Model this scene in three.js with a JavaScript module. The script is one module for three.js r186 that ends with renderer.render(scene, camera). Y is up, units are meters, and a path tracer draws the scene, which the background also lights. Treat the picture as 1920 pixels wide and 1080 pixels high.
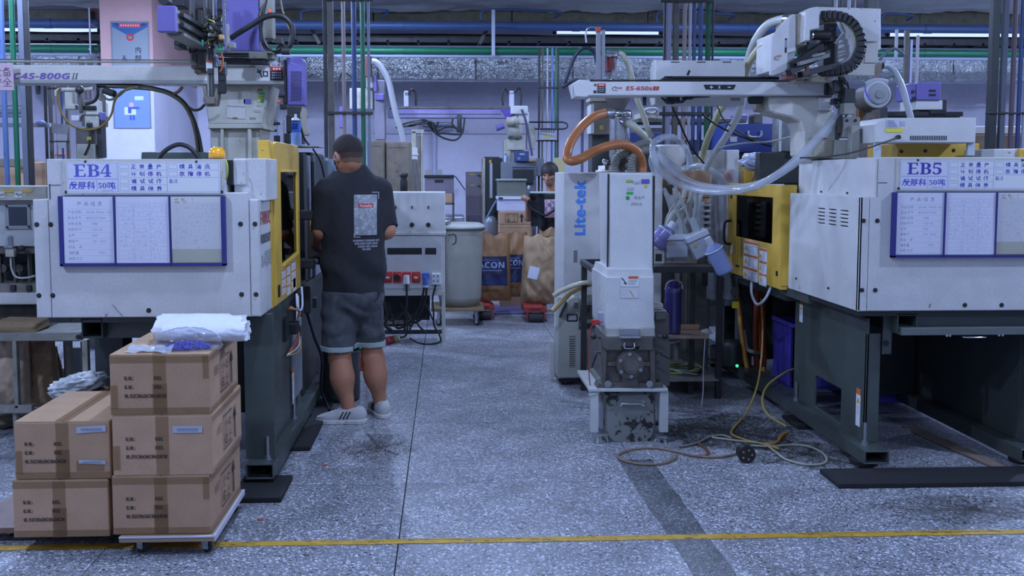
import * as THREE from 'three';
import { RoundedBoxGeometry } from 'three/addons/geometries/RoundedBoxGeometry.js';
import { mergeGeometries, mergeVertices, toCreasedNormals } from 'three/addons/utils/BufferGeometryUtils.js';
import { ImprovedNoise } from 'three/addons/math/ImprovedNoise.js';
import { RectAreaLightUniformsLib } from 'three/addons/lights/RectAreaLightUniformsLib.js';

// ---------------------------------------------------------------- camera, exposure, lamps
const scene = new THREE.Scene();
const FOCAL = 1850, EYE = 1.45, CENTRE = [915, 470];
const camera = new THREE.PerspectiveCamera(2 * Math.atan(540 / FOCAL) * 180 / Math.PI, 1920 / 1080, 0.1, 80);
camera.position.set(0, EYE, 0);
camera.rotation.order = 'YXZ';
camera.rotation.set(-Math.atan((CENTRE[1] - 325) / FOCAL), -Math.atan(77 / FOCAL), 0);
camera.setViewOffset(1920, 1080, 960 - CENTRE[0], 540 - CENTRE[1], 1920, 1080);
camera.updateMatrixWorld(true);
const renderer = new THREE.WebGLRenderer({ antialias: true });
renderer.toneMapping = THREE.LinearToneMapping;
renderer.toneMappingExposure = 0.8;
renderer.shadowMap.enabled = true;
scene.background = new THREE.Color(0.004, 0.005, 0.008);
RectAreaLightUniformsLib.init();
const LAMP_COLOR = new THREE.Color().setRGB(0.60, 0.775, 1.27), LAMP_POWER = 9.6;
// lamps of the hall: x, z, share of the power, what tells each from the others
const LAMPS = [
  [-3.0, -2.3, 2.1, 'before the EB4 board'], [4.5, -3.2, 2.2, 'before the EB5 board'], [0.7, -0.9, 0.75, 'over the photographer'], [-1.2, 1.6, 0.5, 'added behind the photographer on the left as unseen fill'], [3.2, 1.4, 0.5, 'added behind the photographer on the right as unseen fill'],  // both lamps behind the photographer are unseen fill added for upright faces
  [-0.25, -3.9, 1.5, 'over the middle of the aisle'], [-3.0, -6.4, 1.7, 'behind the EB4 machine'], [4.4, -6.6, 0.9, 'behind the EB5 machine'], [0.5, -8.2, 1.5, 'over the sacks'], [-2.7, -9.6, 3.0, 'before the pink pier'], [-6.6, -9.8, 3.4, 'in the far left corner'],
  [3.2, -10.4, 1.5, 'over the far grey machine'], [-0.9, -10.7, 1.0, 'over the far purple beam'], [7.0, -9.0, 5.0, 'at the far right wall'], [-7.0, -6.0, 1.2, 'at the left wall'],
];
const CEILING = 3.62, BACK = 14.6;

// ---------------------------------------------------------------- helpers
function seeded(a) { return () => { a |= 0; a = a + 0x6D2B79F5 | 0; let t = Math.imul(a ^ a >>> 15, 1 | a); t = t + Math.imul(t ^ t >>> 7, 61 | t) ^ t; return ((t ^ t >>> 14) >>> 0) / 4294967296; }; }
const rnd = seeded(7), noise = new ImprovedNoise();
const V = (x, y, z) => new THREE.Vector3(x, y, z);
const lerp = THREE.MathUtils.lerp, clamp = THREE.MathUtils.clamp;
const sst = (a, b, x) => { const t = clamp((x - a) / (b - a), 0, 1); return t * t * (3 - 2 * t); };
// point of the photograph's line of sight at a distance d into the hall, or on a floor height
function ray(px, py) { return V((px - CENTRE[0]) / FOCAL, -(py - CENTRE[1]) / FOCAL, -1).applyQuaternion(camera.quaternion); }
function at(px, py, d) { const r = ray(px, py); const t = -d / r.z; return V(r.x * t, EYE + r.y * t, -d); }
function onFloor(px, py, h = 0) { const r = ray(px, py); const t = (h - EYE) / r.y; return V(r.x * t, h, r.z * t); }

// geometries, all in the hall's metres
function bx(x0, x1, y0, y1, z0, z1, r = 0.004) {
  const w = Math.abs(x1 - x0), h = Math.abs(y1 - y0), d = Math.abs(z1 - z0), k = Math.min(r, w * 0.45, h * 0.45, d * 0.45);
  const g = k < 0.0008 ? new THREE.BoxGeometry(w, h, d) : new RoundedBoxGeometry(w, h, d, 1, k);
  return g.translate((x0 + x1) / 2, (y0 + y1) / 2, (z0 + z1) / 2);
}
function B(w, h, d, x, y, z, r) { return bx(x - w / 2, x + w / 2, y - h / 2, y + h / 2, z - d / 2, z + d / 2, r); }
// a box whose near face spans two corners seen at a distance, going back by depth
function bp(px0, py0, px1, py1, d, depth, r) { const a = at(px0, py0, d), b = at(px1, py1, d); return bx(a.x, b.x, b.y, a.y, -d - depth, -d, r); }
function cy(r, h, x, y, z, axis = 'y', r2 = r, seg = 20) {
  const g = new THREE.CylinderGeometry(r2, r, h, seg, 1);
  if (axis === 'x') g.rotateZ(-Math.PI / 2); if (axis === 'z') g.rotateX(Math.PI / 2);
  return g.translate(x, y, z);
}
function rod(a, b, r, seg = 10, r2 = r) {
  const v = b.clone().sub(a), g = new THREE.CylinderGeometry(r2, r, v.length(), seg, 1);
  g.applyQuaternion(new THREE.Quaternion().setFromUnitVectors(V(0, 1, 0), v.clone().normalize()));
  const m = a.clone().add(b).multiplyScalar(0.5);
  return g.translate(m.x, m.y, m.z);
}
function bar(a, b, w, h = w) { // square bar between two points
  const v = b.clone().sub(a), g = new RoundedBoxGeometry(w, h, v.length(), 1, Math.min(w, h) * 0.1);
  const m = new THREE.Matrix4().lookAt(a, b, Math.abs(v.clone().normalize().y) > 0.95 ? V(0, 0, 1) : V(0, 1, 0));
  g.applyMatrix4(m);
  const c = a.clone().add(b).multiplyScalar(0.5);
  return g.translate(c.x, c.y, c.z);
}
function tb(pts, r, seg = 40, rad = 8, closed = false) { return new THREE.TubeGeometry(new THREE.CatmullRomCurve3(pts, closed, 'centripetal'), seg, r, rad, closed); }
function ex(pts, depth, bevel = 0.003, holes = []) { // polygon in x,y pushed along +z by depth
  const s = new THREE.Shape(pts.map((p) => new THREE.Vector2(p[0], p[1])));
  for (const h of holes) s.holes.push(new THREE.Path(h.map((p) => new THREE.Vector2(p[0], p[1]))));
  const g = new THREE.ExtrudeGeometry(s, { depth: Math.max(depth - 2 * bevel, 0.0004), bevelEnabled: bevel > 0, bevelSize: bevel, bevelThickness: bevel, bevelSegments: 1, bevelOffset: -bevel, curveSegments: 8 });
  return g.translate(0, 0, bevel);
}
function lathe(prof, x, y, z, seg = 28) { return new THREE.LatheGeometry(prof.map((p) => new THREE.Vector2(p[0], p[1])), seg).translate(x, y, z); }
function ball(r, x, y, z, sx = 1, sy = 1, sz = 1, n = 16) { return new THREE.SphereGeometry(r, n, Math.round(n * 0.7)).scale(sx, sy, sz).translate(x, y, z); }
function turned(g, axis, angle, x = 0, y = 0, z = 0) { g.translate(-x, -y, -z); g[axis === 'x' ? 'rotateX' : axis === 'y' ? 'rotateY' : 'rotateZ'](angle); return g.translate(x, y, z); }
function keep(g) { g.userData.keep = true; return g; }
function metric(g) { // texture coordinates in metres, by the way a face points
  const p = g.attributes.position, n = g.attributes.normal, uv = new Float32Array(p.count * 2);
  for (let i = 0; i < p.count; i++) {
    const ax = Math.abs(n.getX(i)), ay = Math.abs(n.getY(i)), az = Math.abs(n.getZ(i));
    if (ay >= ax && ay >= az) { uv[2 * i] = p.getX(i); uv[2 * i + 1] = -p.getZ(i); } else if (ax >= az) { uv[2 * i] = -p.getZ(i); uv[2 * i + 1] = p.getY(i); } else { uv[2 * i] = p.getX(i); uv[2 * i + 1] = p.getY(i); }
  }
  g.setAttribute('uv', new THREE.BufferAttribute(uv, 2));
}
const BASE = new WeakMap(), USED = new Map();
function numbered(name) { const n = USED.get(name) ?? 0; USED.set(name, n + 1); return n ? `${name}_${String(n).padStart(3, '0')}` : name; }
function baseOf(o) { return BASE.get(o) ?? V(0, 0, 0); }
function tag(o, label, category, group, kind) {
  if (label) o.userData.label = label; if (category) o.userData.category = category;
  if (group) o.userData.group = group; if (kind) o.userData.kind = kind;
  return o;
}
function obj(name, geos, material, parent = scene, label) {
  let list = (Array.isArray(geos) ? geos.flat() : [geos]).map((g) => {
    const k = g.userData.keep; let q = g.index ? g.toNonIndexed() : g;
    if (!q.attributes.normal) q.computeVertexNormals();
    if (!k) metric(q);
    for (const a of Object.keys(q.attributes)) if (!['position', 'normal', 'uv', 'color'].includes(a)) q.deleteAttribute(a);
    return q;
  });
  if (!list.every((g) => g.attributes.color)) list.forEach((g) => g.deleteAttribute('color'));
  const g = list.length > 1 ? mergeGeometries(list) : list[0];
  const b = baseOf(parent); g.translate(-b.x, -b.y, -b.z);
  const m = new THREE.Mesh(g, material);
  m.name = parent === scene ? numbered(name) : name; m.castShadow = m.receiveShadow = true; BASE.set(m, b); parent.add(m);
  if (label) m.userData.label = label;
  return m;
}
function thing(name, label, category, p = V(0, 0, 0), group) {
  const o = new THREE.Group(); o.name = numbered(name); o.position.copy(p); BASE.set(o, p.clone()); scene.add(o);
  return tag(o, label, category, group);
}
function one(name, label, category, geos, material, group) { return tag(obj(name, geos, material), label, category, group); }
function struct(name, geos, material, parent = scene) { const m = obj(name, geos, material, parent); if (parent === scene) m.userData.kind = 'structure'; return m; }
function objs(name, list, m, parent) { for (const g of list) obj(name, g, m, parent); }
function dup(root, p, label, group, turn = 0) { const r = root.clone(); r.name = numbered(root.name.replace(/_\d+$/, '')); r.position.copy(p); r.rotation.y = turn; if (label) r.userData.label = label; if (group) r.userData.group = group; scene.add(r); return r; }

// ---------------------------------------------------------------- textures and materials
function dataTex(n, fn, srgb, rep = 1) {
  const d = new Uint8Array(n * n * 4);
  for (let y = 0; y < n; y++) for (let x = 0; x < n; x++) { const c = fn(x / n, y / n), i = (y * n + x) * 4; d[i] = clamp(c[0], 0, 1) * 255; d[i + 1] = clamp(c[1], 0, 1) * 255; d[i + 2] = clamp(c[2], 0, 1) * 255; d[i + 3] = 255; }
  const t = new THREE.DataTexture(d, n, n); t.wrapS = t.wrapT = THREE.RepeatWrapping; t.magFilter = THREE.LinearFilter; t.minFilter = THREE.LinearMipmapLinearFilter; t.generateMipmaps = true;
  if (srgb) t.colorSpace = THREE.SRGBColorSpace; t.repeat.set(rep, rep); t.needsUpdate = true; return t;
}
function tileNoise(u, v, f, s) { // noise that repeats after 1
  const a = noise.noise(u * f, v * f, s), b = noise.noise((u - 1) * f, v * f, s), c = noise.noise(u * f, (v - 1) * f, s), d = noise.noise((u - 1) * f, (v - 1) * f, s);
  return lerp(lerp(a, b, u), lerp(c, d, u), v);
}
function canvasTex(w, h, draw) {
  const c = document.createElement('canvas'); c.width = w; c.height = h; const x = c.getContext('2d'); draw(x, w, h);
  const t = new THREE.CanvasTexture(c); t.colorSpace = THREE.SRGBColorSpace; t.anisotropy = 8; return t;
}
function bareTex(w, h, draw) { const t = canvasTex(w, h, draw); t.userData.bare = true; return t; } // print alone, no ground
function fit(c, text, x, y, w, font, stroke) { c.save(); c.font = font; c.translate(x, y); c.scale(w / c.measureText(text).width, 1); c[stroke ? 'strokeText' : 'fillText'](text, 0, 0); c.restore(); }
const grey = (v) => [v, v, v];
// worn paint: fine grain, small chips and faint smudges with an outline of their own
const wear = dataTex(512, (u, v) => {
  const a = tileNoise(u, v, 60, 1) * 0.04 + tileNoise(u, v, 9, 3) * 0.05, s = tileNoise(u, v, 26, 8) + 0.45 * tileNoise(u, v, 70, 2);
  return grey(0.93 + a - (s > 0.62 ? 0.24 : 0) - (s > 0.55 ? 0.05 : 0));
}, true, 1.3);
const dirty = dataTex(512, (u, v) => {
  const a = tileNoise(u, v, 50, 1) * 0.07 + tileNoise(u, v, 7, 3) * 0.16, s = tileNoise(u, v, 18, 8) + 0.5 * tileNoise(u, v, 60, 2);
  const k = s > 0.5 ? 0.2 : s > 0.4 ? 0.07 : 0; return [0.86 + a - k, 0.85 + a - k, 0.82 + a - k * 1.05];
}, true, 2.1);
const roughMap = dataTex(256, (u, v) => grey(0.8 + tileNoise(u, v, 20, 4) * 0.25 + tileNoise(u, v, 5, 6) * 0.2), false, 2);
function M(color, o = {}) { const { phys, ...r } = o; const m = new (phys ? THREE.MeshPhysicalMaterial : THREE.MeshStandardMaterial)({ roughness: 0.6, metalness: 0, ...r }); m.color = color.isColor ? color : new THREE.Color(color); return m; }
const paint = (c, o) => M(c, { map: wear, roughness: 0.55, roughnessMap: roughMap, ...o });
const worn = (c, o) => M(c, { map: dirty, roughness: 0.7, roughnessMap: roughMap, ...o });
const mWhite = paint('#d5d5d2'), mCream = paint('#cfcdc2'), mOldWhite = worn('#c4c3b8'), mYellow = paint('#deb444'), mFrame = paint('#4b5450', { roughness: 0.5 }), mFrameDark = paint('#343b3a'),
  mBlack = M('#17181a', { roughness: 0.5 }), mRubber = M('#1b1c1e', { roughness: 0.85, map: wear }), mSteel = M('#a9adb0', { metalness: 0.85, roughness: 0.35, roughnessMap: roughMap }), mIron = M('#6d6c69', { metalness: 0.35, roughness: 0.6, map: dirty }),
  mDarkSteel = M('#45474a', { metalness: 0.5, roughness: 0.5, map: dirty }), mPurple = paint('#6c63a4'), mBlue = M('#3f5884', { roughness: 0.45, map: wear }), mGreen = M('#0e6a49', { roughness: 0.45, map: wear }), mNavy = M('#2b2c74', { roughness: 0.55 }),
  mRed = M('#b0281f', { roughness: 0.5 }), mBeige = worn('#b9b2a2'), mHopper = worn('#bfc0b8'), mLilac = paint('#b7b3d0'), mChrome = M('#d2d4d6', { metalness: 1, roughness: 0.16 }), mBrass = M('#b7a26a', { metalness: 0.8, roughness: 0.35 }), mCasterRubber = M('#2a2b2d', { roughness: 0.7 }),
  mOrange = M('#c96a35', { roughness: 0.5 }), mCream2 = worn('#bdb6a2'), mLime = M('#a8b62c', { roughness: 0.6 });
const clear = (o) => new THREE.MeshPhysicalMaterial({ color: '#eef2f6', roughness: 0.08, transmission: 1, thickness: 0, ior: 1.45, ...o });
const mGlass = clear({ color: '#70767a', roughness: 0.04, specularIntensity: 0.4 }), mClear = clear({ color: '#dfe4e8', roughness: 0.05 }), mHose = clear({ color: '#dfe3e6', roughness: 0.16, transmission: 0.72 }), mBag = clear({ color: '#f4f6fa', roughness: 0.06, transmission: 0.93 });
function sticker(name, parent, w, h, c, tex, faces = 'z', tilt = 0) { // flat print facing +z, +x or -x
  const g = tex.userData?.bare ? new THREE.PlaneGeometry(w, h) : new THREE.BoxGeometry(w, h, 0.0016);
  if (tilt) g.rotateZ(tilt);
  if (faces === 'x') g.rotateY(Math.PI / 2); if (faces === '-x') g.rotateY(-Math.PI / 2); if (faces === 'y') g.rotateX(-Math.PI / 2);
  g.translate(c.x, c.y, c.z);
  return obj(name, keep(g), tex.isMaterial ? tex : M('#ffffff', { map: tex, roughness: 0.6, transparent: !!tex.userData.bare }), parent);
}
function bolts(list, r = 0.006, axis = 'z', len = 0.006) { return list.map((p) => [cy(r * 1.7, 0.002, p.x, p.y, p.z + (axis === 'z' ? 0.001 : 0), axis, r * 1.7, 12), cy(r, len, p.x + (axis === 'x' ? len / 2 : axis === '-x' ? -len / 2 : 0), p.y, p.z + (axis === 'z' ? len / 2 : 0), axis === '-x' ? 'x' : axis, r, 6)]).flat(); }

function screws(parent, list, r = 0.006, axis = 'z', mat = mDarkSteel, name = 'screw') { for (const p of list) obj(name, bolts([p], r, axis), mat, parent); }
// slab seen from the side: outline in (z, y), outer face at x, going inwards by t towards +x or -x
function slab(pts, x, t, dir, bevel = 0.004, holes = []) { return ex(pts, t, bevel, holes).rotateY(-Math.PI / 2).translate(dir > 0 ? x + t : x, 0, 0); }
function quad(z0, z1, y0, y1) { return [[z1, y0], [z0, y0], [z0, y1], [z1, y1]]; }
// Chinese characters as brush strokes on a 16 x 16 grid (pairs of hex digits: x, y)
const GLYPH = {
  '正': '12e2 828e 88d8 484e 0efe', '常': '8083 3144 d1c4 2426 24e4 e4d6 5659 56b6 b6b9 59b9 3a3e 3ada dade 898f', '量': '40c0 4044 c0c4 42c2 44c4 06f6 38d8 383b d8db 3ada 878f 2dde 0fff',
  '产': '8082 13e3 4456 c4a6 27f7 275b 5b1f', '计': '2133 1646 464c 4c6a 78f8 b1bf', '划': '0676 3038 388e 8e9b 5274 752c b2bb f0fe fedd', '停': '4008 242f 80a2 52f2 74d4 7477 d4d7 77d7 59f9 595b f9fb 7cdc acaf af8f',
  '机': '0464 303f 350b 3668 82c2 827a 7a5f c2ce cefe fefb', '调': '1122 1545 454c 4c69 72f2 727a 7a5f f2ff ffdf 94d4 b2b7 87e7 99d9 999d d9dd 9ddd', '试': '1122 1545 454c 4c69 64f4 79b9 999d 6ebd c0c8 c8ff fffc e1f2',
  '作': '4008 242f 9065 82f2 a2af a6e6 aaea', '模': '0464 303f 350b 3668 72f2 9093 d0d3 84e4 8489 e4e9 86e6 89e9 7bfb bb7f bbff', '具': '41c1 414a c1ca 44c4 47c7 4aca 0bfb 5c2f acdf',
  '保': '4008 242f 72e2 7276 e2e6 76e6 58f8 b6bf b86d b8fd', '养': '5063 b0a3 23e3 35c5 17f7 835b 5b1d 97fc 6a6e 6e4f b9bf', '清': '1123 0617 0f39 53f3 56e6 49f9 a0a9 6b6f 6bdb dbdf dfbf 6ddd',
  '洗': '1123 0617 0f39 7054 63e3 a0a7 48f8 797c 7c5f c8ce cefe fefc', '故': '0373 4047 1767 171e 676e 1e6e 9067 83f3 d38f 95ff', '障': '101f 1051 5144 4458 5838 a0a1 62f2 8385 d3c5 65f5 77e7 777b e7eb 79e9 7beb 5dfd abaf',
  '备': '7035 52c2 c217 43d7 39d9 393f d9df 3cdc 3fdf 898f', '注': '1123 0617 0f39 a0b2 63f3 68e8 4efe a3ae', '发': '4045 15f5 b0d2 8035 350e 57d7 d75f 69ef', '那': '1171 717e 7e5f 0565 0969 313a 3a0f a1af a1e1 e1c6 c6ea eaba',
  '科': '7021 0464 403f 450b 4669 92b4 96b8 7bfa d0df', '吨': '121b 1252 525b 1b5b 73f3 858a a0ae aefe fefb e5ea 8aea', '设': '1122 1545 454c 4c69 81c1 8175 c1c5 c5f5 78d8 d85f 89ff', '安': '8082 2225 22e2 e2e5 7449 49df b84f 07f7',
  '全': '8008 80f8 46c6 4aca 1efe 868e', '内': '232f 23e3 e3ef efcf 8083 8359 86cb', '部': '4042 1272 2334 6355 0575 181e 1878 787e 1e7e a1af a1e1 e1c6 c6ea eaba', '系': 'c131 8146 46a6 a638 38d9 898f 4b2e abde',
  '品': '51b1 5156 b1b6 56b6 1868 181e 686e 1e6e 98e8 989e e8ee 9eee', '信': '4008 242f a0b1 63f3 76e6 79e9 7cec 7c7f ecef 7fef', '息': '8061 41c1 4149 c1c9 44c4 46c6 49c9 1c0f 4c4f 4fbf bfbd 8b9d ecfe',
  '名': '8035 62d2 d21a 58d8 585f d8df 5fdf', '称': '7021 0464 403f 450b 9064 83f3 b3bf bf9e 967b d6fb', '材': '0464 303f 350b 3668 84f4 d0df dfbf c58d', '料': '1134 7153 0676 403f 470c 4779 92b4 96b8 7bfa d0df',
  '型': '0171 0474 317a 6168 a1a7 e0e8 2afa 8 8', '号': '41c1 4145 c1c5 45c5 08f8 6 8', '方': '8083 03f3 636a 6a1f 68d8 d8cf cf9f', '式': '04f4 a0a8 a8ff 1868 383e 0e7c d0e2', '数': '0575 404a 1132 7152 0a7a 386d 6b0f 9067 94f4 d49f 97ff', '色': '7034 42b2 b275 35d5 35 3e', '番': 'c031 24e4 8188 1889 3adf', '小': '808e 8e6d 4528 b5d8', '心': '2639 646b 6bab abba 8396 c5e8', '向': '8063 343f 34d4 d4df dfbd 58a8 585c a8ac 5cac', '上': '818e 87d7 1efe', '本': '04f4 808f 830c 84fc 5bbb',
};
function hanzi(c, text, x, y, s, gap = 0, weight = 0.09, color) {
  if (color) c.strokeStyle = color;
  c.lineWidth = s * weight; c.lineCap = 'round'; c.lineJoin = 'round';
  for (const ch of text) {
    if (GLYPH[ch]) for (const st of GLYPH[ch].split(' ')) {
      if (st.length < 4) continue;
      const q = []; for (let i = 0; i + 1 < st.length; i += 2) q.push([parseInt(st[i], 16) / 15, parseInt(st[i + 1], 16) / 15]);
      c.beginPath(); q.forEach((p, i) => c[i ? 'lineTo' : 'moveTo'](x + p[0] * s, y + p[1] * s)); c.stroke();
    }
    x += s + gap;
  }
}

// ---------------------------------------------------------------- the hall
const terrazzo = dataTex(1024, (() => {
  const r = seeded(31), n = 1024, c = new Float32Array(n * n).fill(-1);
  for (let k = 0; k < 15000; k++) { // stone chips 2 to 8 mm across in a slab 1.13 m wide
    const x0 = r() * n, y0 = r() * n, a = 1.8 + r() * r() * 5.5, b = a * (0.5 + r() * 0.5), t = r() * 3.14, tone = r() < 0.58 ? 0.80 + r() * 0.2 : 0.22 + r() * 0.4, ct = Math.cos(t), s = Math.sin(t);
    for (let y = -8; y <= 8; y++) for (let x = -8; x <= 8; x++) { const p = (x * ct + y * s) / a, q = (y * ct - x * s) / b; if (p * p + q * q < 1) c[(((y0 + y) | 0) + n) % n * n + (((x0 + x) | 0) + n) % n] = tone; }
  }
  return (u, v) => { const i = (Math.floor(v * n) % n) * n + Math.floor(u * n) % n, t = c[i] < 0 ? 0.60 + (tileNoise(u, v, 120, 5)) * 0.1 : c[i]; const g = t * (0.94 + tileNoise(u, v, 5, 2) * 0.16); return [g * 0.97, g * 0.99, g * 1.03]; };
})(), true, 1);
const PITCH = 1.13, JX = -0.195, JZ = -4.535;
const floorMat = [0, 1, 2, 3].map((k) => M(new THREE.Color().setScalar([0.92, 0.87, 0.96, 0.9][k]), { map: terrazzo, roughness: 0.42, roughnessMap: roughMap }));
const stainMat = M('#a4a6a4', { map: terrazzo, roughness: 0.5 });
const floor = struct('floor', bx(-9.2, 9.2, -0.2, -0.02, -15, 3.2, 0), M('#3a3a3c', { roughness: 0.9 }));
{
  const variants = [0, 1, 2, 3].map((k) => {
    const g = new RoundedBoxGeometry(PITCH - 0.0045, 0.02, PITCH - 0.0045, 1, 0.001).toNonIndexed(); metric(g);
    const uv = g.attributes.uv; for (let i = 0; i < uv.count; i++) { const x = uv.getX(i) / PITCH + k * 0.37, y = uv.getY(i) / PITCH + k * 0.61; uv.setXY(i, k % 2 ? y : x, k % 2 ? x : y); }
    return g;
  });
  for (let i = -8; i < 8; i++) for (let j = -3; j < 13; j++) {
    const k = Math.floor(rnd() * 4), m = new THREE.Mesh(variants[k], floorMat[Math.floor(rnd() * 4)]);
    m.name = 'floor_slab'; m.castShadow = m.receiveShadow = true;
    m.position.set(JX + (i + 0.5) * PITCH, -0.01, JZ - (j - 3 + 0.5) * PITCH + 0); floor.add(m);
  }
}
const wallTex = dataTex(512, (u, v) => { const g = 0.95 + tileNoise(u, v, 30, 3) * 0.03 + tileNoise(u, v, 5, 9) * 0.05 - (tileNoise(u, v, 22, 6) > 0.62 ? 0.12 : 0); return [g, g, g]; }, true, 0.4);
const wallBump = dataTex(256, (u, v) => grey(0.5 + tileNoise(u, v, 60, 3) * 0.4), false, 1.5);
const mWall = M('#cfcddd', { map: wallTex, roughness: 0.9, bumpMap: wallBump, bumpScale: 0.002 }), mPink = M('#c9a2a0', { map: wallTex, roughness: 0.85, bumpMap: wallBump, bumpScale: 0.002 });
const wallBack = struct('wall_back', bx(-9.2, 9.2, -0.2, 4.2, -BACK - 0.2, -BACK, 0), mWall);
// painted block courses of the far wall where they show
for (const px of [1090, 1143]) struct('wall_seam', bp(px, 158, px + 2.2, 560, BACK - 0.004, 0.01, 0), M('#6b6a7c', { roughness: 0.8 }), wallBack);
struct('wall_seam', bp(700, 250, 1000, 252.5, BACK - 0.004, 0.01, 0), M('#8f8da6', { roughness: 0.8 }), wallBack);
struct('wall_left', bx(-9.2, -9, -0.2, 4.2, -BACK, 3.2, 0), mWall);
struct('wall_right', bx(9, 9.2, -0.2, 4.2, -BACK, 3.2, 0), mWall);
struct('wall_front', bx(-9.2, 9.2, -0.2, 4.2, 3.0, 3.2, 0), mWall);
struct('ceiling', bx(-9.2, 9.2, 4.0, 4.2, -BACK, 3.2, 0), M('#8d8c88', { map: wallTex, roughness: 0.9 }));
{ // crumpled insulating film under the slab
  const nx = 260, nz = 220, g = new THREE.PlaneGeometry(18, 16.2, nx, nz).rotateX(Math.PI / 2).translate(0, CEILING, -5.15), p = g.attributes.position;
  for (let i = 0; i < p.count; i++) {
    const x = p.getX(i), z = p.getZ(i); let h = 0;
    for (const [f, a, s] of [[0.8, 0.05, 1], [2.1, 0.035, 4], [5.3, 0.018, 7]]) h += a * (Math.abs(noise.noise(x * f, z * f * 1.6, s)) * 2 - 0.6);
    p.setY(i, CEILING + h * 0.9); if (z < -13.1) p.setY(i, CEILING + h + (noise.noise(x * 0.7, 2, 1)) * 0.08);
  }
  g.computeVertexNormals();
  tag(obj('ceiling_film', g, M('#c4c6c8', { roughness: 0.5, metalness: 0.1, side: THREE.DoubleSide, map: wear })), null, null, null, 'structure');
}
{ // pier with the poster, pink above and white below
  const a = at(190, 137, 11.6), b = at(287, 137, 11.6);
  const pier = struct('pillar_left', bx(a.x, b.x, -0.02, a.y, -13.6, -11.6, 0.012), mWall);
  struct('pillar_upper', bx(a.x - 0.004, b.x + 0.004, a.y, 4.02, -13.6, -11.596, 0.012), mPink, pier);
  const w = at(170, 137, 13.6), w2 = at(392, 137, 13.6);
  const back = struct('wall_panel', bx(w.x, w2.x, -0.02, w.y + 0.2, -13.75, -13.61, 0.01), mWall); back.name = 'wall_alcove';
  struct('wall_upper', bx(w.x, w2.x - 0.05, w.y + 0.2, 4.02, -13.75, -13.61, 0.01), mPink, back);
}
const foilBump = dataTex(512, (u, v) => { let h = 0; for (const [f, a] of [[4, 0.5], [9, 0.35], [19, 0.2], [40, 0.1]]) h += a * Math.abs(tileNoise(u, v, f, f)); return grey(clamp(h * 1.5, 0, 1)); }, false, 1.1);
{ // foil-wrapped air duct along the far wall, seamed every stretch
  const a = at(-40, 104, 13.2), b = at(1960, 152, 13.2), duct = thing('air_duct', 'long silver foil-wrapped air duct running along the far wall below the green pipe', 'duct', V(0, b.y, -13.4));
  const n = 11, step = (b.x - a.x) / n, pa = at(184, 104, 13.2).x, pb = at(405, 104, 13.2).x, mF = M('#b9bec0', { metalness: 0.75, roughness: 0.4, bumpMap: foilBump, bumpScale: 0.06, map: wear });
  for (let i = 0; i < n; i++) {
    let u0 = a.x + i * step, u1 = u0 + step; if (u0 < pa && u1 > pa) u1 = pa; else if (u0 >= pa && u0 < pb) { if (u1 <= pb) continue; u0 = pb; } const w = u1 - u0;
    const g = new THREE.BoxGeometry(w - 0.01, a.y - b.y, 0.5, 26, 10, 8), p = g.attributes.position;
    for (let k = 0; k < p.count; k++) { const x = p.getX(k) + i * w, y = p.getY(k), z = p.getZ(k), e = 0.03 * noise.noise(x * 6, y * 7 + i, z * 6) + 0.018 * noise.noise(x * 15, y * 16, z * 15 + 9); p.setXYZ(k, p.getX(k), y + e * 0.5, z + e); }
    const s = toCreasedNormals(g.translate((u0 + u1) / 2, (a.y + b.y) / 2, -13.42), 0.9);
    obj('foil_section', s, mF, duct);
  }
  obj('support_rail', bp(405, 151, 1960, 155.5, 13.15, 0.06, 0.004), M('#9fa3a8', { metalness: 0.3, roughness: 0.5 }), duct);
}
{ // painted sheet-metal duct above the pipes
  const duct = thing('sheet_metal_duct', 'olive grey sheet-metal duct high above the blue pipe near the ceiling', 'duct', at(960, 36, 13.4));
  for (const [u, v] of [[-60, 168], [405, 700], [700, 960], [960, 1215], [1215, 1470], [1470, 1725], [1725, 1980]]) obj('duct_section', bp(u + 0.7, 16, v - 0.7, 51, 13.34, 0.24, 0.01), M('#7b796a', { map: dirty, roughness: 0.8 }), duct);
}
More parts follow.
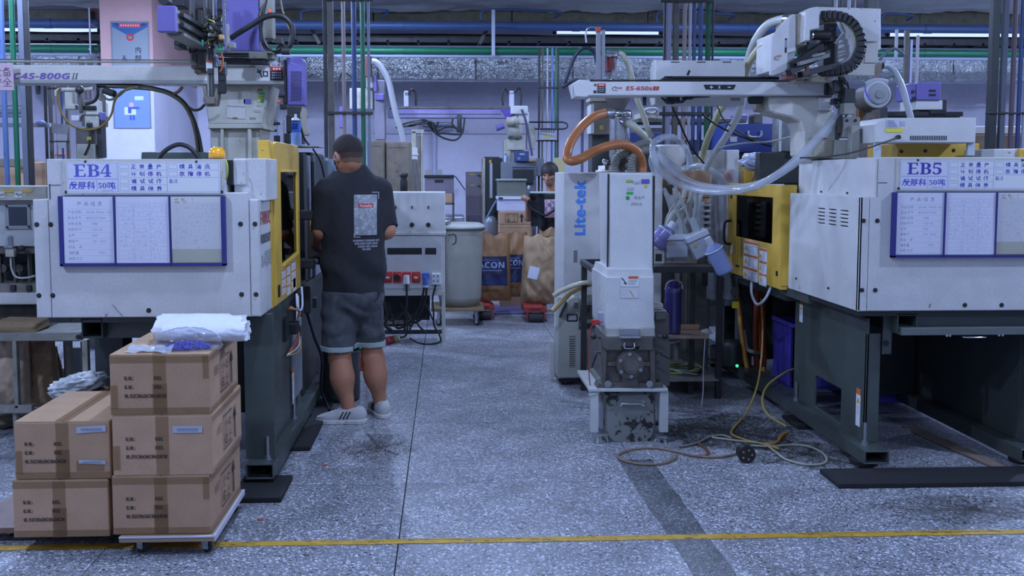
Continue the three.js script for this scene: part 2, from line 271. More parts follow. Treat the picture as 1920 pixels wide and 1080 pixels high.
{ // horizontal services
  const run = (name, label, py, d, r, mat, cat = 'pipe', x0 = -60, x1 = 1980) => {
    const o = thing(name, label, cat, at(960, py, d)); const Y0 = at(0, py, d).y, lv = (x) => { const p = at(x, py, d); p.y = Y0; return p; };
    for (const [u, v] of [[x0, 187], [404, x1]]) obj('pipe_run', rod(lv(u), lv(v), r, 20), mat, o);
    for (let x = x0 + 150; x < x1; x += 330) { const c = lv(x); obj('coupling', cy(r * 1.12, 0.09, c.x, c.y, c.z, 'x'), mat, o); }
    return o;
  };
  run('water_pipe', 'thick blue water pipe running across the whole hall, topmost of the long pipes', 43.5, 12.2, 0.053, mBlue);
  run('air_pipe', 'green pipe running across the whole hall just above the foil duct', 91, 12.0, 0.042, mGreen);
  run('conduit_pipe', 'thin pale conduit running directly under the long green pipe', 101.6, 12.0, 0.018, M('#8f98ae', { roughness: 0.5 }));
  const tray = thing('cable_tray', 'dark steel cable tray running across the hall between the blue and the green pipe', 'cable tray', at(960, 80, 12.6));
  const tx0 = at(-60, 66, 12.6), tx1 = at(1980, 69, 12.6), tb0 = at(0, 75, 12.6).y, tt = at(0, 61.5, 12.6).y;
  for (const dz of [0, 0.3]) obj('side_rail', bx(tx0.x, tx1.x, tb0, tt, -12.6 - dz - 0.03, -12.6 - dz, 0.004), mDarkSteel, tray);
  for (let i = 0; i < 36; i++) { const x = lerp(tx0.x, tx1.x, (i + 0.5) / 36); obj('rung', bx(x - 0.015, x + 0.015, tb0, tb0 + 0.025, -12.9, -12.6, 0), mDarkSteel, tray); }
  for (let k = 0; k < 4; k++) { const pts = []; for (let i = 0; i <= 24; i++) pts.push(V(lerp(tx0.x, tx1.x, i / 24), tt - 0.01 + rnd() * 0.03, -12.66 - k * 0.06 + rnd() * 0.03)); obj('cable', tb(pts, 0.013, 120, 6), [mBlack, mRubber, mDarkSteel, mGreen][k], tray); }
  for (const px of [583, 915]) { const a = at(px, 52, 12.5), b = at(px + 16 * (px < 700 ? 1 : -1), 82, 12.5); obj('brace', bar(a, b, 0.02, 0.045), mIron, tray); }
  for (const [px, y0, y1, w] of [[168, 14, 101, 5.5], [925, 18, 104, 6.5]]) one('pipe_hanger', px < 500 ? 'white strip hanger carrying the long pipes beside the pink pier' : 'white strip hanger carrying the long pipes above the man and the woman', 'hanger', [bp(px - w / 2, y0, px + w / 2, y1, 11.93, 0.015, 0.002), ...[45, 92].map((y) => bp(px - 2, y - 2, px + 2, y + 2, 11.94, 0.25, 0.002))], paint('#b8bccb'));
  const loops = [[565, 20, 728, 19.5, 38], [902, 20, 1052, 22, 38], [1232, 23, 1377, 27, 42], [1655, 26, 1712, 29, 42]];
  loops.forEach(([x0, y0, x1, y1, y2], i) => one('drop_pipe', ['thin blue branch pipe looping above the man', 'thin blue branch pipe looping beside the middle white hanger', 'thin blue branch pipe looping behind the row of vertical pipes at the hopper loader', 'thin blue branch pipe looping right of the white robot head'][i], 'pipe', tb([at(x0, y2, 12.25), at(x0, y0 + 4, 12.25), at(x0 + 5, y0, 12.25), at(x1 - 4, y1, 12.25), at(x1, y1 + 2, 12.3), at(x1 - 12, y2 - 4, 12.5)], 0.014, 60, 8), mBlue));
  // far tubes between tray and pipes
  const glow = M('#ffffff', { emissive: LAMP_COLOR.clone(), emissiveIntensity: 1.25, roughness: 0.5 });
  const lab = ['upper fluorescent tube glowing at the far left beside the pink pier', 'lower fluorescent tube glowing at the far left beside the pink pier', 'upper fluorescent tube glowing at the far right behind the robot head', 'lower fluorescent tube glowing at the far right behind the robot head', 'fluorescent tube glowing behind the red filter cup', 'dim upper fluorescent tube behind the red filter cup'];
  [[-60, 55.5, 187, 3.2], [-60, 78, 186, 3.8], [1664, 65, 1990, 3.0], [1658, 85, 1990, 2.8], [1095, 83.5, 1236, 2.4], [1040, 61, 1238, 2.6]].forEach(([x0, py, x1, r], i) => {
    const a = at(x0, py, 13.0), b = at(x1, py, 13.0); b.y = a.y; const rr = r * 13 / FOCAL, o = thing('tube_light', lab[i], 'lamp', a.clone().add(b).multiplyScalar(0.5));
    obj('tube', rod(a, b, rr, 12), glow, o); for (const e of [a, b]) obj('socket', [cy(rr * 1.1, 0.05, e.x, e.y, e.z, 'x', rr * 1.1, 12), bar(e, V(e.x, (tb0 + tt) / 2, -12.91), 0.02)], mDarkSteel, o);
    const w = b.x - a.x, l = new THREE.RectAreaLight(LAMP_COLOR, 1.5, w, rr * 2); l.position.set((a.x + b.x) / 2, a.y - rr * 1.3, -12.96); l.lookAt((a.x + b.x) / 2, a.y - 2, -13.4); l.castShadow = true; scene.add(l);
  });
}
// ---------------------------------------------------------------- lamps over the aisle, above the frame
const mShade = new THREE.MeshPhysicalMaterial({ color: '#e8eaec', roughness: 0.95, transmission: 0.4, thickness: 0, side: THREE.DoubleSide });
LAMPS.forEach(([x, z, p, where]) => {
  const y = 3.36, o = thing('hall_lamp', 'round glowing ceiling lamp ' + where, 'lamp', V(x, y, z), 'ceiling lamps above the frame');
  obj('added_reflector', lathe([[0, 0.15], [0.06, 0.15], [0.13, 0.11], [0.24, -0.028], [0.246, -0.034], [0.25, -0.028], [0.14, 0.118], [0.065, 0.16], [0, 0.16]], x, y, z, 32), mShade, o);  // unseen reflector added to keep lamp light off the ceiling services
  const bulb = obj('bulb', ball(0.1, x, y, z, 1, 0.8, 1, 24), M('#ffffff', { emissive: LAMP_COLOR.clone(), emissiveIntensity: 1.6 }), o); bulb.castShadow = false;
  obj('hanger', rod(V(x, y + 0.14, z), V(x, 4.0, z), 0.01, 8), mSteel, o);
  const l = new THREE.PointLight(LAMP_COLOR, LAMP_POWER * p); l.position.set(x, y, z); l.castShadow = true; l.shadow.radius = 4; scene.add(l);
});
// ---------------------------------------------------------------- floor markings
{
  const a = onFloor(0, 1028), b = onFloor(1920, 997), w = 0.05, pts = [], r = seeded(5), n = 240;
  const edge = (i) => noise.noise(i * 0.21, 3, 1) * 0.006 + (r() - 0.5) * 0.004 - (noise.noise(i * 0.09, 7, 2) > 0.33 ? 0.014 : 0);
  const P = (t, s) => [lerp(a.x - 1.2, b.x + 1.2, t), lerp(a.z, b.z, t) + s];
  for (let i = 0; i <= n; i++) pts.push(P(i / n, -w / 2 - edge(i) * 0.4));
  for (let i = n; i >= 0; i--) pts.push(P(i / n, w / 2 + edge(i + 900)));
  const holes = [];
  for (let k = 0; k < 60; k++) { const c = P(r(), (r() - 0.5) * 0.035), s = 0.004 + r() * 0.008; holes.push([0, 1, 2, 3, 4].map((j) => [c[0] + Math.cos(j * 1.256) * s * 1.8, c[1] + Math.sin(j * 1.256) * s * 0.6])); }
  const g = ex(pts, 0.0012, 0, holes).rotateX(Math.PI / 2).translate(0, 0.0022, 0);
  tag(obj('floor_line', g, M('#dbb03a', { map: dirty, roughness: 0.6 })), 'worn yellow painted line crossing the terrazzo floor in front', 'floor marking');
  const s = [onFloor(1158, 862), onFloor(1222, 862), onFloor(1405, 1110), onFloor(1322, 1110)], q = [];
  for (let i = 0; i < 4; i++) for (let k = 0; k < 14; k++) { const u = s[i].clone().lerp(s[(i + 1) % 4], k / 14); q.push([u.x + (r() - 0.5) * 0.008, u.z + (r() - 0.5) * 0.008]); }
  tag(obj('floor_strip', ex(q, 0.0008, 0).rotateX(Math.PI / 2).translate(0, 0.0012, 0), stainMat), 'dark smeared strip left on the floor crossing under the yellow line', 'floor marking');
}
{ // trodden-in dirt on the slabs, speckled
  const dirt = (x0, y0, x1, y1, n, seed, col) => { const a = onFloor(x0, y1), b = onFloor(x1, y0), r = seeded(seed), g = new THREE.PlaneGeometry(b.x - a.x, a.z - b.z).rotateX(-Math.PI / 2).translate((a.x + b.x) / 2, 0.0012, (a.z + b.z) / 2);
    obj('stain', keep(g), M('#ffffff', { roughness: 0.7, transparent: true, map: bareTex(512, 256, (c) => { c.fillStyle = col; for (let k = 0; k < n; k++) { const q = r() * 6.283, e = Math.pow(r(), 0.7), x = 256 + Math.cos(q) * e * 236 * (0.75 + 0.3 * noise.noise(Math.cos(q) * 2, Math.sin(q) * 2, seed)), y = 128 + Math.sin(q) * e * 116 * (0.75 + 0.3 * noise.noise(Math.cos(q) * 2 + 4, Math.sin(q) * 2, seed)); c.globalAlpha = 0.08 + r() * 0.2; c.beginPath(); c.ellipse(x, y, 1 + r() * 3.4, 1 + r() * 1.8, r() * 3, 0, 7); c.fill(); } }) }), floor); };
  dirt(1215, 765, 1500, 865, 12000, 2, '#2a2c28'); dirt(1400, 815, 1610, 895, 9000, 3, '#2c2e2a'); dirt(600, 800, 800, 885, 5000, 4, '#3c3d36'); dirt(1640, 915, 1980, 1000, 6000, 5, '#443f36');
}

// ---------------------------------------------------------------- left injection moulding machine
const INK = '#3a3aa0';
function boardTexture(no, w, h) { // status board: machine number, tick boxes, remarks field
  return canvasTex(1200, 264, (c) => {
    c.fillStyle = '#d6d9d8'; c.fillRect(0, 0, 1200, 264);
    c.fillStyle = '#cdcfda'; c.fillRect(8, 8, 388, 134); c.fillStyle = '#cfd0dc'; c.fillRect(8, 146, 388, 106);
    c.strokeStyle = '#8a90c4'; c.lineWidth = 3; c.strokeRect(8, 8, 388, 134); c.strokeRect(8, 146, 388, 106); c.strokeRect(232, 146, 1, 106); c.strokeRect(404, 8, 784, 244); c.strokeRect(782, 8, 1, 244);
    for (let i = 1; i < 4; i++) { c.beginPath(); c.moveTo(404, 8 + i * 61); c.lineTo(i < 3 ? 1188 : 782, 8 + i * 61); c.stroke(); }
    c.fillStyle = no === 'EB4' ? '#5458b4' : '#3d3796'; fit(c, no, 52, 126, 300, 'bold 148px serif'); c.textAlign = 'center'; c.fillStyle = '#4a44a6';
    hanzi(c, '发那科', 22, 168, 58, 10, 0.13, '#4a46ac'); c.font = 'bold 62px serif'; c.fillText('50', 276, 220); hanzi(c, '吨', 316, 168, 58, 0, 0.12, '#4a46ac');
    c.font = '14px sans-serif'; c.fillText('M2TA1277304', 316, 246);
    const rows = [['正常量产', '模具清洗'], ['计划停机', '故障停机'], ['调试试作', ''], ['模具保养', '']];
    rows.forEach((r, i) => r.forEach((t, k) => {
      const x = k ? 796 : 416, y = 20 + i * 61;
      if (!t) return;
      c.strokeStyle = '#8a90c4'; c.lineWidth = 3; c.strokeRect(x, y + 2, 68, 36); hanzi(c, t, x + 86, y, 38, 28, 0.13, INK);
    }));
    hanzi(c, '备注', 796, 144, 32, 4, 0.1, INK);
  });
}
function pageTexture(kind) {
  return canvasTex(300, 400, (c) => {
    c.fillStyle = kind === 2 ? '#c9c9c6' : '#cfd0dc'; c.fillRect(0, 0, 300, 400);
    const r = seeded(40 + kind), line = (y, s) => { c.beginPath(); c.moveTo(14, y); c.lineTo(286, y + s); c.stroke(); };
    c.strokeStyle = '#8d90a6'; c.fillStyle = '#7d8098'; c.lineWidth = 1;
    if (kind === 0) {
      hanzi(c, '产品信息', 84, 30, 24, 18, 0.08, '#6c7086');
      ['产品名称', '部品番号', '材料名称', '材料型号', '全型', '模具号', '部品版本', '调数量', '保数方式'].forEach((t, i) => hanzi(c, t, 26, 84 + i * 35, 18, 3, 0.08, '#777b92'));
      c.font = '17px monospace'; ['Guide Panel for DL', 'M2TA1277304', 'POM', 'F20-03', 'KGS', '221 TG23', '/', 'PCS/', ''].forEach((t, i) => c.fillText(t, 138 + (i > 1 && i < 6 ? 34 : i > 5 ? 70 : 0), 99 + i * 35));
      for (let i = 0; i < 10; i++) { c.strokeStyle = '#a9acbd'; line(76 + i * 35, 0); }
    } else {
      const step = kind === 1 ? 26 : 11, cols = kind === 1 ? 3 : 26;
      for (let y = 40; y < 390; y += step) line(y, 2);
      for (let k = 0; k <= cols; k++) { const x = 14 + 272 * k / cols; c.beginPath(); c.moveTo(x, 40); c.lineTo(x, 390); c.stroke(); }
      c.lineWidth = 1.6;
      for (let y = 48; y < 380; y += step) for (let x = 22; x < 270; x += 9) if (r() < (kind === 1 ? 0.5 : 0.14)) { c.beginPath(); c.moveTo(x, y + r() * 8); c.lineTo(x + r() * 8, y + 6 + r() * 8); c.lineTo(x + 6, y + r() * 12); c.stroke(); }
      if (kind === 2) { c.fillStyle = '#a8a795'; c.fillRect(0, 318, 300, 82); c.fillStyle = '#9a9a86'; for (let k = 0; k < 26; k++) c.fillRect(20 + r() * 110, 8 + r() * 30, 3 + r() * 12, 2 + r() * 6); }
    }
  });
}
const pages = [0, 1, 2].map(pageTexture);
const warnTex = canvasTex(180, 300, (c) => {
  c.fillStyle = '#d5d6dd'; c.fillRect(0, 0, 180, 300);
  for (const y of [4, 104, 204]) { c.fillStyle = '#c8703c'; c.fillRect(4, y, 172, 20); c.fillStyle = '#e2b53c'; c.beginPath(); c.moveTo(30, y + 32); c.lineTo(54, y + 74); c.lineTo(6, y + 74); c.fill(); c.fillStyle = '#333'; c.fillRect(27, y + 46, 5, 18); c.fillStyle = '#777c92'; for (let k = 0; k < 6; k++) c.fillRect(66, y + 30 + k * 11, 100 - (k * 37 % 40), 4); }
});
const tagTex = canvasTex(80, 300, (c) => { c.fillStyle = '#dcdde0'; c.fillRect(0, 0, 80, 300); c.fillStyle = '#cf6a2c'; c.fillRect(0, 0, 80, 46); c.fillStyle = '#d0a52a'; c.beginPath(); c.moveTo(40, 62); c.lineTo(68, 116); c.lineTo(12, 116); c.fill(); c.fillStyle = '#333'; c.fillRect(37, 80, 6, 24); c.fillStyle = '#8a8f9a'; for (let k = 0; k < 6; k++) c.fillRect(12, 134 + k * 14, 50, 4); });
function statusBoard(parent, no, x0, y0, x1, y1, zf) { // board plate, frame, three pockets with pages; x1, y0 lower right
  const w = x1 - x0, yb = lerp(y0, y1, 0.665);
  const b = obj('status_board', bx(x0, x1, yb, y1, zf, zf + 0.006, 0.001), mCream, parent);
  const st = sticker('board_print', b, w * 0.955, (y1 - yb) * 0.88, V((x0 + x1) / 2, (yb + y1) / 2 - 0.002, zf + 0.0075), boardTexture(no));
  screws(b, [V(x0 + 0.012, yb + 0.014, zf + 0.006), V(x1 - 0.012, yb + 0.014, zf + 0.006), V(x0 + 0.1, y1 - 0.012, zf + 0.006), V(x1 - 0.12, y1 - 0.012, zf + 0.006)], 0.004);
  const yt = yb - 0.004, hx0 = x0 - 0.018, hx1 = x1 + 0.004, t = 0.03, fr = obj('pocket_frame', [bx(hx0, hx0 + 0.016, y0, yt, zf, zf + t, 0.002), bx(hx1 - 0.016, hx1, y0, yt, zf, zf + t, 0.002), bx(hx0, hx1, y0, y0 + 0.012, zf, zf + t, 0.002), ...[1, 2].map((k) => { const x = lerp(hx0, hx1, k / 3); return bx(x - 0.003, x + 0.003, y0, yt, zf, zf + t, 0.001); }), bx(hx0, hx1, y0, yt, zf, zf + 0.004, 0)], mNavy, parent);
  for (let k = 0; k < 3; k++) {
    const a = lerp(hx0, hx1, k / 3) + (k ? 0.005 : 0.018), e = lerp(hx0, hx1, (k + 1) / 3) - (k < 2 ? 0.004 : 0.018), g = new THREE.PlaneGeometry(e - a, yt - y0 - 0.016, 12, 8), p = g.attributes.position;
    for (let i = 0; i < p.count; i++) p.setZ(i, 0.004 * Math.sin(p.getX(i) * 26 + k * 2) * sst(-0.2, 0.16, p.getY(i)) + (k === 1 ? 0.004 : 0));
    g.computeVertexNormals(); g.translate((a + e) / 2, (y0 + 0.012 + yt) / 2, zf + t - 0.009);
    obj('page', keep(g), M('#ffffff', { map: pages[k], roughness: 0.7, side: THREE.DoubleSide }), fr);
  }
  return b;
}
function stud(parent, x, y, z) { return obj('levelling_bolt', [cy(0.009, 0.11, x, y + 0.055, z, 'y', 0.009, 10), cy(0.016, 0.016, x, y + 0.01, z, 'y', 0.016, 6), cy(0.022, 0.004, x, y + 0.002, z, 'y', 0.022, 14)], mSteel, parent); }
function tube4(x0, x1, y0, y1, z0, z1, t = 0.007) { // hollow square tube along z
  return ex([[x0, y0], [x1, y0], [x1, y1], [x0, y1]], z1 - z0, 0.0015, [[[x0 + t, y0 + t], [x0 + t, y1 - t], [x1 - t, y1 - t], [x1 - t, y0 + t]]]).translate(0, 0, z0);
}
function footPad(name, label, x0, x1, z0, z1) { return one(name, label, 'floor mat', bx(x0, x1, 0.001, 0.024, z0, z1, 0.004), mRubber); }

const FL = 4.45; // distance of the front panel
const left = thing('injection_moulding_machine', 'white injection moulding machine numbered EB4 with a tall yellow safety door', 'machine', V(-1.3, 0, -6));
{
  const xL = -1.832, xR = -0.842, yB = 0.806, z0 = -FL;
  const yS = at(0, 374, FL).y, yT = at(0, 298, FL).y, xTL = at(87, 320, FL).x, xB = at(421, 320, FL).x;
  // front housing: stepped outline with a notch on each side
  const cover = obj('front_cover', [
    ex([[xL, yB], [at(470, 590, FL).x, yB], [at(470, 590, FL).x, yS + 0.03], [xB + 0.002, yS + 0.03], [xB + 0.002, yT], [xTL, yT], [xTL, yS + 0.002], [xL + 0.0, yS]], 0.3, 0.004).translate(0, 0, z0 - 0.3),
  ], mWhite, left);
  obj('corner_cover', [ex([[at(471, 590, FL).x, yB], [xR, yB], [xR, yS - 0.002], [at(471, 590, FL).x, yS + 0.0]], 0.32, 0.005).translate(0, 0, z0 - 0.32)], mWhite, left);
  obj('side_cover', bx(xR - 0.3, xR - 0.012, yB + 0.01, yS - 0.004, -4.82, z0 - 0.31, 0.004), mWhite, left);
  obj('top_cover', [bx(at(433, 330, FL).x, at(494, 330, FL).x, yS - 0.01, yT + 0.004, z0 - 0.36, z0 - 0.06, 0.005), bx(at(433, 330, FL).x, at(456, 330, FL).x, at(0, 347, FL).y, yT, z0 - 0.36, z0 - 0.045, 0.004)], mWhite, left);
  obj('gap_liner', bx(at(421, 330, FL).x, at(433, 330, FL).x, at(0, 347, FL).y, yT - 0.004, z0 - 0.3, z0 - 0.03, 0.003), mBlack, left);
  obj('ground_wire', tb([at(423, 300, FL - 0.02), at(426, 308, FL - 0.03), at(426.5, 326, FL - 0.03), at(424, 336, FL - 0.01)], 0.004, 16, 6), mLime, left);
  obj('panel_seam', [bx(at(77, 0, FL).x - 0.0008, at(77, 0, FL).x + 0.0008, yB + 0.002, yS - 0.002, z0, z0 + 0.0014, 0), bx(xTL + 0.01, xTL + 0.014, yS, at(0, 345, FL).y, z0, z0 + 0.0016, 0), bx(xTL + 0.012, xTL + 0.06, at(0, 347.5, FL).y, at(0, 346.5, FL).y, z0, z0 + 0.0016, 0)], mDarkSteel, left);
  const sc = [[69, 421], [95, 421], [73, 554], [99, 554], [451, 420], [478, 420], [453, 552], [480, 552], [279, 582]].map(([x, y]) => at(x, y, FL).setZ(z0));
  screws(left, sc, 0.0065);
  obj('scratch', [bar(at(211, 571, FL - 0.0008), at(226, 588, FL - 0.0008), 0.002, 0.001), bar(at(226, 588, FL - 0.0008), at(230, 592, FL - 0.0008), 0.005, 0.001)], mDarkSteel, left);
  statusBoard(left, 'EB4', at(118, 300, FL).x, at(0, 499, FL).y, at(420, 300, FL).x, at(0, 298.5, FL).y, z0);
  // maker's lettering on the side of the corner cover
  const nameTex = bareTex(300, 420, (c) => {
    c.fillStyle = '#a8322c'; fit(c, 'FANUC', 6, 120, 286, 'bold 112px sans-serif'); c.fillStyle = '#3a3d4c'; fit(c, 'ROBOSHOT', 8, 232, 280, 'bold 78px sans-serif');
    c.strokeStyle = '#555a68'; c.lineWidth = 4; fit(c, 'α-S50i', 8, 372, 284, 'bold 120px sans-serif', true);
  });
  sticker('maker_name', left, 0.27, 0.32, V(xR + 0.0015, at(0, 441, 4.6).y - 0.02, z0 - 0.165), nameTex, 'x');
  // yellow safety door
  const dz0 = -4.83, dz1 = -5.64, dx = -0.835, dy1 = 1.606, dy0 = 0.803;
  const win = [[-5.52, 1.46], [-5.02, 1.46], [-5.02, 0.985], [-5.52, 1.01]];
  // slab in (z, y), pushed along x
  const door = obj('safety_door', [slab([[dz1, dy0], [dz0, dy0], [dz0, dy1 - 0.012], [dz0 - 0.06, dy1], [dz1 + 0.03, dy1], [dz1, dy1 - 0.03]], dx, 0.045, -1, 0.004, [win]),
    // front return with a chamfered corner
    ex([[-0.886, 0], [-0.872, 0.0], [dx - 0.001, -0.04], [dx - 0.001, -0.09], [-0.886, -0.09]], dy1 - yS, 0.003).rotateX(-Math.PI / 2).translate(0, yS, -4.79),
    ex([[-0.848, 0], [-0.842, 0.0], [dx - 0.001, -0.012], [dx - 0.001, -0.05], [-0.848, -0.05]], yS - dy0, 0.003).rotateX(-Math.PI / 2).translate(0, dy0, -4.79)], mYellow, left);
  obj('door_window', bx(dx - 0.007, dx - 0.003, 0.975, 1.47, -5.53, -5.01, 0), mGlass, door);
  obj('window_frame', [bar(V(dx + 0.003, 1.462, -5.02), V(dx + 0.003, 1.462, -5.52), 0.012, 0.012), bar(V(dx + 0.003, 0.985, -5.02), V(dx + 0.003, 1.008, -5.52), 0.014, 0.014), bar(V(dx + 0.003, 1.462, -5.52), V(dx + 0.003, 1.008, -5.52), 0.012, 0.012)], M('#e0b84a', { roughness: 0.5 }), door);
  for (const [z, y, w, h] of [[-5.05, 0.9, 0.11, 0.13], [-5.2, 0.895, 0.1, 0.16], [-5.37, 0.905, 0.13, 0.15], [-5.4, 0.845, 0.1, 0.07]]) sticker('warning_label', door, w, h, V(dx + 0.002, y, z), warnTex, 'x');
  obj('lock_cap', bx(dx, dx + 0.01, 0.84, 0.9, -4.9, -4.88, 0.002), mBlack, door);
  obj('sensor_cable', tb([V(-0.8, 0.81, -5.25), V(-0.79, 0.75, -5.2), V(-0.79, 0.715, -5.3), V(-0.8, 0.73, -5.45), V(-0.81, 0.82, -5.5)], 0.006, 30, 8), M('#c9ccd4'), door);
  // guide rail, dark mould bay behind the door, two handle brackets and the sliding rear door
  obj('mould_bay', [bx(-1.75, -0.9, 0.8, 1.56, -7.9, -5.75, 0.01), bx(-1.75, -1.15, 0.8, 1.5, -5.75, -5.0, 0.01)], mFrameDark, left);
  objs('clamp_rod', [cy(0.04, 0.9, -1.05, 1.35, -5.4, 'z'), cy(0.04, 0.9, -1.05, 1.0, -5.4, 'z')], mSteel, left); obj('mould', [bx(-1.14, -0.98, 1.05, 1.3, -5.5, -5.2, 0.006)], mIron, left); sticker('paper_slip', left, 0.12, 0.14, V(-0.93, 1.27, -5.42), M('#c9cbd2'), 'x', 0.3);
  objs('bay_post', [bx(-0.93, -0.865, 0.78, 1.57, -5.86, -5.70, 0.006), bx(-0.9, -0.86, 0.78, 1.57, -6.12, -6.0, 0.006)], mBlack, left);
  objs('slide_rail', [bx(-0.875, -0.845, 0.8, 1.56, -6.2, -6.14, 0.006), bx(-0.845, -0.835, 0.8, 1.56, -6.32, -6.28, 0.003)], M('#8b9097', { metalness: 0.6, roughness: 0.4 }), left);
  for (const y of [1.21, 0.93]) obj('handle_bracket', [bx(-0.85, -0.765, y - 0.028, y + 0.028, -5.78, -5.7, 0.008), cy(0.016, 0.1, -0.775, y, -5.82, 'z'), bx(-0.79, -0.74, y - 0.02, y + 0.03, -6.0, -5.86, 0.006)], mBlack, left);
  obj('rear_door', [bx(-0.815, -0.785, 0.95, 1.28, -6.04, -5.96, 0.004)], M('#a9adb6', { roughness: 0.5 }), left); obj('door_edge', bx(-0.823, -0.815, 0.95, 1.2, -5.975, -5.955, 0.002), mYellow, left);
  obj('door_rod', cy(0.011, 0.42, -0.8, 1.31, -5.95), mBlack, left);
  obj('rear_panel', [bx(-1.7, -0.83, 0.8, 1.15, -8.3, -6.25, 0.006)], M('#8e94a4', { map: wear, roughness: 0.5 }), left);
  obj('controller_cabinet', [bx(-1.5, -0.86, 0.9, 1.585, -7.0, -6.4, 0.02), bx(-1.5, -0.88, 1.15, 1.57, -8.2, -7.1, 0.02)], M('#3f4448', { map: wear, roughness: 0.45 }), left);
  obj('controller_screen', bx(-0.862, -0.85, 1.12, 1.54, -7.72, -7.12, 0.006), M('#8f9bb0', { roughness: 0.25, metalness: 0.3 }), left);
  obj('control_housing', [bx(-0.9, -0.84, 1.0, 1.56, -7.8, -7.05, 0.04)], M('#777d84', { map: wear, roughness: 0.4, metalness: 0.3 }), left);
  obj('cabinet_cable', tb([V(-0.83, 1.6, -6.2), V(-0.8, 1.53, -6.3), V(-0.79, 1.35, -6.5), V(-0.82, 1.2, -6.7)], 0.006, 24, 6), mBlack, left);
  // table plate of the machine and the white tray under the bay
  obj('bed_plate', [bx(-1.8, -0.86, 0.75, 0.8, -8.3, -5.3, 0.004), bx(-0.87, -0.845, 0.755, 0.79, -8.3, -5.55, 0.003)], mFrameDark, left);
  // frame
  const fx0 = at(455, 700, 4.55).x, fx1 = at(511, 700, 4.55).x;
  obj('frame_leg', [ex([[fx0, 0.112], [fx1, 0.112], [fx1, 0.80], [fx0, 0.80]], 0.012, 0.002).translate(0, 0, -4.60), bx(fx1 - 0.055, fx1 - 0.043, 0.112, 0.8, -5.32, -4.6, 0.002), bx(fx0, fx0 + 0.012, 0.112, 0.8, -5.3, -4.6, 0.002)], mFrame, left);
  objs('frame_web', [bx(fx1 - 0.075, fx1 - 0.06, 0.112, 0.76, -7.9, -5.9, 0.002), bx(fx1 - 0.12, fx1 - 0.1, 0.112, 0.78, -5.95, -5.3, 0.002)], mFrameDark, left);
  obj('base_beam', tube4(fx0 + 0.015, fx1 + 0.005, 0.04, 0.112, -8.0, -4.5), mFrame, left);
  obj('base_beam', tube4(-1.76, -1.62, 0.04, 0.112, -8.0, -4.5), mFrame, left);
  for (const [x, z] of [[fx1 - 0.035, -4.58], [fx1 - 0.03, -5.35], [fx1 - 0.03, -6.6]]) stud(left, x, 0.112, z);
  for (const [x, z] of [[fx1 - 0.06, -4.62], [fx1 - 0.05, -5.75], [-1.69, -4.62], [-1.69, -6.6]]) obj('foot', [cy(0.058, 0.022, x, 0.035, z, 'y', 0.062, 24), cy(0.03, 0.03, x, 0.05, z)], mBlack, left);
  obj('frame_leg', bx(-1.76, -1.62, 0.112, 0.8, -5.1, -4.95, 0.003), mFrameDark, left);
  // cross tube under the cover
  const t0 = at(152, 597, 4.5), t1 = at(193, 634, 4.5);
  obj('cross_tube', [tube4(t0.x, t1.x, t1.y, t0.y, -5.6, -4.5), bx(t0.x + 0.006, t1.x - 0.006, t1.y + 0.006, t0.y - 0.006, -5.6, -4.9, 0)], mFrameDark, left);
  obj('cross_plate', [bx(t1.x, fx0, t1.y - 0.01, t0.y + 0.005, -4.62, -4.56, 0.002), bx(-1.8, fx0, t0.y - 0.02, yB, -5.6, -4.5, 0.002)], mFrame, left);
  obj('inner_panel', bx(t0.x, fx0, 0.1, t1.y, -5.6, -5.55, 0), mFrameDark, left);
  obj('hatch', bx(fx1 - 0.05, fx1 - 0.035, 0.2, 0.62, -5.72, -5.38, 0.003), M('#8b9096', { map: wear, roughness: 0.5 }), left);
  obj('hatch_handle', bx(fx1 - 0.036, fx1 - 0.028, 0.52, 0.58, -5.66, -5.6, 0.002), mBlack, left);
  sticker('warning_tag', left, 0.05, 0.2, V(fx1 - 0.03, 0.3, -5.34), tagTex, 'x');
  // relay and wires on the open side
  objs('relay', [bx(fx1 - 0.05, fx1 - 0.02, 0.58, 0.7, -5.18, -5.1, 0.004), bx(fx1 - 0.05, fx1 + 0.015, 0.6, 0.66, -5.3, -5.2, 0.006)], mBlack, left);
  [['#b5662e', 0], ['#a33a2c', 0.03], ['#c9cdd6', 0.05], ['#b49a3a', 0.08]].forEach(([c, o]) => obj('wire', tb([V(fx1 - 0.03, 0.74, -5.2 - o), V(fx1 + 0.01, 0.71 - o * 0.3, -5.3 - o), V(fx1 - 0.005, 0.66, -5.36), V(fx1 + 0.005, 0.58 - o, -5.3 - o), V(fx1 - 0.03, 0.5, -5.2 + o)], 0.004, 30, 6), M(c), left));
  obj('drain_hose', tb([V(fx1 - 0.03, 0.62, -5.9), V(fx1 + 0.0, 0.45, -6.0), V(fx1 + 0.03, 0.3, -6.1), V(fx1 + 0.03, 0.12, -6.05), V(fx1 + 0.07, 0.03, -6.0), V(fx1 + 0.1, 0.02, -5.9)], 0.009, 40, 8), M('#262a38'), left);
  obj('connector', [bx(fx1 - 0.04, fx1 + 0.0, 0.62, 0.78, -5.95, -5.85, 0.006), bx(fx1 - 0.02, fx1 + 0.02, 0.64, 0.7, -6.0, -5.95, 0.004)], mDarkSteel, left);
  // beacon and the cover box behind it
  const bc = at(407, 297, 4.6);
  const beacon = obj('beacon', lathe([[0, 0], [0.038, 0], [0.038, 0.02], [0.036, 0.034], [0.028, 0.046], [0.014, 0.052], [0, 0.053]], bc.x, bc.y, bc.z, 24), new THREE.MeshPhysicalMaterial({ color: '#f0a81c', roughness: 0.2, clearcoat: 0.6 }), left);
  obj('beacon_foot', cy(0.03, 0.06, bc.x, bc.y - 0.02, bc.z), mBlack, beacon);
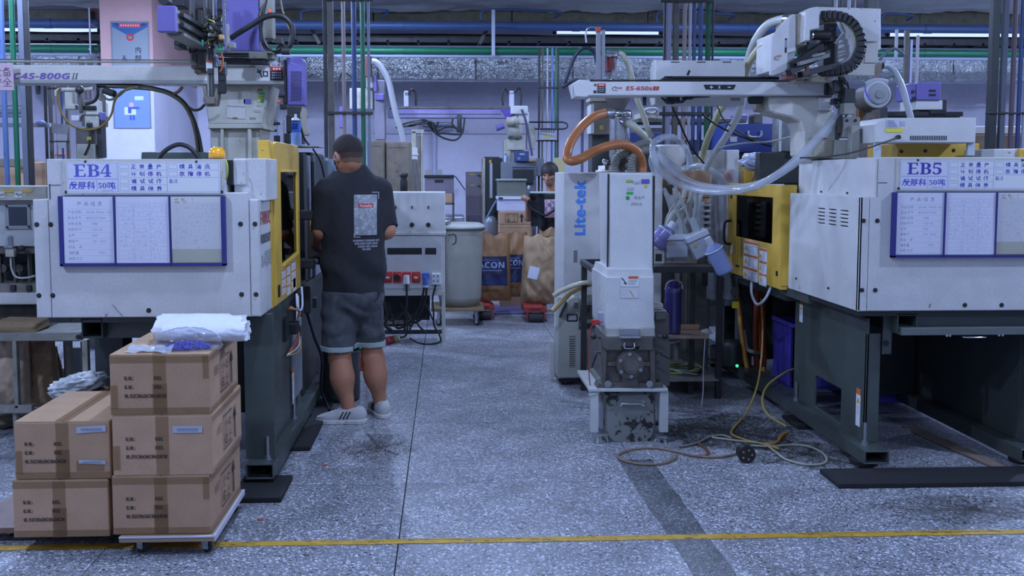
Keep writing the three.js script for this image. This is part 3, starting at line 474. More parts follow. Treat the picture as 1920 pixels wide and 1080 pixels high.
  obj('rear_cover', [bp(265, 285, 385, 300, 5.0, 0.4, 0.004)], mFrame, left);
  obj('toggle_housing', bx(-1.75, -0.98, 0.8, 1.45, -5.0, -4.8, 0.01), mOldWhite, left);
  // fixed platen housing under the robot
  obj('platen_cover', bx(-1.62, -0.95, 1.2, 1.5, -6.9, -5.7, 0.01), mOldWhite, left);
}
footPad('rubber_mat', 'black rubber pad under the front foot of the EB4 machine', at(420, 0, 4.4).x, -0.735, -4.62, -4.29);
footPad('rubber_mat', 'long black rubber pad under the aisle side of the EB4 machine behind its front foot', -0.9, -0.72, -6.15, -5.1);

// ---------------------------------------------------------------- right injection moulding machine
const FR = 4.62, right = thing('injection_moulding_machine', 'white injection moulding machine numbered EB5 with a low yellow safety door and vent slots', 'machine', V(2.5, 0, -6));
{
  const xL = 1.966, xR = 2.96, z0 = -FR, yB = 0.79, yS = 1.338, yT = 1.527, xU = at(1645, 330, FR).x, xs = at(1629, 450, FR).x;
  const slots = [];
  for (let c = 0; c < 3; c++) for (let k = 0; k < 5; k++) { const z = -4.76 - c * 0.15, y = 1.262 - k * 0.019; slots.push([[z, y], [z - 0.1, y], [z - 0.1, y + 0.006], [z, y + 0.006]]); }
  obj('side_cover', slab(quad(z0, -5.585, yB, yS), xL, 0.012, 1, 0.002, slots), mWhite, right);
  obj('vent_liner', bx(xL + 0.013, xL + 0.02, 1.15, 1.3, -5.2, -4.7, 0), mBlack, right);
  obj('corner_cover', [bx(xL, xs - 0.001, yB, yS, z0 - 0.02, z0, 0.003), bx(xL + 0.012, xL + 0.3, yS - 0.02, yS - 0.002, -5.58, z0 - 0.005, 0.003)], mWhite, right);
  obj('front_cover', ex([[xs + 0.001, yB], [xR, yB], [xR, yT], [xU + 0.001, yT], [xU + 0.001, yS + 0.003], [xs + 0.001, yS + 0.003]], 0.25, 0.004).translate(0, 0, z0 - 0.25), mWhite, right);
  obj('top_cover', [bx(xU - 0.005, xU + 0.35, yS - 0.01, yT - 0.005, -5.66, z0 - 0.012, 0.005)], mWhite, right);
  obj('panel_seam', [bx(xU + 0.004, at(1674, 0, FR).x, at(0, 343.8, FR).y, at(0, 342.8, FR).y, z0, z0 + 0.0015, 0), bx(xU - 0.001, xU + 0.001, yS, yT - 0.01, z0, z0 + 0.0012, 0)], mDarkSteel, right);
  screws(right, [[1619, 414], [1645, 414], [1616, 544], [1641, 544], [1809, 572], [1878, 572]].map(([x, y]) => at(x, y, FR).setZ(z0)), 0.0065);
  screws(right, [V(xL, 0.86, -5.45), V(xL, 0.86, -4.98), V(xU - 0.005, 1.35, -5.3), V(xU - 0.005, 1.35, -4.95)], 0.006, '-x');
  statusBoard(right, 'EB5', at(1681, 300, FR).x, at(0, 488.5, FR).y, at(1681, 300, FR).x + 0.728, at(0, 295, FR).y, z0);
  // yellow safety door with its window
  const dx = 1.93, dz0 = -5.63, dz1 = -6.72, dy0 = 0.775, dy1 = 1.382, win = quad(-5.78, -6.53, 1.03, 1.305);
  const door = obj('safety_door', [slab(quad(dz0, dz1, dy0, dy1), dx, 0.05, 1, 0.004, [win]), bx(dx + 0.01, dx + 0.09, dy0 + 0.02, dy1, -5.68, -5.625, 0.003)], mYellow, right);
  obj('door_window', bx(dx + 0.008, dx + 0.012, 1.02, 1.315, -6.54, -5.77, 0), mGlass, door);
  obj('handle', tb([V(dx, 1.13, -6.62), V(dx - 0.035, 1.125, -6.62), V(dx - 0.045, 1.11, -6.62), V(dx - 0.045, 0.99, -6.62), V(dx - 0.035, 0.975, -6.62), V(dx, 0.97, -6.62)], 0.009, 40, 8), mBlack, door);
  sticker('warning_label', door, 0.3, 0.25, V(dx - 0.001, 0.895, -6.18), warnTex, '-x'); sticker('warning_label', door, 0.14, 0.23, V(dx - 0.001, 0.88, -5.93), warnTex, '-x');
  sticker('round_label', door, 0.05, 0.06, V(dx - 0.001, 0.94, -6.6), M('#d8dadf'), '-x');
  obj('lock_slot', [bx(dx - 0.003, dx + 0.001, 0.83, 0.842, -6.5, -6.42, 0.001), bx(dx - 0.003, dx + 0.001, 0.85, 0.88, -5.69, -5.66, 0.001)], mBlack, door);
  obj('hinge', [bx(dx - 0.004, dx + 0.002, 1.28, 1.31, -6.64, -6.61, 0.001)], mBlack, door);
  obj('sensor_cable', tb([V(dx + 0.02, 0.79, -6.2), V(dx + 0.0, 0.7, -6.15), V(dx - 0.01, 0.64, -6.0), V(dx + 0.0, 0.7, -5.86), V(dx + 0.03, 0.78, -5.85)], 0.009, 40, 8), M('#c7cbd0'), door);
  // dark mould bay seen through the window, with steel rods and the mould
  obj('mould_bay', [bx(2.35, 2.42, 0.8, 1.4, -6.8, -5.66, 0), bx(1.99, 2.4, 0.78, 0.8, -6.8, -5.66, 0), bx(1.99, 2.4, 1.34, 1.36, -6.0, -5.66, 0)], mFrameDark, right);
  objs('clamp_rod', [cy(0.035, 1.1, 2.12, 1.28, -6.2, 'z'), cy(0.035, 1.1, 2.12, 0.98, -6.2, 'z')], mChrome, right);
  objs('mould', [bx(2.02, 2.3, 1.0, 1.25, -6.25, -6.0, 0.005), bx(2.05, 2.3, 0.95, 1.3, -6.55, -6.35, 0.005)], mIron, right);
  objs('mould_hose', [tb([V(2.02, 1.2, -6.1), V(1.98, 1.15, -6.2), V(1.99, 1.05, -6.4), V(2.05, 1.1, -6.45)], 0.008, 30, 6), tb([V(2.03, 1.08, -6.05), V(1.98, 1.03, -6.1), V(1.99, 1.12, -6.3), V(2.04, 1.22, -6.4)], 0.008, 30, 6)], mHose, right);
  // controller behind the door
  const cc = obj('controller_cabinet', [bx(1.87, 2.0, 0.5, 1.615, -7.3, -6.98, 0.006)], M('#a7aaa8', { map: dirty, roughness: 0.55 }), right);
  obj('cabinet_door', bx(1.99, 2.075, 0.5, 1.615, -7.3, -6.955, 0.006), mWhite, cc);
  obj('emergency_stop', [cy(0.016, 0.02, 1.985, 1.43, -6.945, 'z'), cy(0.022, 0.014, 1.985, 1.43, -6.93, 'z')], mRed, cc); obj('stop_plate', cy(0.03, 0.006, 1.99, 1.43, -6.952, 'z'), mYellow, cc);
  obj('rear_panel', bp(1290, 290, 1340, 505, 7.4, 0.05, 0.004), worn('#b0b0b0'), right);
  obj('yellow_base', [bp(1397, 312, 1425, 348, 6.9, 0.3, 0.006), bp(1386, 300, 1420, 312, 7.3, 0.3, 0.005)], mYellow, right);
  obj('bay_cover', [bp(1425, 285, 1500, 345, 6.2, 0.1, 0.01)], mFrameDark, right);
  obj('hose', [tb([at(1396, 291, 6.9), at(1408, 293, 6.85), at(1414, 305, 6.85), at(1414, 328, 6.85), at(1411, 337, 6.9)], 0.014, 40, 10)], M('#d5b06a', { roughness: 0.4 }), right);
  // frame
  const y0 = 0.045, y1 = 0.11, bx0 = at(1621, 870, 4.6).x, bx1 = at(1667, 870, 4.6).x;
  obj('base_beam', tube4(bx0, bx1, y0, y1, -8.2, -4.6), mFrame, right);
  obj('base_beam', tube4(2.79, 2.91, y0, y1, -8.2, -4.6), mFrame, right);
  const px = 2.075, hole = [[-5.05, 0.13], [-5.05, 0.315], [-5.4, 0.315], [-5.42, 0.30], [-5.42, 0.14]];
  obj('frame_leg', [slab(quad(-4.75, -5.76, y1, 0.735), px, 0.012, 1, 0.002, [hole]), bx(px, px + 0.07, y1, 0.66, -4.77, -4.75, 0.003), ex([[px + 0.07, 0.56], [px + 0.115, 0.56], [px + 0.115, 0.79], [px + 0.07, 0.79]], 0.012, 0.002).translate(0, 0, -4.74)], mFrame, right);
  obj('frame_leg', [bx(2.87, 2.91, y1, 0.79, -4.77, -4.7, 0.003), bx(2.87, 2.9, y1, 0.79, -8.0, -4.77, 0.003)], mFrame, right);  // rear plate is an added dark panel closing the bright gap behind
  obj('leg_hole', cy(0.016, 0.004, px + 0.085, 0.615, -4.729, 'z', 0.016, 16), mBlack, right);
  sticker('warning_tag', right, 0.05, 0.19, V(px - 0.001, 0.27, -4.83), tagTex, '-x'); sticker('warning_tag', right, 0.05, 0.12, V(px - 0.001, 0.64, -5.66), tagTex, '-x');
  for (const z of [-4.72, -5.68, -7.1]) stud(right, bx0 + 0.05, y1, z);
  for (const [x, z] of [[bx0 + 0.03, -4.68], [bx0 + 0.05, -5.55], [2.85, -4.68], [bx0 + 0.05, -7.4]]) obj('foot', [cy(0.066, 0.02, x, 0.036, z, 'y', 0.07, 24), cy(0.03, 0.02, x, 0.05, z)], mBlack, right);
  const t0 = at(1683, 588, 4.66), t1 = at(1720, 623, 4.66);
  obj('cross_tube', [tube4(t0.x, t1.x, t1.y, t0.y, -6.2, -4.66), bx(t0.x + 0.006, t1.x - 0.006, t1.y + 0.006, t0.y - 0.006, -6.2, -5.1, 0)], mFrame, right);
  obj('bed_plate', [bx(1.99, 2.95, yB - 0.03, yB, -8.2, -4.66, 0.002)], mFrameDark, right);
  obj('cross_plate', bx(t1.x, 2.9, t1.y, t0.y + 0.004, -4.72, -4.68, 0.002), mFrame, right);
  const dr = obj('drawer', bx(at(1711, 0, 4.64).x, 2.88, at(0, 641, 4.64).y, at(0, 626, 4.64).y, -5.2, -4.64, 0.003), M('#6a726f', { map: wear, roughness: 0.45 }), right);
  const hl = at(1806, 632, 4.63), hr = at(1848, 632, 4.63);
  obj('handle', tb([hl.clone().setZ(-4.64), hl.clone().setZ(-4.625), hr.clone().setZ(-4.625), hr.clone().setZ(-4.64)], 0.004, 20, 8), mChrome, dr);
  screws(dr, [[1775, 629], [1781, 629], [1873, 628], [1880, 628]].map(([x, y]) => at(x, y, 4.64).setZ(-4.64)), 0.004, 'z', mChrome);
  obj('side_beam', [bx(2.02, 2.09, 0.69, 0.79, -7.6, -5.76, 0.004), bx(1.98, 2.05, 0.735, 0.79, -6.7, -5.3, 0.003)], mFrame, right);
  objs('inner_panel', [bx(2.2, 2.86, 0.3, 0.76, -6.55, -6.5, 0.002), bx(2.45, 2.86, 0.1, 0.6, -5.9, -5.86, 0.002)], mFrameDark, right);
  objs('rear_post', [bx(2.06, 2.14, 0.11, 0.72, -7.3, -7.2, 0.003), bx(2.06, 2.14, 0.11, 0.72, -6.85, -6.78, 0.003)], mFrameDark, right);
  obj('inner_cabinet', bx(2.22, 2.8, 0.12, 0.7, -8.0, -6.9, 0.01), mFrameDark, right);
  // cable loom hanging behind the door
  const hose = (name, pts, r, m) => obj(name, tb(pts, r, 50, 8), m, right);
  hose('cooling_hose', [at(1384, 512, 6.9), at(1386, 580, 6.8), at(1394, 650, 6.7), at(1404, 700, 6.65), at(1416, 722, 6.6), at(1430, 712, 6.6), at(1432, 690, 6.65)], 0.017, M('#b77d2e', { roughness: 0.4 }));
  hose('cooling_hose', [at(1421, 530, 6.5), at(1418, 600, 6.6), at(1418, 660, 6.7), at(1420, 705, 6.7)], 0.02, M('#8a3b22', { roughness: 0.5 }));
  hose('cooling_hose', [at(1433, 530, 6.5), at(1432, 600, 6.6), at(1434, 650, 6.7), at(1432, 700, 6.7)], 0.016, M('#7a3420', { roughness: 0.5 }));
  hose('cooling_hose', [at(1427, 525, 6.5), at(1424, 600, 6.65), at(1427, 670, 6.75)], 0.013, mOrange);
  obj('pump_light', ball(0.011, ...at(1382, 686, 6.6).toArray(), 1, 1, 1, 12), M('#2fe0a0', { emissive: new THREE.Color(0.1, 0.9, 0.5), emissiveIntensity: 1.2 }), right);
  obj('pump', [lathe([[0, 0], [0.07, 0], [0.075, 0.02], [0.075, 0.16], [0.05, 0.19], [0, 0.19]], at(1372, 690, 6.75).x, 0.1, -6.75), bx(1.92, 2.1, 0.1, 0.2, -7.1, -6.85, 0.02)], mFrameDark, right);
  obj('valve_block', [bx(1.9, 2.04, 0.6, 0.75, -6.95, -6.8, 0.008), cy(0.05, 0.1, 1.93, 0.68, -6.78, 'z'), cy(0.03, 0.14, 1.98, 0.64, -6.75, 'z')], mIron, right);
  obj('yellow_clip', [bp(1374, 566, 1386, 578, 6.7, 0.02, 0.002)], M('#d6c02a'), right);
  hose('drain_hose', [at(1395, 618, 6.75), at(1402, 655, 6.7), at(1412, 660, 6.65), at(1425, 662, 6.7)], 0.014, M('#8c9088'));
}
footPad('rubber_mat', 'long black rubber slab under the front feet of the EB5 machine', 1.8, 3.15, -4.615, -4.375);
footPad('rubber_mat', 'small black rubber pad under the second foot of the EB5 machine beside the coiled cord', 1.98, 2.26, -5.68, -5.42);
footPad('rubber_mat', 'black rubber pad under the rear foot of the EB5 machine', 1.98, 2.26, -7.55, -7.25);
one('floor_light_patch', 'pale strip standing in for a patch of light on the floor inside the EB5 machine base', 'board', turned(bx(2.64, 2.72, 0.002, 0.014, -5.4, -4.64, 0.003), 'y', 0.12, 2.68, 0, -5.0), worn('#a08f84'));  // pale slab stands in for light falling on the floor from behind
{
  const t = thing('plastic_crate', 'blue plastic crate standing upright behind the leg plate of the EB5 machine', 'crate', V(2.3, 0.1, -6.1));
  const m = M('#443a9c', { roughness: 0.5, map: wear });
  obj('crate_wall', [bx(2.13, 2.15, 0.12, 0.52, -6.3, -5.95, 0.003), bx(2.48, 2.5, 0.12, 0.52, -6.3, -5.95, 0.003), bx(2.13, 2.5, 0.12, 0.52, -5.97, -5.95, 0.003), bx(2.13, 2.5, 0.12, 0.52, -6.3, -6.28, 0.003)], m, t);
  obj('crate_bottom', bx(2.13, 2.5, 0.11, 0.13, -6.3, -5.95, 0.003), m, t); obj('rim', [bx(2.12, 2.51, 0.5, 0.525, -5.955, -5.935, 0.004), bx(2.115, 2.135, 0.5, 0.525, -6.3, -5.94, 0.004)], m, t);
  for (let k = 0; k < 5; k++) obj('rib', bx(2.123, 2.131, 0.13, 0.5, -6.28 + k * 0.075, -6.275 + k * 0.075, 0.001), m, t);
  const t2 = thing('plastic_tray', 'low blue plastic tray on the floor under the EB5 machine, seen through the leg cutout', 'tray', V(2.7, 0.11, -6.2));
  obj('tray_wall', [bx(2.52, 2.88, 0.03, 0.15, -5.97, -5.95, 0.003), bx(2.52, 2.54, 0.03, 0.15, -6.4, -5.95, 0.003), bx(2.86, 2.88, 0.03, 0.15, -6.4, -5.95, 0.003), bx(2.52, 2.88, 0.03, 0.15, -6.4, -6.38, 0.003)], m, t2); obj('tray_bottom', bx(2.52, 2.88, 0.02, 0.035, -6.4, -5.95, 0.003), m, t2);
  t.position.y -= 0; 
}
// white instrument box on top of the machine with its stand and the yellow cover behind it
{
  const t = thing('control_box', 'white vented control box with a yellow label standing on the EB5 machine', 'control box', at(1740, 296, 5.1));
  const a = at(1660, 221, 5.1), b = at(1829, 269, 5.1);
  obj('box_body', [ex([[a.x - 0.05, b.y + 0.005], [b.x, b.y + 0.003], [b.x, a.y + 0.003], [a.x, a.y], [a.x - 0.055, a.y - 0.035]], 0.3, 0.004).translate(0, 0, -5.4)], mWhite, t);
  for (let k = 0; k < 22; k++) obj('vent_slot', bp(1706.5 + k * 3.2, 254.5, 1708 + k * 3.2, 263, 5.099, 0.004, 0), mBlack, t);
  sticker('yellow_label', t, 0.095, 0.02, at(1677, 244.5, 5.098), M('#d8cf3a')); sticker('rating_label', t, 0.07, 0.042, at(1674, 232, 5.098), canvasTex(120, 70, (c) => { c.fillStyle = '#b9bfcc'; c.fillRect(0, 0, 120, 70); c.fillStyle = '#5b6278'; for (let k = 0; k < 5; k++) c.fillRect(8, 8 + k * 12, 60 + k * 9, 6); }));
  sticker('round_mark', t, 0.022, 0.022, at(1693, 231.5, 5.098), M('#a9aec0'));
  obj('cable', tb([at(1684, 257, 5.08), at(1680, 259, 5.02), at(1664, 265, 4.98), at(1632, 276, 4.95), at(1590, 288, 4.95), at(1545, 294, 5.0), at(1500, 296, 5.1)], 0.0045, 60, 6), M('#3b3d36'), t);
  obj('gland', cy(0.011, 0.02, ...at(1684, 257, 5.09).toArray(), 'z'), mBlack, t);
  objs('stand_leg', [bp(1641, 238, 1652, 297, 5.12, 0.02, 0.003), bp(1815, 268, 1828, 292, 5.12, 0.02, 0.003)], M('#b6bdc4'), t);
  const y = thing('yellow_cover', 'yellow sheet-metal cover behind the white control box on the EB5 machine', 'machine cover', at(1760, 296, 5.4));
  obj('cover_plate', [bp(1684, 268.5, 1836, 298, 5.35, 0.4, 0.006)], mYellow, y); screws(y, [[1690, 284], [1735, 283], [1788, 282]].map(([x, z]) => at(x, z, 5.35)), 0.006);
  const y2 = thing('yellow_cover', 'yellow cover at the right edge above the EB5 board', 'machine cover', at(1905, 296, 5.0)); obj('cover_plate', bp(1911, 278, 1990, 300, 5.0, 0.3, 0.01), mYellow, y2); obj('white_cap', bp(1864, 279, 1911, 298, 5.02, 0.3, 0.006), mWhite, y2);
}

// ---------------------------------------------------------------- helpers in photograph lines of sight
const pt = (l, d) => l.map(([x, y, dd]) => at(x, y, dd ?? d));
function plate(poly, d, depth, bevel = 0.004, holes = []) { // outline seen at distance d, pushed away from the viewer
  const q = (l) => l.map(([x, y]) => { const p = at(x, y, d); return [p.x, p.y]; });
  return ex(q(poly), depth, bevel, holes.map(q)).translate(0, 0, -d - depth);
}
function hoseOf(parent, name, pts, r, m, seg = 60) { return obj(name, tb(pts, r, seg, 10), m, parent); }
function noticeTex(h = 120) { return canvasTex(120, h, (c) => { c.fillStyle = '#22252b'; c.fillRect(0, 0, 120, h); c.fillStyle = '#b23429'; c.fillRect(0, 0, 120, h * 0.3); c.fillStyle = '#e8c8c0'; for (let k = 0; k < 3; k++) c.fillRect(26 + k * 26, h * 0.08, 18, h * 0.15); c.fillStyle = '#b8bcc4'; for (let k = 0; k < 3; k++) for (let j = 0; j < 5; j++) c.fillRect(16 + j * 18, h * (0.4 + k * 0.18), 12, h * 0.07); }); }
const hazardTex = canvasTex(90, 90, (c) => { c.fillStyle = '#c9c8c2'; c.fillRect(0, 0, 90, 90); c.strokeStyle = '#26282c'; c.lineWidth = 8; c.strokeRect(52, 34, 26, 26); c.beginPath(); c.moveTo(14, 18); c.lineTo(30, 40); c.lineTo(44, 70); c.moveTo(8, 34); c.lineTo(30, 40); c.lineTo(36, 22); c.stroke(); c.beginPath(); c.arc(24, 14, 6, 0, 7); c.fill(); });

// ---------------------------------------------------------------- left take-out robot
const robotL = thing('takeout_robot', 'take-out robot with a long white traverse beam and purple covers over the EB4 machine', 'robot', V(-1.1, 1.5, -5.2));
{
  const d = 5.1, a = at(-70, 121, d), b = at(535, 158, d), R = robotL;
  const beam = obj('traverse_beam', ex([[0, 0.012], [0.012, 0], [0.14, 0], [0.15, 0.01], [0.15, a.y - b.y - 0.01], [0.14, a.y - b.y], [0.008, a.y - b.y], [0, a.y - b.y - 0.008]].map(([z, y]) => [z, y]), b.x - a.x, 0.002).rotateY(Math.PI / 2).translate(a.x, b.y, -d).applyMatrix4(new THREE.Matrix4()), mCream, R);
  obj('beam_lip', bx(a.x, b.x, b.y - 0.001, b.y + 0.018, -d - 0.02, -d + 0.004, 0.003), M('#9c9d98', { map: wear, roughness: 0.5 }), R);
  objs('top_rail', [bp(-70, 113, 385, 118, d + 0.05, 0.03, 0.002), bp(-70, 110, 385, 112, d + 0.12, 0.05, 0.002)], mBrass.clone ? M('#8c877a', { metalness: 0.4, roughness: 0.5 }) : mIron, R);
  sticker('model_lettering', R, 0.35, 0.043, at(88, 142, d - 0.003), bareTex(512, 64, (c) => { c.fillStyle = '#6a4f9c'; c.setTransform(1.0, 0, -0.25, 1, 14, 0); fit(c, 'C4S-800G', 2, 55, 420, 'bold 60px sans-serif'); c.fillStyle = '#3c3c52'; fit(c, 'II', 430, 55, 46, '60px serif'); }));
  sticker('hazard_print', R, 0.07, 0.075, at(492, 138, d - 0.002), hazardTex); sticker('warning_notice', R, 0.066, 0.07, at(519, 138, d - 0.003), noticeTex());
  // pedestal
  obj('pedestal', [plate([[379, 159], [506, 159], [501, 188], [493, 233], [391, 233], [384, 188]], d + 0.06, 0.3, 0.006), plate([[390, 232], [494, 232], [494, 241], [390, 241]], d + 0.045, 0.33, 0.003), plate([[393, 241], [489, 241], [485, 305], [398, 305]], d + 0.08, 0.28, 0.004)], mHopper, R);
  obj('pedestal_rib', [plate([[413, 241], [419, 241], [419, 305], [413, 305]], d + 0.05, 0.05, 0.003)], mHopper, R); obj('pedestal_rib', [plate([[464, 241], [471, 241], [473, 305], [464, 305]], d + 0.05, 0.05, 0.003)], mHopper, R);
  const dots = [[488, 168.5, 10, 4, '#8d5a4c'], [491, 175, 11, 4.5, '#19b04a'], [490, 181.5, 11, 4.5, '#96a43c'], [485, 188, 6, 6, '#b8bc32'], [492, 189, 6, 6, '#15833c'], [464, 190.5, 14, 8, '#56509c'], [441, 222, 9, 3, '#a8814a'], [486, 197, 9, 4, '#a2a69a'], [482, 208, 13, 4, '#9fa098'], [443, 192, 32, 14, '#b2b2aa'], [443, 212, 34, 20, '#b9b9b4']];
  for (const [x, y, w, h, c] of dots) sticker('label', R, w * d / FOCAL, h * d / FOCAL, at(x, y, d + 0.058), M(c, { map: wear }), 'z', -0.06);
  sticker('number_mark', R, 0.045, 0.022, at(475, 222, d + 0.058), bareTex(96, 48, (c) => { c.fillStyle = '#6d6f6a'; c.font = 'bold 40px sans-serif'; c.fillText('EB4', 6, 38, 86); }));
  // purple end cover with perforations
  const ea = at(537, 108, d - 0.03), eb = at(573, 198, d - 0.03);
  const end = obj('end_cover', [ex([[0, 0], [eb.x - ea.x, 0], [eb.x - ea.x, ea.y - eb.y - 0.02], [eb.x - ea.x - 0.02, ea.y - eb.y], [0, ea.y - eb.y]], 0.06, 0.006).translate(ea.x, eb.y, -d + 0.03 - 0.06)], mPurple, R);
  const holes = []; for (let r = 0; r < 17; r++) for (let c = 0; c < 6; c++) { const p = at(546 + (c + (r % 2) * 0.5) * 3.4, 135 + r * 3.3, d - 0.031); holes.push(cy(0.0034, 0.002, p.x, p.y, -d + 0.0305, 'z', 0.0034, 8)); }
  obj('perforation', holes, mBlack, end).userData.kind = 'stuff';
  obj('end_bracket', bp(532, 112, 538, 195, d - 0.01, 0.2, 0.003), mDarkSteel, R);
  // kick arm coming forward, with its purple end
  const k0 = at(293, 10, 4.4), k1 = at(330, 60, 4.4);
  obj('kick_beam', [bx(k0.x + 0.005, k1.x - 0.004, k1.y + 0.012, k0.y - 0.01, -5.15, -4.44, 0.004), bx(k0.x + 0.012, k1.x + 0.01, k1.y - 0.004, k1.y + 0.01, -5.1, -4.5, 0.002)], M('#8f9089', { map: dirty, metalness: 0.3, roughness: 0.5 }), R);
  obj('kick_cover', bx(k0.x, k1.x, k1.y, k0.y, -4.44, -4.4, 0.006), mPurple, R);
  obj('kick_rail', [bx(k1.x, k1.x + 0.02, k1.y + 0.03, k1.y + 0.05, -5.12, -4.46, 0.002), bx(k1.x, k1.x + 0.02, k0.y - 0.04, k0.y - 0.02, -5.12, -4.46, 0.002)], mDarkSteel, R);
  objs('kick_motor', [cy(0.022, 0.07, ...at(310, 2, 4.55).toArray(), 'z'), bp(318, -14, 345, 12, 4.7, 0.1, 0.006)], mBlack, R);
  objs('kick_slide', [bp(326, 78, 344, 92, 4.85, 0.06, 0.003), bp(346, 82, 362, 94, 4.95, 0.1, 0.003)], mIron, R); obj('kick_clamp', bp(326, 76, 338, 84, 4.8, 0.04, 0.002), mBlack, R);
  // carriage
  obj('carriage', [bp(352, -30, 362, 118, 5.0, 0.06, 0.004), bp(363, 16, 376, 92, 4.97, 0.08, 0.003), bp(358, 96, 386, 124, 4.98, 0.1, 0.004), bp(380, -30, 386, 100, 5.02, 0.06, 0.002)], mIron, R);
  obj('carriage_plate', [bp(398, 96, 511, 100, d - 0.06, 0.14, 0.003), bp(466, 98, 500, 110, d - 0.08, 0.1, 0.003), bp(500, 100, 511, 110, d - 0.04, 0.1, 0.003)], M('#8b8b80', { map: dirty, metalness: 0.3 }), R);
  objs('carriage_rail', [bp(418, 99, 468, 106, d - 0.05, 0.04, 0.003), bp(410, 108, 500, 119, d - 0.02, 0.1, 0.003)], mDarkSteel, R);
  objs('motor', [bp(469, 110, 495, 119, d - 0.07, 0.08, 0.003), cy(0.03, 0.12, ...at(350, 45, 4.95).toArray(), 'z')], mBlack, R);
  obj('clamp_bracket', [bp(364, 122, 388, 137, d - 0.02, 0.03, 0.003), bp(358, 122, 372, 128, d - 0.03, 0.03, 0.002)], M('#76665a', { map: dirty, metalness: 0.3 }), R);
  objs('gantry_post', [bp(352, -30, 356, 100, 4.92, 0.02, 0.001), bp(366, 12, 369, 140, 4.92, 0.02, 0.001)], mBlack, R);
  // vertical arms with the gripper
  obj('main_arm', [bp(385, -30, 400, 105, 4.86, 0.05, 0.004), bp(387, 100, 399, 182, 4.84, 0.04, 0.003)], M('#a9aba6', { map: dirty, metalness: 0.25, roughness: 0.45 }), R);
  objs('arm_rail', [bp(391, -30, 392.5, 180, 4.835, 0.01, 0), bp(396.5, -30, 398, 180, 4.835, 0.01, 0)], mDarkSteel, R);
  objs('sub_arm', [bp(403, -30, 406, 92, 4.95, 0.03, 0.002), bp(419, -30, 423, 46, 4.95, 0.03, 0.002), bp(407, 112, 416, 122, 4.85, 0.03, 0.003), bp(419, 116, 424, 140, 4.85, 0.03, 0.002)], mSteel, R);
  obj('air_cylinder', [bp(408, 124, 421, 175, 4.83, 0.05, 0.006), bp(409, 136, 420, 139, 4.825, 0.05, 0.002), bp(409, 149, 420, 151, 4.825, 0.05, 0.001)], mBlack, R);
  obj('gripper', [plate([[379, 160], [386, 160], [389, 180], [398, 180], [404, 166], [410, 168], [409, 182], [406, 198], [386, 199], [380, 188], [382, 178]], 4.84, 0.06, 0.004), bp(385, 182, 402, 195, 4.82, 0.04, 0.004)], M('#8a8780', { map: dirty, metalness: 0.4 }), R);
  sticker('warning_label', R, 0.03, 0.012, at(392.5, 115, 4.835), M('#b8563c')); sticker('arm_label', R, 0.03, 0.04, at(392.5, 125, 4.835), M('#c9c9c4', { map: wear })); obj('arm_clamp', bp(388, 128, 399, 139, 4.83, 0.03, 0.003), mDarkSteel, R);
  // tangle of air lines at the wrist
  const r = seeded(77), cs = [mBlack, M('#5f6a5a'), mBrass, M('#8f8a58'), M('#3c4a52'), mRubber];
  for (let k = 0; k < 16; k++) { const cx = 400 + (r() - 0.5) * 14, pts = []; const n = 5, ph = r() * 6; for (let i = 0; i <= n; i++) pts.push(at(cx + Math.cos(ph + i * 1.25) * (8 + r() * 9), 34 + i * 10 + (r() - 0.5) * 14, 4.78 + r() * 0.07)); hoseOf(R, 'air_line', pts, 0.0026 + r() * 0.0022, cs[k % 6], 36); }
  obj('valve_block', [bp(421, 44, 428, 96, 4.82, 0.04, 0.004), bp(428, 79, 440, 90, 4.8, 0.04, 0.004), bp(389, 62, 404, 68, 4.78, 0.03, 0.003), bp(392, 46, 404, 56, 4.79, 0.04, 0.005)], M('#a6a9aa', { map: dirty }), R);
  obj('fitting', [bp(409, 64, 419, 74, 4.76, 0.03, 0.006)], M('#c49a6a'), R); obj('fitting', [bp(377, 74, 381, 86, 4.8, 0.02, 0.003)], M('#2a8f7c'), R); obj('valve_knob', [bp(399, 52, 414, 58, 4.76, 0.02, 0.003), bp(404, 40, 416, 48, 4.78, 0.03, 0.003)], mBlack, R);
  hoseOf(R, 'air_line', pt([[415, 100], [418, 110], [417, 125], [413, 134]], 4.8), 0.004, M('#c2602c'));
  // black flexible conduit loop
  hoseOf(R, 'conduit', pt([[432, 72], [445, 63], [470, 48], [492, 34], [512, 29], [532, 32], [545, 45], [549, 62], [545, 82], [536, 93]], 5.0), 0.014, mBlack);
  for (let k = 0; k < 4; k++) hoseOf(R, 'cable', pt([[500, 0], [494 - k * 3, 30], [490 + k * 3, 70 + k * 4], [498 + k * 6, 92 + k * 2], [520, 100 - k * 3], [532, 88 - k * 4], [520 - k * 5, 78]], 5.12 + k * 0.02), 0.005, [mBlack, mRubber, M('#6c6a58'), mBlack][k]);
  hoseOf(R, 'cable', pt([[525, -10], [530, 20], [538, 45], [545, 60]], 5.05), 0.005, M('#6c6a4e'));
  objs('cable_clamp', [bp(515, 70, 528, 82, 5.02, 0.04, 0.006), cy(0.018, 0.04, ...at(536, 96, 5.0).toArray(), 'x')], mDarkSteel, R);
  obj('electric_box', [bp(490, -20, 511, 72, 5.25, 0.1, 0.004)], M('#8f9086', { map: dirty }), R);
  obj('status_light', bp(503.5, 17.5, 507.5, 22.5, 5.24, 0.012, 0.002), M('#ff3b30', { emissive: new THREE.Color(1, 0.1, 0.06), emissiveIntensity: 1.0 }), R);
  obj('vertical_housing', [bp(415, -60, 488, 97, 5.3, 0.22, 0.012)], mPurple, R);
  // harness hanging below the beam
  hoseOf(R, 'harness', pt([[182, 160], [215, 161], [250, 162], [290, 167], [320, 176], [345, 194], [360, 220], [370, 250], [376, 280], [379, 302]], d + 0.02), 0.013, mBlack, 90);
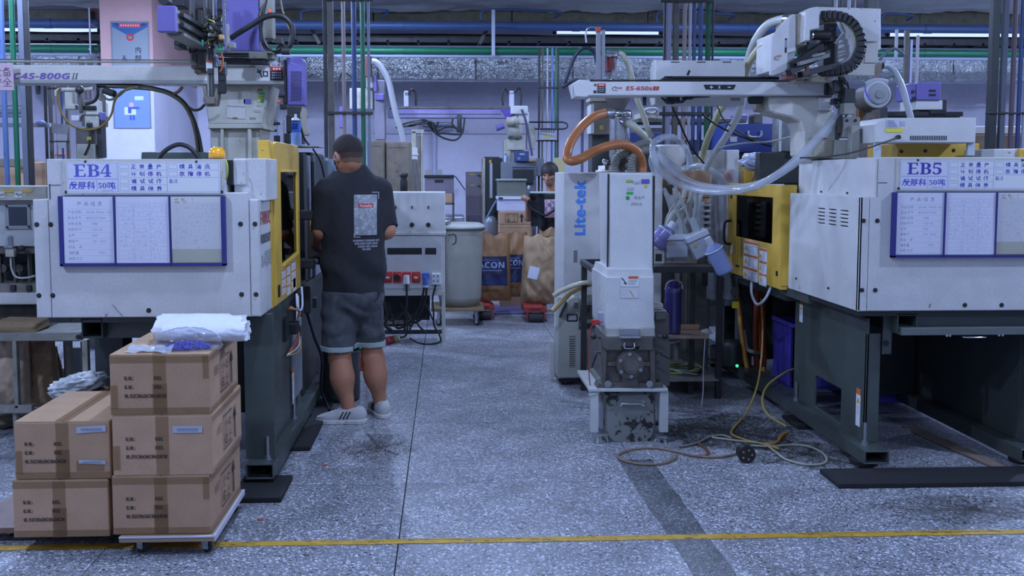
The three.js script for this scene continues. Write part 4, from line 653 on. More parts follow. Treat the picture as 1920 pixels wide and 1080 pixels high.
  hoseOf(R, 'harness', pt([[200, 162], [250, 165], [300, 171], [335, 187], [355, 214], [366, 250], [372, 300]], d + 0.0), 0.007, M('#4a4a2c'), 80);
  hoseOf(R, 'harness', pt([[326, 176], [334, 172], [342, 163]], d), 0.008, M('#5c3a34')); hoseOf(R, 'harness', pt([[384, 196], [374, 205], [362, 206], [352, 200]], d - 0.02), 0.007, mBlack);
  hoseOf(R, 'air_line', pt([[114, 166], [109, 171], [109, 190], [117, 215], [135, 235], [163, 243], [190, 237], [208, 216], [215, 190], [225, 174], [250, 165]], d - 0.05), 0.0055, M('#7a6420', { roughness: 0.5 }), 90);
  hoseOf(R, 'air_line', pt([[190, 165], [193, 180], [205, 187], [222, 180], [238, 167], [260, 163]], d - 0.03), 0.006, M('#6f725e'), 70);
  obj('cable_end', [turned(bp(191, 163, 216, 176, d - 0.06, 0.05, 0.012), 'z', -0.35, at(203, 169, d).x, at(203, 169, d).y, 0)], mBlack, R);
  hoseOf(R, 'cable', pt([[183, 165], [183, 178], [176, 190], [160, 195]], d), 0.008, mBlack);
  obj('stopper', [bp(66, 160, 72, 170, d, 0.03, 0.002), bp(67, 168, 72, 176, d, 0.03, 0.002)], mBlack, R);
}
hoseOf; one('rubber_hose', 'black rubber hose arching over the top of the EB4 board beside the amber beacon', 'hose', tb(pt([[297, 299], [305, 287], [320, 276], [336, 271], [352, 275], [365, 286], [374, 299]], 4.85), 0.011, 50, 10), mBlack);
{ // pink paper sign hung at the left end of the beam
  const p = at(4, 144, 5.05), t = thing('paper_sign', 'pink paper sign with dark lettering hung on the left robot beam at the picture edge', 'sign', p);
  sticker('sign_print', t, 0.108, 0.132, p, canvasTex(220, 270, (c) => { c.fillStyle = '#c9aeb8'; c.fillRect(0, 0, 220, 270); c.strokeStyle = '#b896a4'; c.lineWidth = 3; c.strokeRect(0, 74, 220, 1); hanzi(c, '设备', 12, 40, 88, 14, 0.08, '#42343e'); hanzi(c, '安全', 12, 148, 88, 14, 0.08, '#42343e'); }));
  obj('sign_back', B(0.11, 0.134, 0.004, p.x, p.y, p.z - 0.0035, 0.001), M('#c9aeb8'), t);
}
// ---------------------------------------------------------------- right take-out robot
const robotR = thing('takeout_robot', 'take-out robot with red lettering on its white beam and a black cable chain', 'robot', V(2.2, 1.5, -5.5));
{
  const d = 5.4, R = robotR, W = mWhite;
  obj('traverse_beam', plate([[1072, 157], [1086, 149], [1105, 150], [1108, 153.5], [1572, 153.5], [1572, 178.5], [1105, 180], [1100, 183], [1078, 182]], d, 0.16, 0.006), W, R);
  obj('beam_rail', [bp(1105, 149, 1560, 153, d + 0.02, 0.03, 0.002), bp(1245, 142.5, 1462, 149, d + 0.04, 0.06, 0.006), plate([[1237, 149], [1262, 142.5], [1262, 149]], d + 0.04, 0.06, 0.001)], mBlack, R);
  obj('end_step', bp(1072, 160, 1074, 181, d - 0.002, 0.02, 0.001), M('#b8bcc0'), R);
  sticker('warning_notice', R, 0.045, 0.052, at(1127.5, 165.5, d - 0.002), noticeTex(140)); sticker('side_mark', R, 0.014, 0.012, at(1116, 159, d - 0.002), M('#3c6a4c')); sticker('side_mark', R, 0.016, 0.014, at(1115.5, 172, d - 0.002), M('#2b2e2c'));
  sticker('model_lettering', R, 0.275, 0.036, at(1193.5, 165.2, d - 0.002), bareTex(640, 80, (c) => { c.strokeStyle = '#3a3c46'; c.lineWidth = 6; c.beginPath(); c.ellipse(66, 44, 58, 24, -0.12, 1.5, 4.6); c.stroke(); c.fillStyle = '#b3372b'; c.setTransform(1, 0, -0.22, 1, 16, 0); fit(c, 'STAR', 40, 52, 88, 'bold 34px sans-serif'); fit(c, 'ES-650s', 176, 66, 340, 'bold 66px sans-serif'); c.fillRect(524, 18, 34, 48); c.fillRect(566, 18, 34, 48); }));
  sticker('direction_print', R, 0.18, 0.026, at(1349.5, 163.4, d - 0.002), bareTex(360, 52, (c) => { c.fillStyle = '#1f2226'; c.beginPath(); c.moveTo(0, 0); c.lineTo(360, 0); c.lineTo(330, 52); c.lineTo(24, 52); c.fill(); c.fillStyle = '#dcdcdc'; c.fillRect(68, 22, 40, 9); c.fillRect(83, 8, 10, 37); c.font = 'bold 44px sans-serif'; c.fillText('X', 162, 42); c.fillRect(268, 22, 36, 9); }));
  const back = obj('rear_cover', [bp(1229, 113, 1396, 197, d + 0.22, 0.12, 0.005), bp(1226, 122, 1232, 190, d + 0.26, 0.1, 0.004)], W, R);
  for (const x of [1266, 1315, 1363]) obj('slot', bp(x - 8, 115.5, x + 8, 117.2, d + 0.218, 0.006, 0), mBlack, back);
  obj('pin', bar(at(1289, 141, d + 0.18), at(1293, 132, d + 0.18), 0.012), mBlack, back);
  sticker('box_mark', R, 0.055, 0.014, at(1379, 186, d + 0.215), M('#8e9298', { map: dirty }));
  objs('under_bracket', [bp(1251, 181, 1275, 193, d + 0.1, 0.05, 0.004), bp(1282, 178, 1300, 186, d + 0.08, 0.05, 0.003), bp(1206, 180, 1212, 198, d + 0.08, 0.02, 0.001)], mDarkSteel, R);
  for (let k = 0; k < 3; k++) hoseOf(R, 'cable', pt([[1240, 183], [1254 + k * 4, 194], [1262 + k * 4, 184], [1272 + k * 3, 192], [1290, 184], [1330, 181]], d + 0.06), 0.005, mBlack);
  obj('motor', cy(0.036, 0.07, ...at(1417, 183, d + 0.1).toArray(), 'x'), mBlack, R);
  // pedestal arch
  obj('pedestal', [plate([[1442, 180], [1562, 180], [1562, 205], [1572, 230], [1574, 305], [1520, 305], [1506, 290], [1506, 246], [1500, 228], [1484, 220], [1455, 214], [1446, 208], [1442, 198]], d + 0.05, 0.22, 0.01)], mCream, R);
  obj('pedestal_cap', [bp(1536, 183, 1562, 207, d + 0.02, 0.05, 0.004)], W, R); obj('pedestal_side', [bp(1425, 184, 1444, 208, d + 0.14, 0.14, 0.012)], mBeige, R);
  obj('base_block', [bp(1527, 263, 1566, 297, d - 0.06, 0.2, 0.005), bp(1528, 257, 1562, 259, d - 0.07, 0.1, 0.002)], mBeige, R);
  // moving head: front cover, rear cover, side plate
  obj('head_cover', plate([[1447, 68], [1474, 35], [1489, 26], [1492.5, 28], [1492.5, 96], [1478, 100], [1476.5, 134], [1450, 142], [1443, 141]], 5.15, 0.012, 0.004, [[[1470, 72], [1477, 69], [1477, 100], [1470, 101]]]), W, R);
  obj('head_side', [bp(1490, 26, 1513, 85, 5.16, 0.3, 0.006)], mBeige, R); obj('window_liner', bp(1469, 68, 1478, 101, 5.165, 0.01, 0), mDarkSteel, R); obj('window_disc', cy(0.02, 0.005, ...at(1473, 82, 5.155).toArray(), 'z'), mSteel, R);
  obj('head_block', [bp(1452, 60, 1490, 132, 5.18, 0.3, 0.006)], W, R);
  obj('head_cover', plate([[1510, 22], [1518, 15], [1532, 12], [1537, 15], [1537, 53], [1520, 57], [1519, 76], [1507, 78]], 5.1, 0.14, 0.006), W, R);
  obj('head_plate', plate([[1530, 12.5], [1652, 16], [1652, 92], [1646, 95], [1642, 120], [1636, 142], [1570, 142], [1570, 78], [1584, 60], [1570, 30], [1530, 26]], 5.26, 0.05, 0.005), W, R);
  objs('plate_panel', [bp(1622, 77, 1646, 118, 5.245, 0.02, 0.003), bp(1622, 75, 1646, 77.5, 5.23, 0.03, 0.001), bp(1590, 119, 1640, 141, 5.25, 0.02, 0.002)], mCream, R);
  sticker('head_print', R, 0.045, 0.04, at(1458, 107, 5.147), bareTex(90, 80, (c) => { c.strokeStyle = '#2c2e3a'; c.lineWidth = 5; c.beginPath(); c.ellipse(42, 44, 34, 22, -0.5, 1.2, 4.0); c.stroke(); c.fillStyle = '#b3402f'; c.setTransform(1, -0.25, -0.15, 1, 8, 14); fit(c, 'STAR', 12, 42, 70, 'bold 34px sans-serif'); }), 'z');
  obj('head_motor', [cy(0.026, 0.1, ...at(1538, 66, 5.2).toArray(), 'x', 0.026, 22), bp(1545, 45, 1568, 78, 5.2, 0.1, 0.004)], mDarkSteel, R); obj('motor_cap', cy(0.026, 0.008, ...at(1521.5, 67, 5.16).toArray(), 'x', 0.024, 22), mSteel, R);
  obj('inner_frame', [bp(1513, 82, 1545, 98, 5.2, 0.15, 0.004), bp(1545, 80, 1575, 140, 5.3, 0.08, 0.004)], mFrameDark, R);
  // black cable chain of separate links
  const path = new THREE.CatmullRomCurve3(pt([[1541, 31], [1560, 30], [1582, 33], [1601, 45], [1612, 65], [1615, 85], [1610, 104], [1599, 121], [1580, 131], [1556, 134], [1536, 135]], 5.17), false, 'centripetal');
  const N = 21; for (let i = 0; i < N; i++) {
    const p = path.getPointAt((i + 0.5) / N), t = path.getTangentAt((i + 0.5) / N), an = Math.atan2(t.y, t.x), L = path.getLength() / N * 0.9, g = [];
    for (const s of [-1, 1]) g.push(new RoundedBoxGeometry(L * 1.06, 0.044, 0.008, 1, 0.003).translate(0, 0, s * 0.045));
    g.push(new RoundedBoxGeometry(L * 0.45, 0.006, 0.09, 1, 0.002).translate(0, 0.02, 0), new RoundedBoxGeometry(L * 0.45, 0.006, 0.09, 1, 0.002).translate(0, -0.02, 0));
    obj('chain_link', g.map((q) => q.rotateZ(an).rotateY(-0.5).translate(p.x, p.y, p.z)), mBlack, R);
  }
  hoseOf(R, 'cable', pt([[1545, 36], [1575, 37], [1595, 50], [1605, 72], [1605, 95], [1594, 116], [1560, 128]], 5.165), 0.006, M('#b8a83a')); hoseOf(R, 'cable', pt([[1545, 33], [1580, 40], [1599, 60], [1601, 90], [1590, 112], [1560, 124]], 5.185), 0.006, M('#9aa09c'));
  objs('lower_arm', [bar(at(1478, 136, 5.08), at(1552, 98, 5.16), 0.045, 0.03), bar(at(1484, 122, 5.1), at(1536, 88, 5.2), 0.03, 0.03), bar(at(1500, 140, 5.1), at(1570, 122, 5.16), 0.05, 0.03)], mBlack, R);
  objs('arm_bar', [bar(at(1497, 120, 5.06), at(1553, 104, 5.1), 0.03, 0.02), bar(at(1524, 105, 5.05), at(1546, 100, 5.07), 0.012, 0.014)], M('#8d8f92', { map: dirty, metalness: 0.4 }), R);
  objs('arm_bracket', [bp(1473, 138, 1494, 149, 5.1, 0.08, 0.006), bp(1511, 124, 1517, 138, 5.08, 0.02, 0.003)], M('#7d4a44', { map: dirty }), R); obj('sled', [plate([[1495, 143], [1565, 139], [1590, 139], [1558, 148], [1555, 154], [1494, 154]], 5.25, 0.12, 0.004), bar(at(1505, 147, 5.2), at(1532, 143, 5.2), 0.008, 0.004)], mBeige, R);
  // wrist and valves to the right of the beam
  objs('wrist', [bp(1548, 155, 1563, 178, 5.38, 0.1, 0.004), bp(1563, 150, 1580, 174, 5.3, 0.08, 0.006), bp(1584, 166, 1604, 194, 5.25, 0.08, 0.004), bp(1563, 184, 1575, 196, 5.35, 0.05, 0.003)], mFrameDark, R);
  objs('wrist_block', [bp(1583, 193, 1602, 214, 5.24, 0.06, 0.003), bp(1582, 219, 1612, 258, 5.3, 0.12, 0.004), bp(1566, 262, 1592, 298, 5.3, 0.12, 0.004), bp(1597, 236, 1612, 298, 5.24, 0.06, 0.006)], M('#a8aaa6', { map: dirty, metalness: 0.2 }), R);
  for (const [x, y] of [[1588, 226], [1604, 226]]) obj('bolt_hole', cy(0.008, 0.004, ...at(x, y, 5.298).toArray(), 'z', 0.008, 14), mBlack, R);
  objs('wrist_rod', [bp(1574, 140, 1579, 250, 5.32, 0.02, 0.002), bp(1569, 215, 1573, 290, 5.34, 0.02, 0.002)], mIron, R);
  const r = seeded(99); for (let k = 0; k < 7; k++) hoseOf(R, 'air_line', pt([[1570 + r() * 14, 142 + r() * 10], [1576 + r() * 20, 160 + r() * 20], [1566 + r() * 24, 186 + r() * 12], [1580 + r() * 20, 210 + r() * 10]], 5.28 + r() * 0.06), 0.003 + r() * 0.002, [mBlack, M('#2c7f6a'), mBlack, M('#9aa0a4'), mRubber, M('#7d3b38'), mBlack][k], 30);
  hoseOf(R, 'air_line', pt([[1608, 243], [1618, 254], [1630, 267]], 5.28), 0.006, M('#6a62b8'));
}

// ---------------------------------------------------------------- cartons on two trolleys
const cartonTex = dataTex(256, (u, v) => { const g = 0.94 + Math.sin(u * 6.283 * 64) * 0.012 + tileNoise(u, v, 40, 3) * 0.05 + tileNoise(u, v, 6, 7) * 0.06; return [g, g, g]; }, true, 2.4);
const mCarton = M('#c8a482', { map: cartonTex, roughness: 0.85 }), mCarton2 = M('#c09c7b', { map: cartonTex, roughness: 0.85 }), mCartonTop = M('#c5a27e', { map: cartonTex, roughness: 0.85 });
const mTape = new THREE.MeshPhysicalMaterial({ color: '#a07c50', roughness: 0.28, transparent: true, opacity: 0.27, clearcoat: 0.3 });
const cartonPrint = (line) => bareTex(512, 256, (c) => {
  c.fillStyle = c.strokeStyle = '#221f1c'; c.lineWidth = 1.0; const f = 'bold 44px sans-serif', fit2 = (...a) => { fit(c, ...a); fit(c, ...a, true); };
  fit2('N.W.:', 4, 50, 84, f); fit2('KGS.', 256, 50, 76, f); fit2('G.W.:', 4, 128, 84, f); fit2('KGS.', 256, 128, 76, f); fit2(line, 4, 206, 356, f);
});
const printA = cartonPrint('M.:52CMx36CMx24CM'), printB = cartonPrint('M.:51CMx36CMx24CM');
const sidePrint = bareTex(512, 256, (c) => {
  c.strokeStyle = '#35302b'; c.fillStyle = '#35302b'; c.lineWidth = 5; c.strokeRect(150, 46, 190, 170);
  hanzi(c, '小心', 170, 62, 70, 10, 0.08, '#35302b'); hanzi(c, '向上', 170, 138, 66, 14, 0.08, '#35302b'); hanzi(c, '品名', 20, 60, 44, 6, 0.07, '#4a443d');
  c.fillRect(392, 90, 18, 130); c.beginPath(); c.moveTo(401, 40); c.lineTo(430, 104); c.lineTo(372, 104); c.fill();
});
function makeCarton(label, w, h, d, p, turn, print, opt = {}) {
  const t = thing('carton', label, 'carton', V(0, 0, 0), 'brown cartons stacked on the trolleys'), r = seeded(opt.seed ?? 3), m = opt.seed % 2 ? mCarton2 : mCarton;
  const g = new RoundedBoxGeometry(w, h, d, 6, 0.006), q = g.attributes.position;
  for (let i = 0; i < q.count; i++) { const x = q.getX(i), y = q.getY(i), z = q.getZ(i), b = 0.004 * (1 - (2 * y / h) ** 2); q.setXYZ(i, x * (1 + b / w * 2), y, z * (1 + b / d * 2)); }
  obj('carton_body', g.translate(0, h / 2, 0), m, t);
  for (const s of [-1, 1]) obj('top_flap', bx(s * 0.0022, s * (w / 2 - 0.001), h - 0.002, h + 0.0035, -d / 2 + 0.001, d / 2 - 0.001, 0.002), mCartonTop, t);
  const zf = d / 2 + 0.0012, tp = (x0, x1, y0, y1) => obj('tape', bx(x0, x1, y0, y1, zf, zf + 0.0007, 0), mTape, t);
  const cx = opt.tape ?? 0; tp(cx - 0.024, cx + 0.024, 0.004, h - 0.002); if (opt.low) tp(cx - 0.028, cx + 0.026, h * 0.02, h * 0.52);
  for (const e of opt.edges ?? ['b', 'l', 'r']) e === 'b' ? tp(-w / 2, w / 2, 0.002, 0.028) : e === 't' ? tp(-w / 2, w / 2, h - 0.03, h - 0.002) : e === 'l' ? tp(-w / 2, -w / 2 + 0.028, h * 0.1, h * 0.5) : tp(w / 2 - 0.024, w / 2, h * 0.6, h - 0.004);
  obj('tape', bx(-0.026, 0.026, h + 0.0036, h + 0.0043, -d / 2, d / 2, 0), mTape, t);
  const s = sticker('carton_print', t, 0.222, 0.111, V(-0.022 + (opt.px ?? 0), h * 0.44 + (opt.py ?? 0), zf + 0.0012), print);
  if (opt.side) sticker('side_print', t, 0.42, 0.2, V(w / 2 + 0.005, h * 0.5, 0.0), sidePrint, 'x');
  (opt.slips ?? []).forEach(([x, y, sw, sh, a]) => { const k = obj('paper_slip', turned(B(sw, sh, 0.001, x, y, zf + 0.002, 0), 'z', a, x, y, 0), M('#b4bac4', { roughness: 0.6 }), t); sticker('slip_print', k, sw * 0.7, sh * 0.4, V(x, y, zf + 0.0032), M('#8f98a8')); });
  (opt.patches ?? []).forEach(([x0, x1, y0, y1]) => tp(x0, x1, y0, y1));
  if (opt.side) for (const y of [0.012, h - 0.014]) obj('tape', bx(w / 2 + 0.004, w / 2 + 0.0046, y - 0.012, y + 0.012, -d / 2 + 0.02, d / 2, 0), mTape, t);
  if (opt.mark) sticker('side_mark', t, 0.1, 0.05, V(w / 2 + 0.0045, h - 0.025, 0.04), bareTex(128, 64, (c) => { c.fillStyle = '#3a3530'; fit(c, 'SOC', 8, 54, 110, 'bold 62px sans-serif'); }), 'x');
  t.position.copy(p); t.rotation.y = turn; return t;
}
const bW = 0.366, bD = 0.525, bz = -3.705, X = (x, d) => at(x, 900, d).x;
const cR = (l, r, d) => (X(l, d) + X(r, d)) / 2;
makeCarton('brown carton resting on the pale wooden trolley deck, lowest of its stack of three', bW, 0.225, bD, V(cR(211, 392, 3.7), 0.081, bz - bD / 2), -0.01, printA, { seed: 3, side: 1, low: 1, edges: ['b', 't', 'r'] });
makeCarton('brown carton marked 51CM between two others in the stack of three', bW + 0.006, 0.231, bD, V(cR(213, 398, 3.7), 0.309, bz - bD / 2), 0.0, printB, { seed: 4, side: 1, tape: 0.0, edges: ['l'], slips: [[0.095, 0.178, 0.11, 0.026, 0.0]], px: -0.005 });
makeCarton('brown carton with the white film roll and bag lying on it, highest of all', bW + 0.002, 0.228, bD, V(cR(210.5, 394, 3.7), 0.543, bz - bD / 2), 0.01, printA, { seed: 5, side: 1, mark: 1, low: 1, edges: ['b', 'l', 'r', 't'], px: 0.0 });
makeCarton('brown carton on the low wooden dolly at the far left, under another carton', bW - 0.006, 0.222, bD, V(cR(22, 201, 3.74), 0.061, -3.745 - bD / 2), 0.0, printA, { seed: 6, tape: -0.005, low: 1, edges: ['t', 'b'], side: 1, px: -0.01 });
makeCarton('brown carton with two torn paper slips, upper one of the left pair', bW - 0.008, 0.221, bD, V(cR(30.5, 206, 3.74), 0.288, -3.745 - bD / 2), 0.0, printA, { seed: 7, edges: ['b', 'l'], side: 1, slips: [[0.11, 0.193, 0.11, 0.024, 0.06], [0.11, 0.066, 0.1, 0.014, -0.05]], patches: [[0.05, 0.155, 0.03, 0.07]], px: -0.01, low: 1 });
function caster(parent, x, z, r, top, ang = 1.1) {
  const tn = (g) => turned(g, 'y', ang, x, 0, z), c = obj('caster', [bx(x - 0.02, x + 0.02, top - 0.008, top, z - 0.02, z + 0.02, 0.002), bx(x - 0.016, x - 0.013, r * 0.7, top - 0.004, z - 0.014, z + 0.014, 0.001), bx(x + 0.013, x + 0.016, r * 0.7, top - 0.004, z - 0.014, z + 0.014, 0.001)].map(tn), mSteel, parent);
  obj('wheel', tn(new THREE.TorusGeometry(r * 0.66, r * 0.34, 8, 22).rotateY(Math.PI / 2).translate(x, r, z)), mCasterRubber, c);
  obj('wheel_hub', [cy(r * 0.42, 0.022, x, r, z, 'x', r * 0.42, 18), cy(r * 0.24, 0.034, x, r, z, 'x', r * 0.24, 10)].map(tn), M('#b9bcc0', { metalness: 0.4, roughness: 0.35 }), c); return c;
}
function trolley(label, x0, x1, z0, z1, y0, y1, m, casters, r) {
  const t = thing('trolley', label, 'trolley', V((x0 + x1) / 2, 0, (z0 + z1) / 2));
  obj('deck', bx(x0, x1, y0, y1, z1, z0, 0.003), m, t);
  for (const [x, z, a] of casters) { const c = caster(t, x, z, r, y0); }
  return t;
}
{
  const x0 = at(222, 1015, 3.68).x, x1 = at(396, 1015, 3.68).x + 0.008, t = trolley('wooden trolley with a pale deck and small casters carrying the stack of three cartons', x0, x1, -3.685, -4.24, 0.057, 0.080, M('#a99076', { map: cartonTex, roughness: 0.7 }), [[x0 + 0.07, -3.74], [x1 - 0.035, -3.73], [x1 - 0.03, -4.17], [x0 + 0.07, -4.17]], 0.024);
  obj('deck_edge', [bx(x1 - 0.004, x1 + 0.006, 0.056, 0.0805, -4.24, -3.69, 0.002), bx(x0, x1, 0.0745, 0.0805, -3.692, -3.682, 0.001)], M('#c9cad3', { roughness: 0.5 }), t);
  const u0 = at(0, 950, 3.9).x - 0.12; trolley('pinkish worn wooden dolly under the left pair of cartons', u0, at(200, 950, 3.9).x - 0.02, -3.86, -4.5, 0.036, 0.060, worn('#8f7670'), [[at(9, 990, 3.88).x, -3.93], [at(170, 990, 3.95).x, -3.96], [u0 + 0.05, -4.42], [at(170, 990, 4.4).x, -4.42]], 0.017);
}
{ // roll of white film on the top carton
  const a = at(288, 632, 3.93), b = at(462, 628, 3.93), L = b.x - a.x, t = thing('film_roll', 'loose roll of white plastic film lying across the highest carton', 'plastic film', V((a.x + b.x) / 2, 0.775, -3.98));
  const mk = (x0, x1, yc, zc, ry, rz, s) => { const g = new THREE.CylinderGeometry(1, 1, x1 - x0, 48, 40, false).rotateZ(Math.PI / 2), p = g.attributes.position; for (let i = 0; i < p.count; i++) { const x = p.getX(i), y = p.getY(i), z = p.getZ(i), n = 1 + 0.10 * noise.noise(x * 14, y * 1.6 + s, z * 1.6) + 0.05 * noise.noise(x * 40, y * 3, z * 4 + s); p.setXYZ(i, x + (Math.abs(x) > (x1 - x0) * 0.49 ? 0.02 * noise.noise(y * 3, z * 3, s) : 0), Math.max(-0.92, y * n) * ry, z * n * rz); } g.computeVertexNormals(); return g.translate((x0 + x1) / 2, yc, zc); };
  const m = M('#e6e9ee', { roughness: 0.35 });
  obj('film_layer', mk(a.x, a.x + L * 0.93, 0.825, -4.0, 0.052, 0.09, 1), m, t); obj('film_layer', mk(a.x + L * 0.12, b.x, 0.822, -3.95, 0.04, 0.07, 5), m, t); obj('film_layer', mk(a.x + L * 0.02, a.x + L * 0.75, 0.845, -4.02, 0.036, 0.06, 9), m, t);
}
{ // clear bag of blue clips
  const c = at(345, 652, 3.79), t = thing('plastic_bag', 'clear plastic bag with small blue parts on the highest carton before the film', 'plastic bag', V(c.x, 0.775, c.z));
  const g = new THREE.SphereGeometry(1, 64, 40), p = g.attributes.position;
  for (let i = 0; i < p.count; i++) { const x = p.getX(i), y = p.getY(i), z = p.getZ(i), n = 1 + 0.14 * Math.abs(noise.noise(x * 4, y * 4, z * 4)) + 0.09 * Math.abs(noise.noise(x * 9, y * 9, z * 9)); p.setXYZ(i, x * n * 0.125, Math.max(-0.25, y * n) * 0.062, z * n * 0.075); }
  g.computeVertexNormals(); obj('bag_film', g.translate(c.x + 0.01, 0.793, c.z - 0.02), mBag, t);
  const w = new THREE.PlaneGeometry(0.17, 0.07, 30, 12), q = w.attributes.position; for (let i = 0; i < q.count; i++) q.setZ(i, 0.012 * noise.noise(q.getX(i) * 30, q.getY(i) * 40, 2)); w.computeVertexNormals();
  obj('bag_mouth', w.rotateX(-1.35).translate(c.x - 0.12, 0.785, c.z + 0.03), M('#c4c9d2', { roughness: 0.2, side: THREE.DoubleSide, transparent: true, opacity: 0.75 }), t);
  const r = seeded(12), bits = []; for (let k = 0; k < 170; k++) { const a = r() * 6.28, e = Math.sqrt(r()), b = new THREE.TorusGeometry(0.006, 0.0022, 5, 9, 4.6); b.rotateX(r() * 6).rotateY(r() * 6); bits.push(b.translate(c.x + 0.01 + Math.cos(a) * e * 0.085, 0.782 + r() * 0.026 * (1.2 - e), c.z - 0.02 + Math.sin(a) * e * 0.05)); }
  obj('blue_parts', bits, M('#4a46c0', { roughness: 0.4 }), t).userData.kind = 'stuff';
}
{ // crumpled white bag behind the left cartons
  const c = at(145, 722, 4.75), t = thing('plastic_bag', 'crumpled white plastic bag lying behind the left pair of cartons', 'plastic bag', V(c.x, c.y - 0.04, c.z));
  const g = new THREE.SphereGeometry(1, 48, 32), p = g.attributes.position;
  for (let i = 0; i < p.count; i++) { const x = p.getX(i), y = p.getY(i), z = p.getZ(i), n = 1 + 0.35 * noise.noise(x * 3, y * 4, z * 3) + 0.2 * Math.abs(noise.noise(x * 8, y * 9, z * 8)); p.setXYZ(i, x * n * 0.12, (y * n + x * 0.5) * 0.05, z * n * 0.12); }
  g.computeVertexNormals(); obj('bag_film', g.translate(c.x, c.y, c.z), M('#b9bcbc', { roughness: 0.4 }), t);
  obj('bag_stand', bx(c.x - 0.1, c.x + 0.12, 0.002, c.y - 0.03, c.z - 0.12, c.z + 0.06, 0.01), mCarton2, t);
}

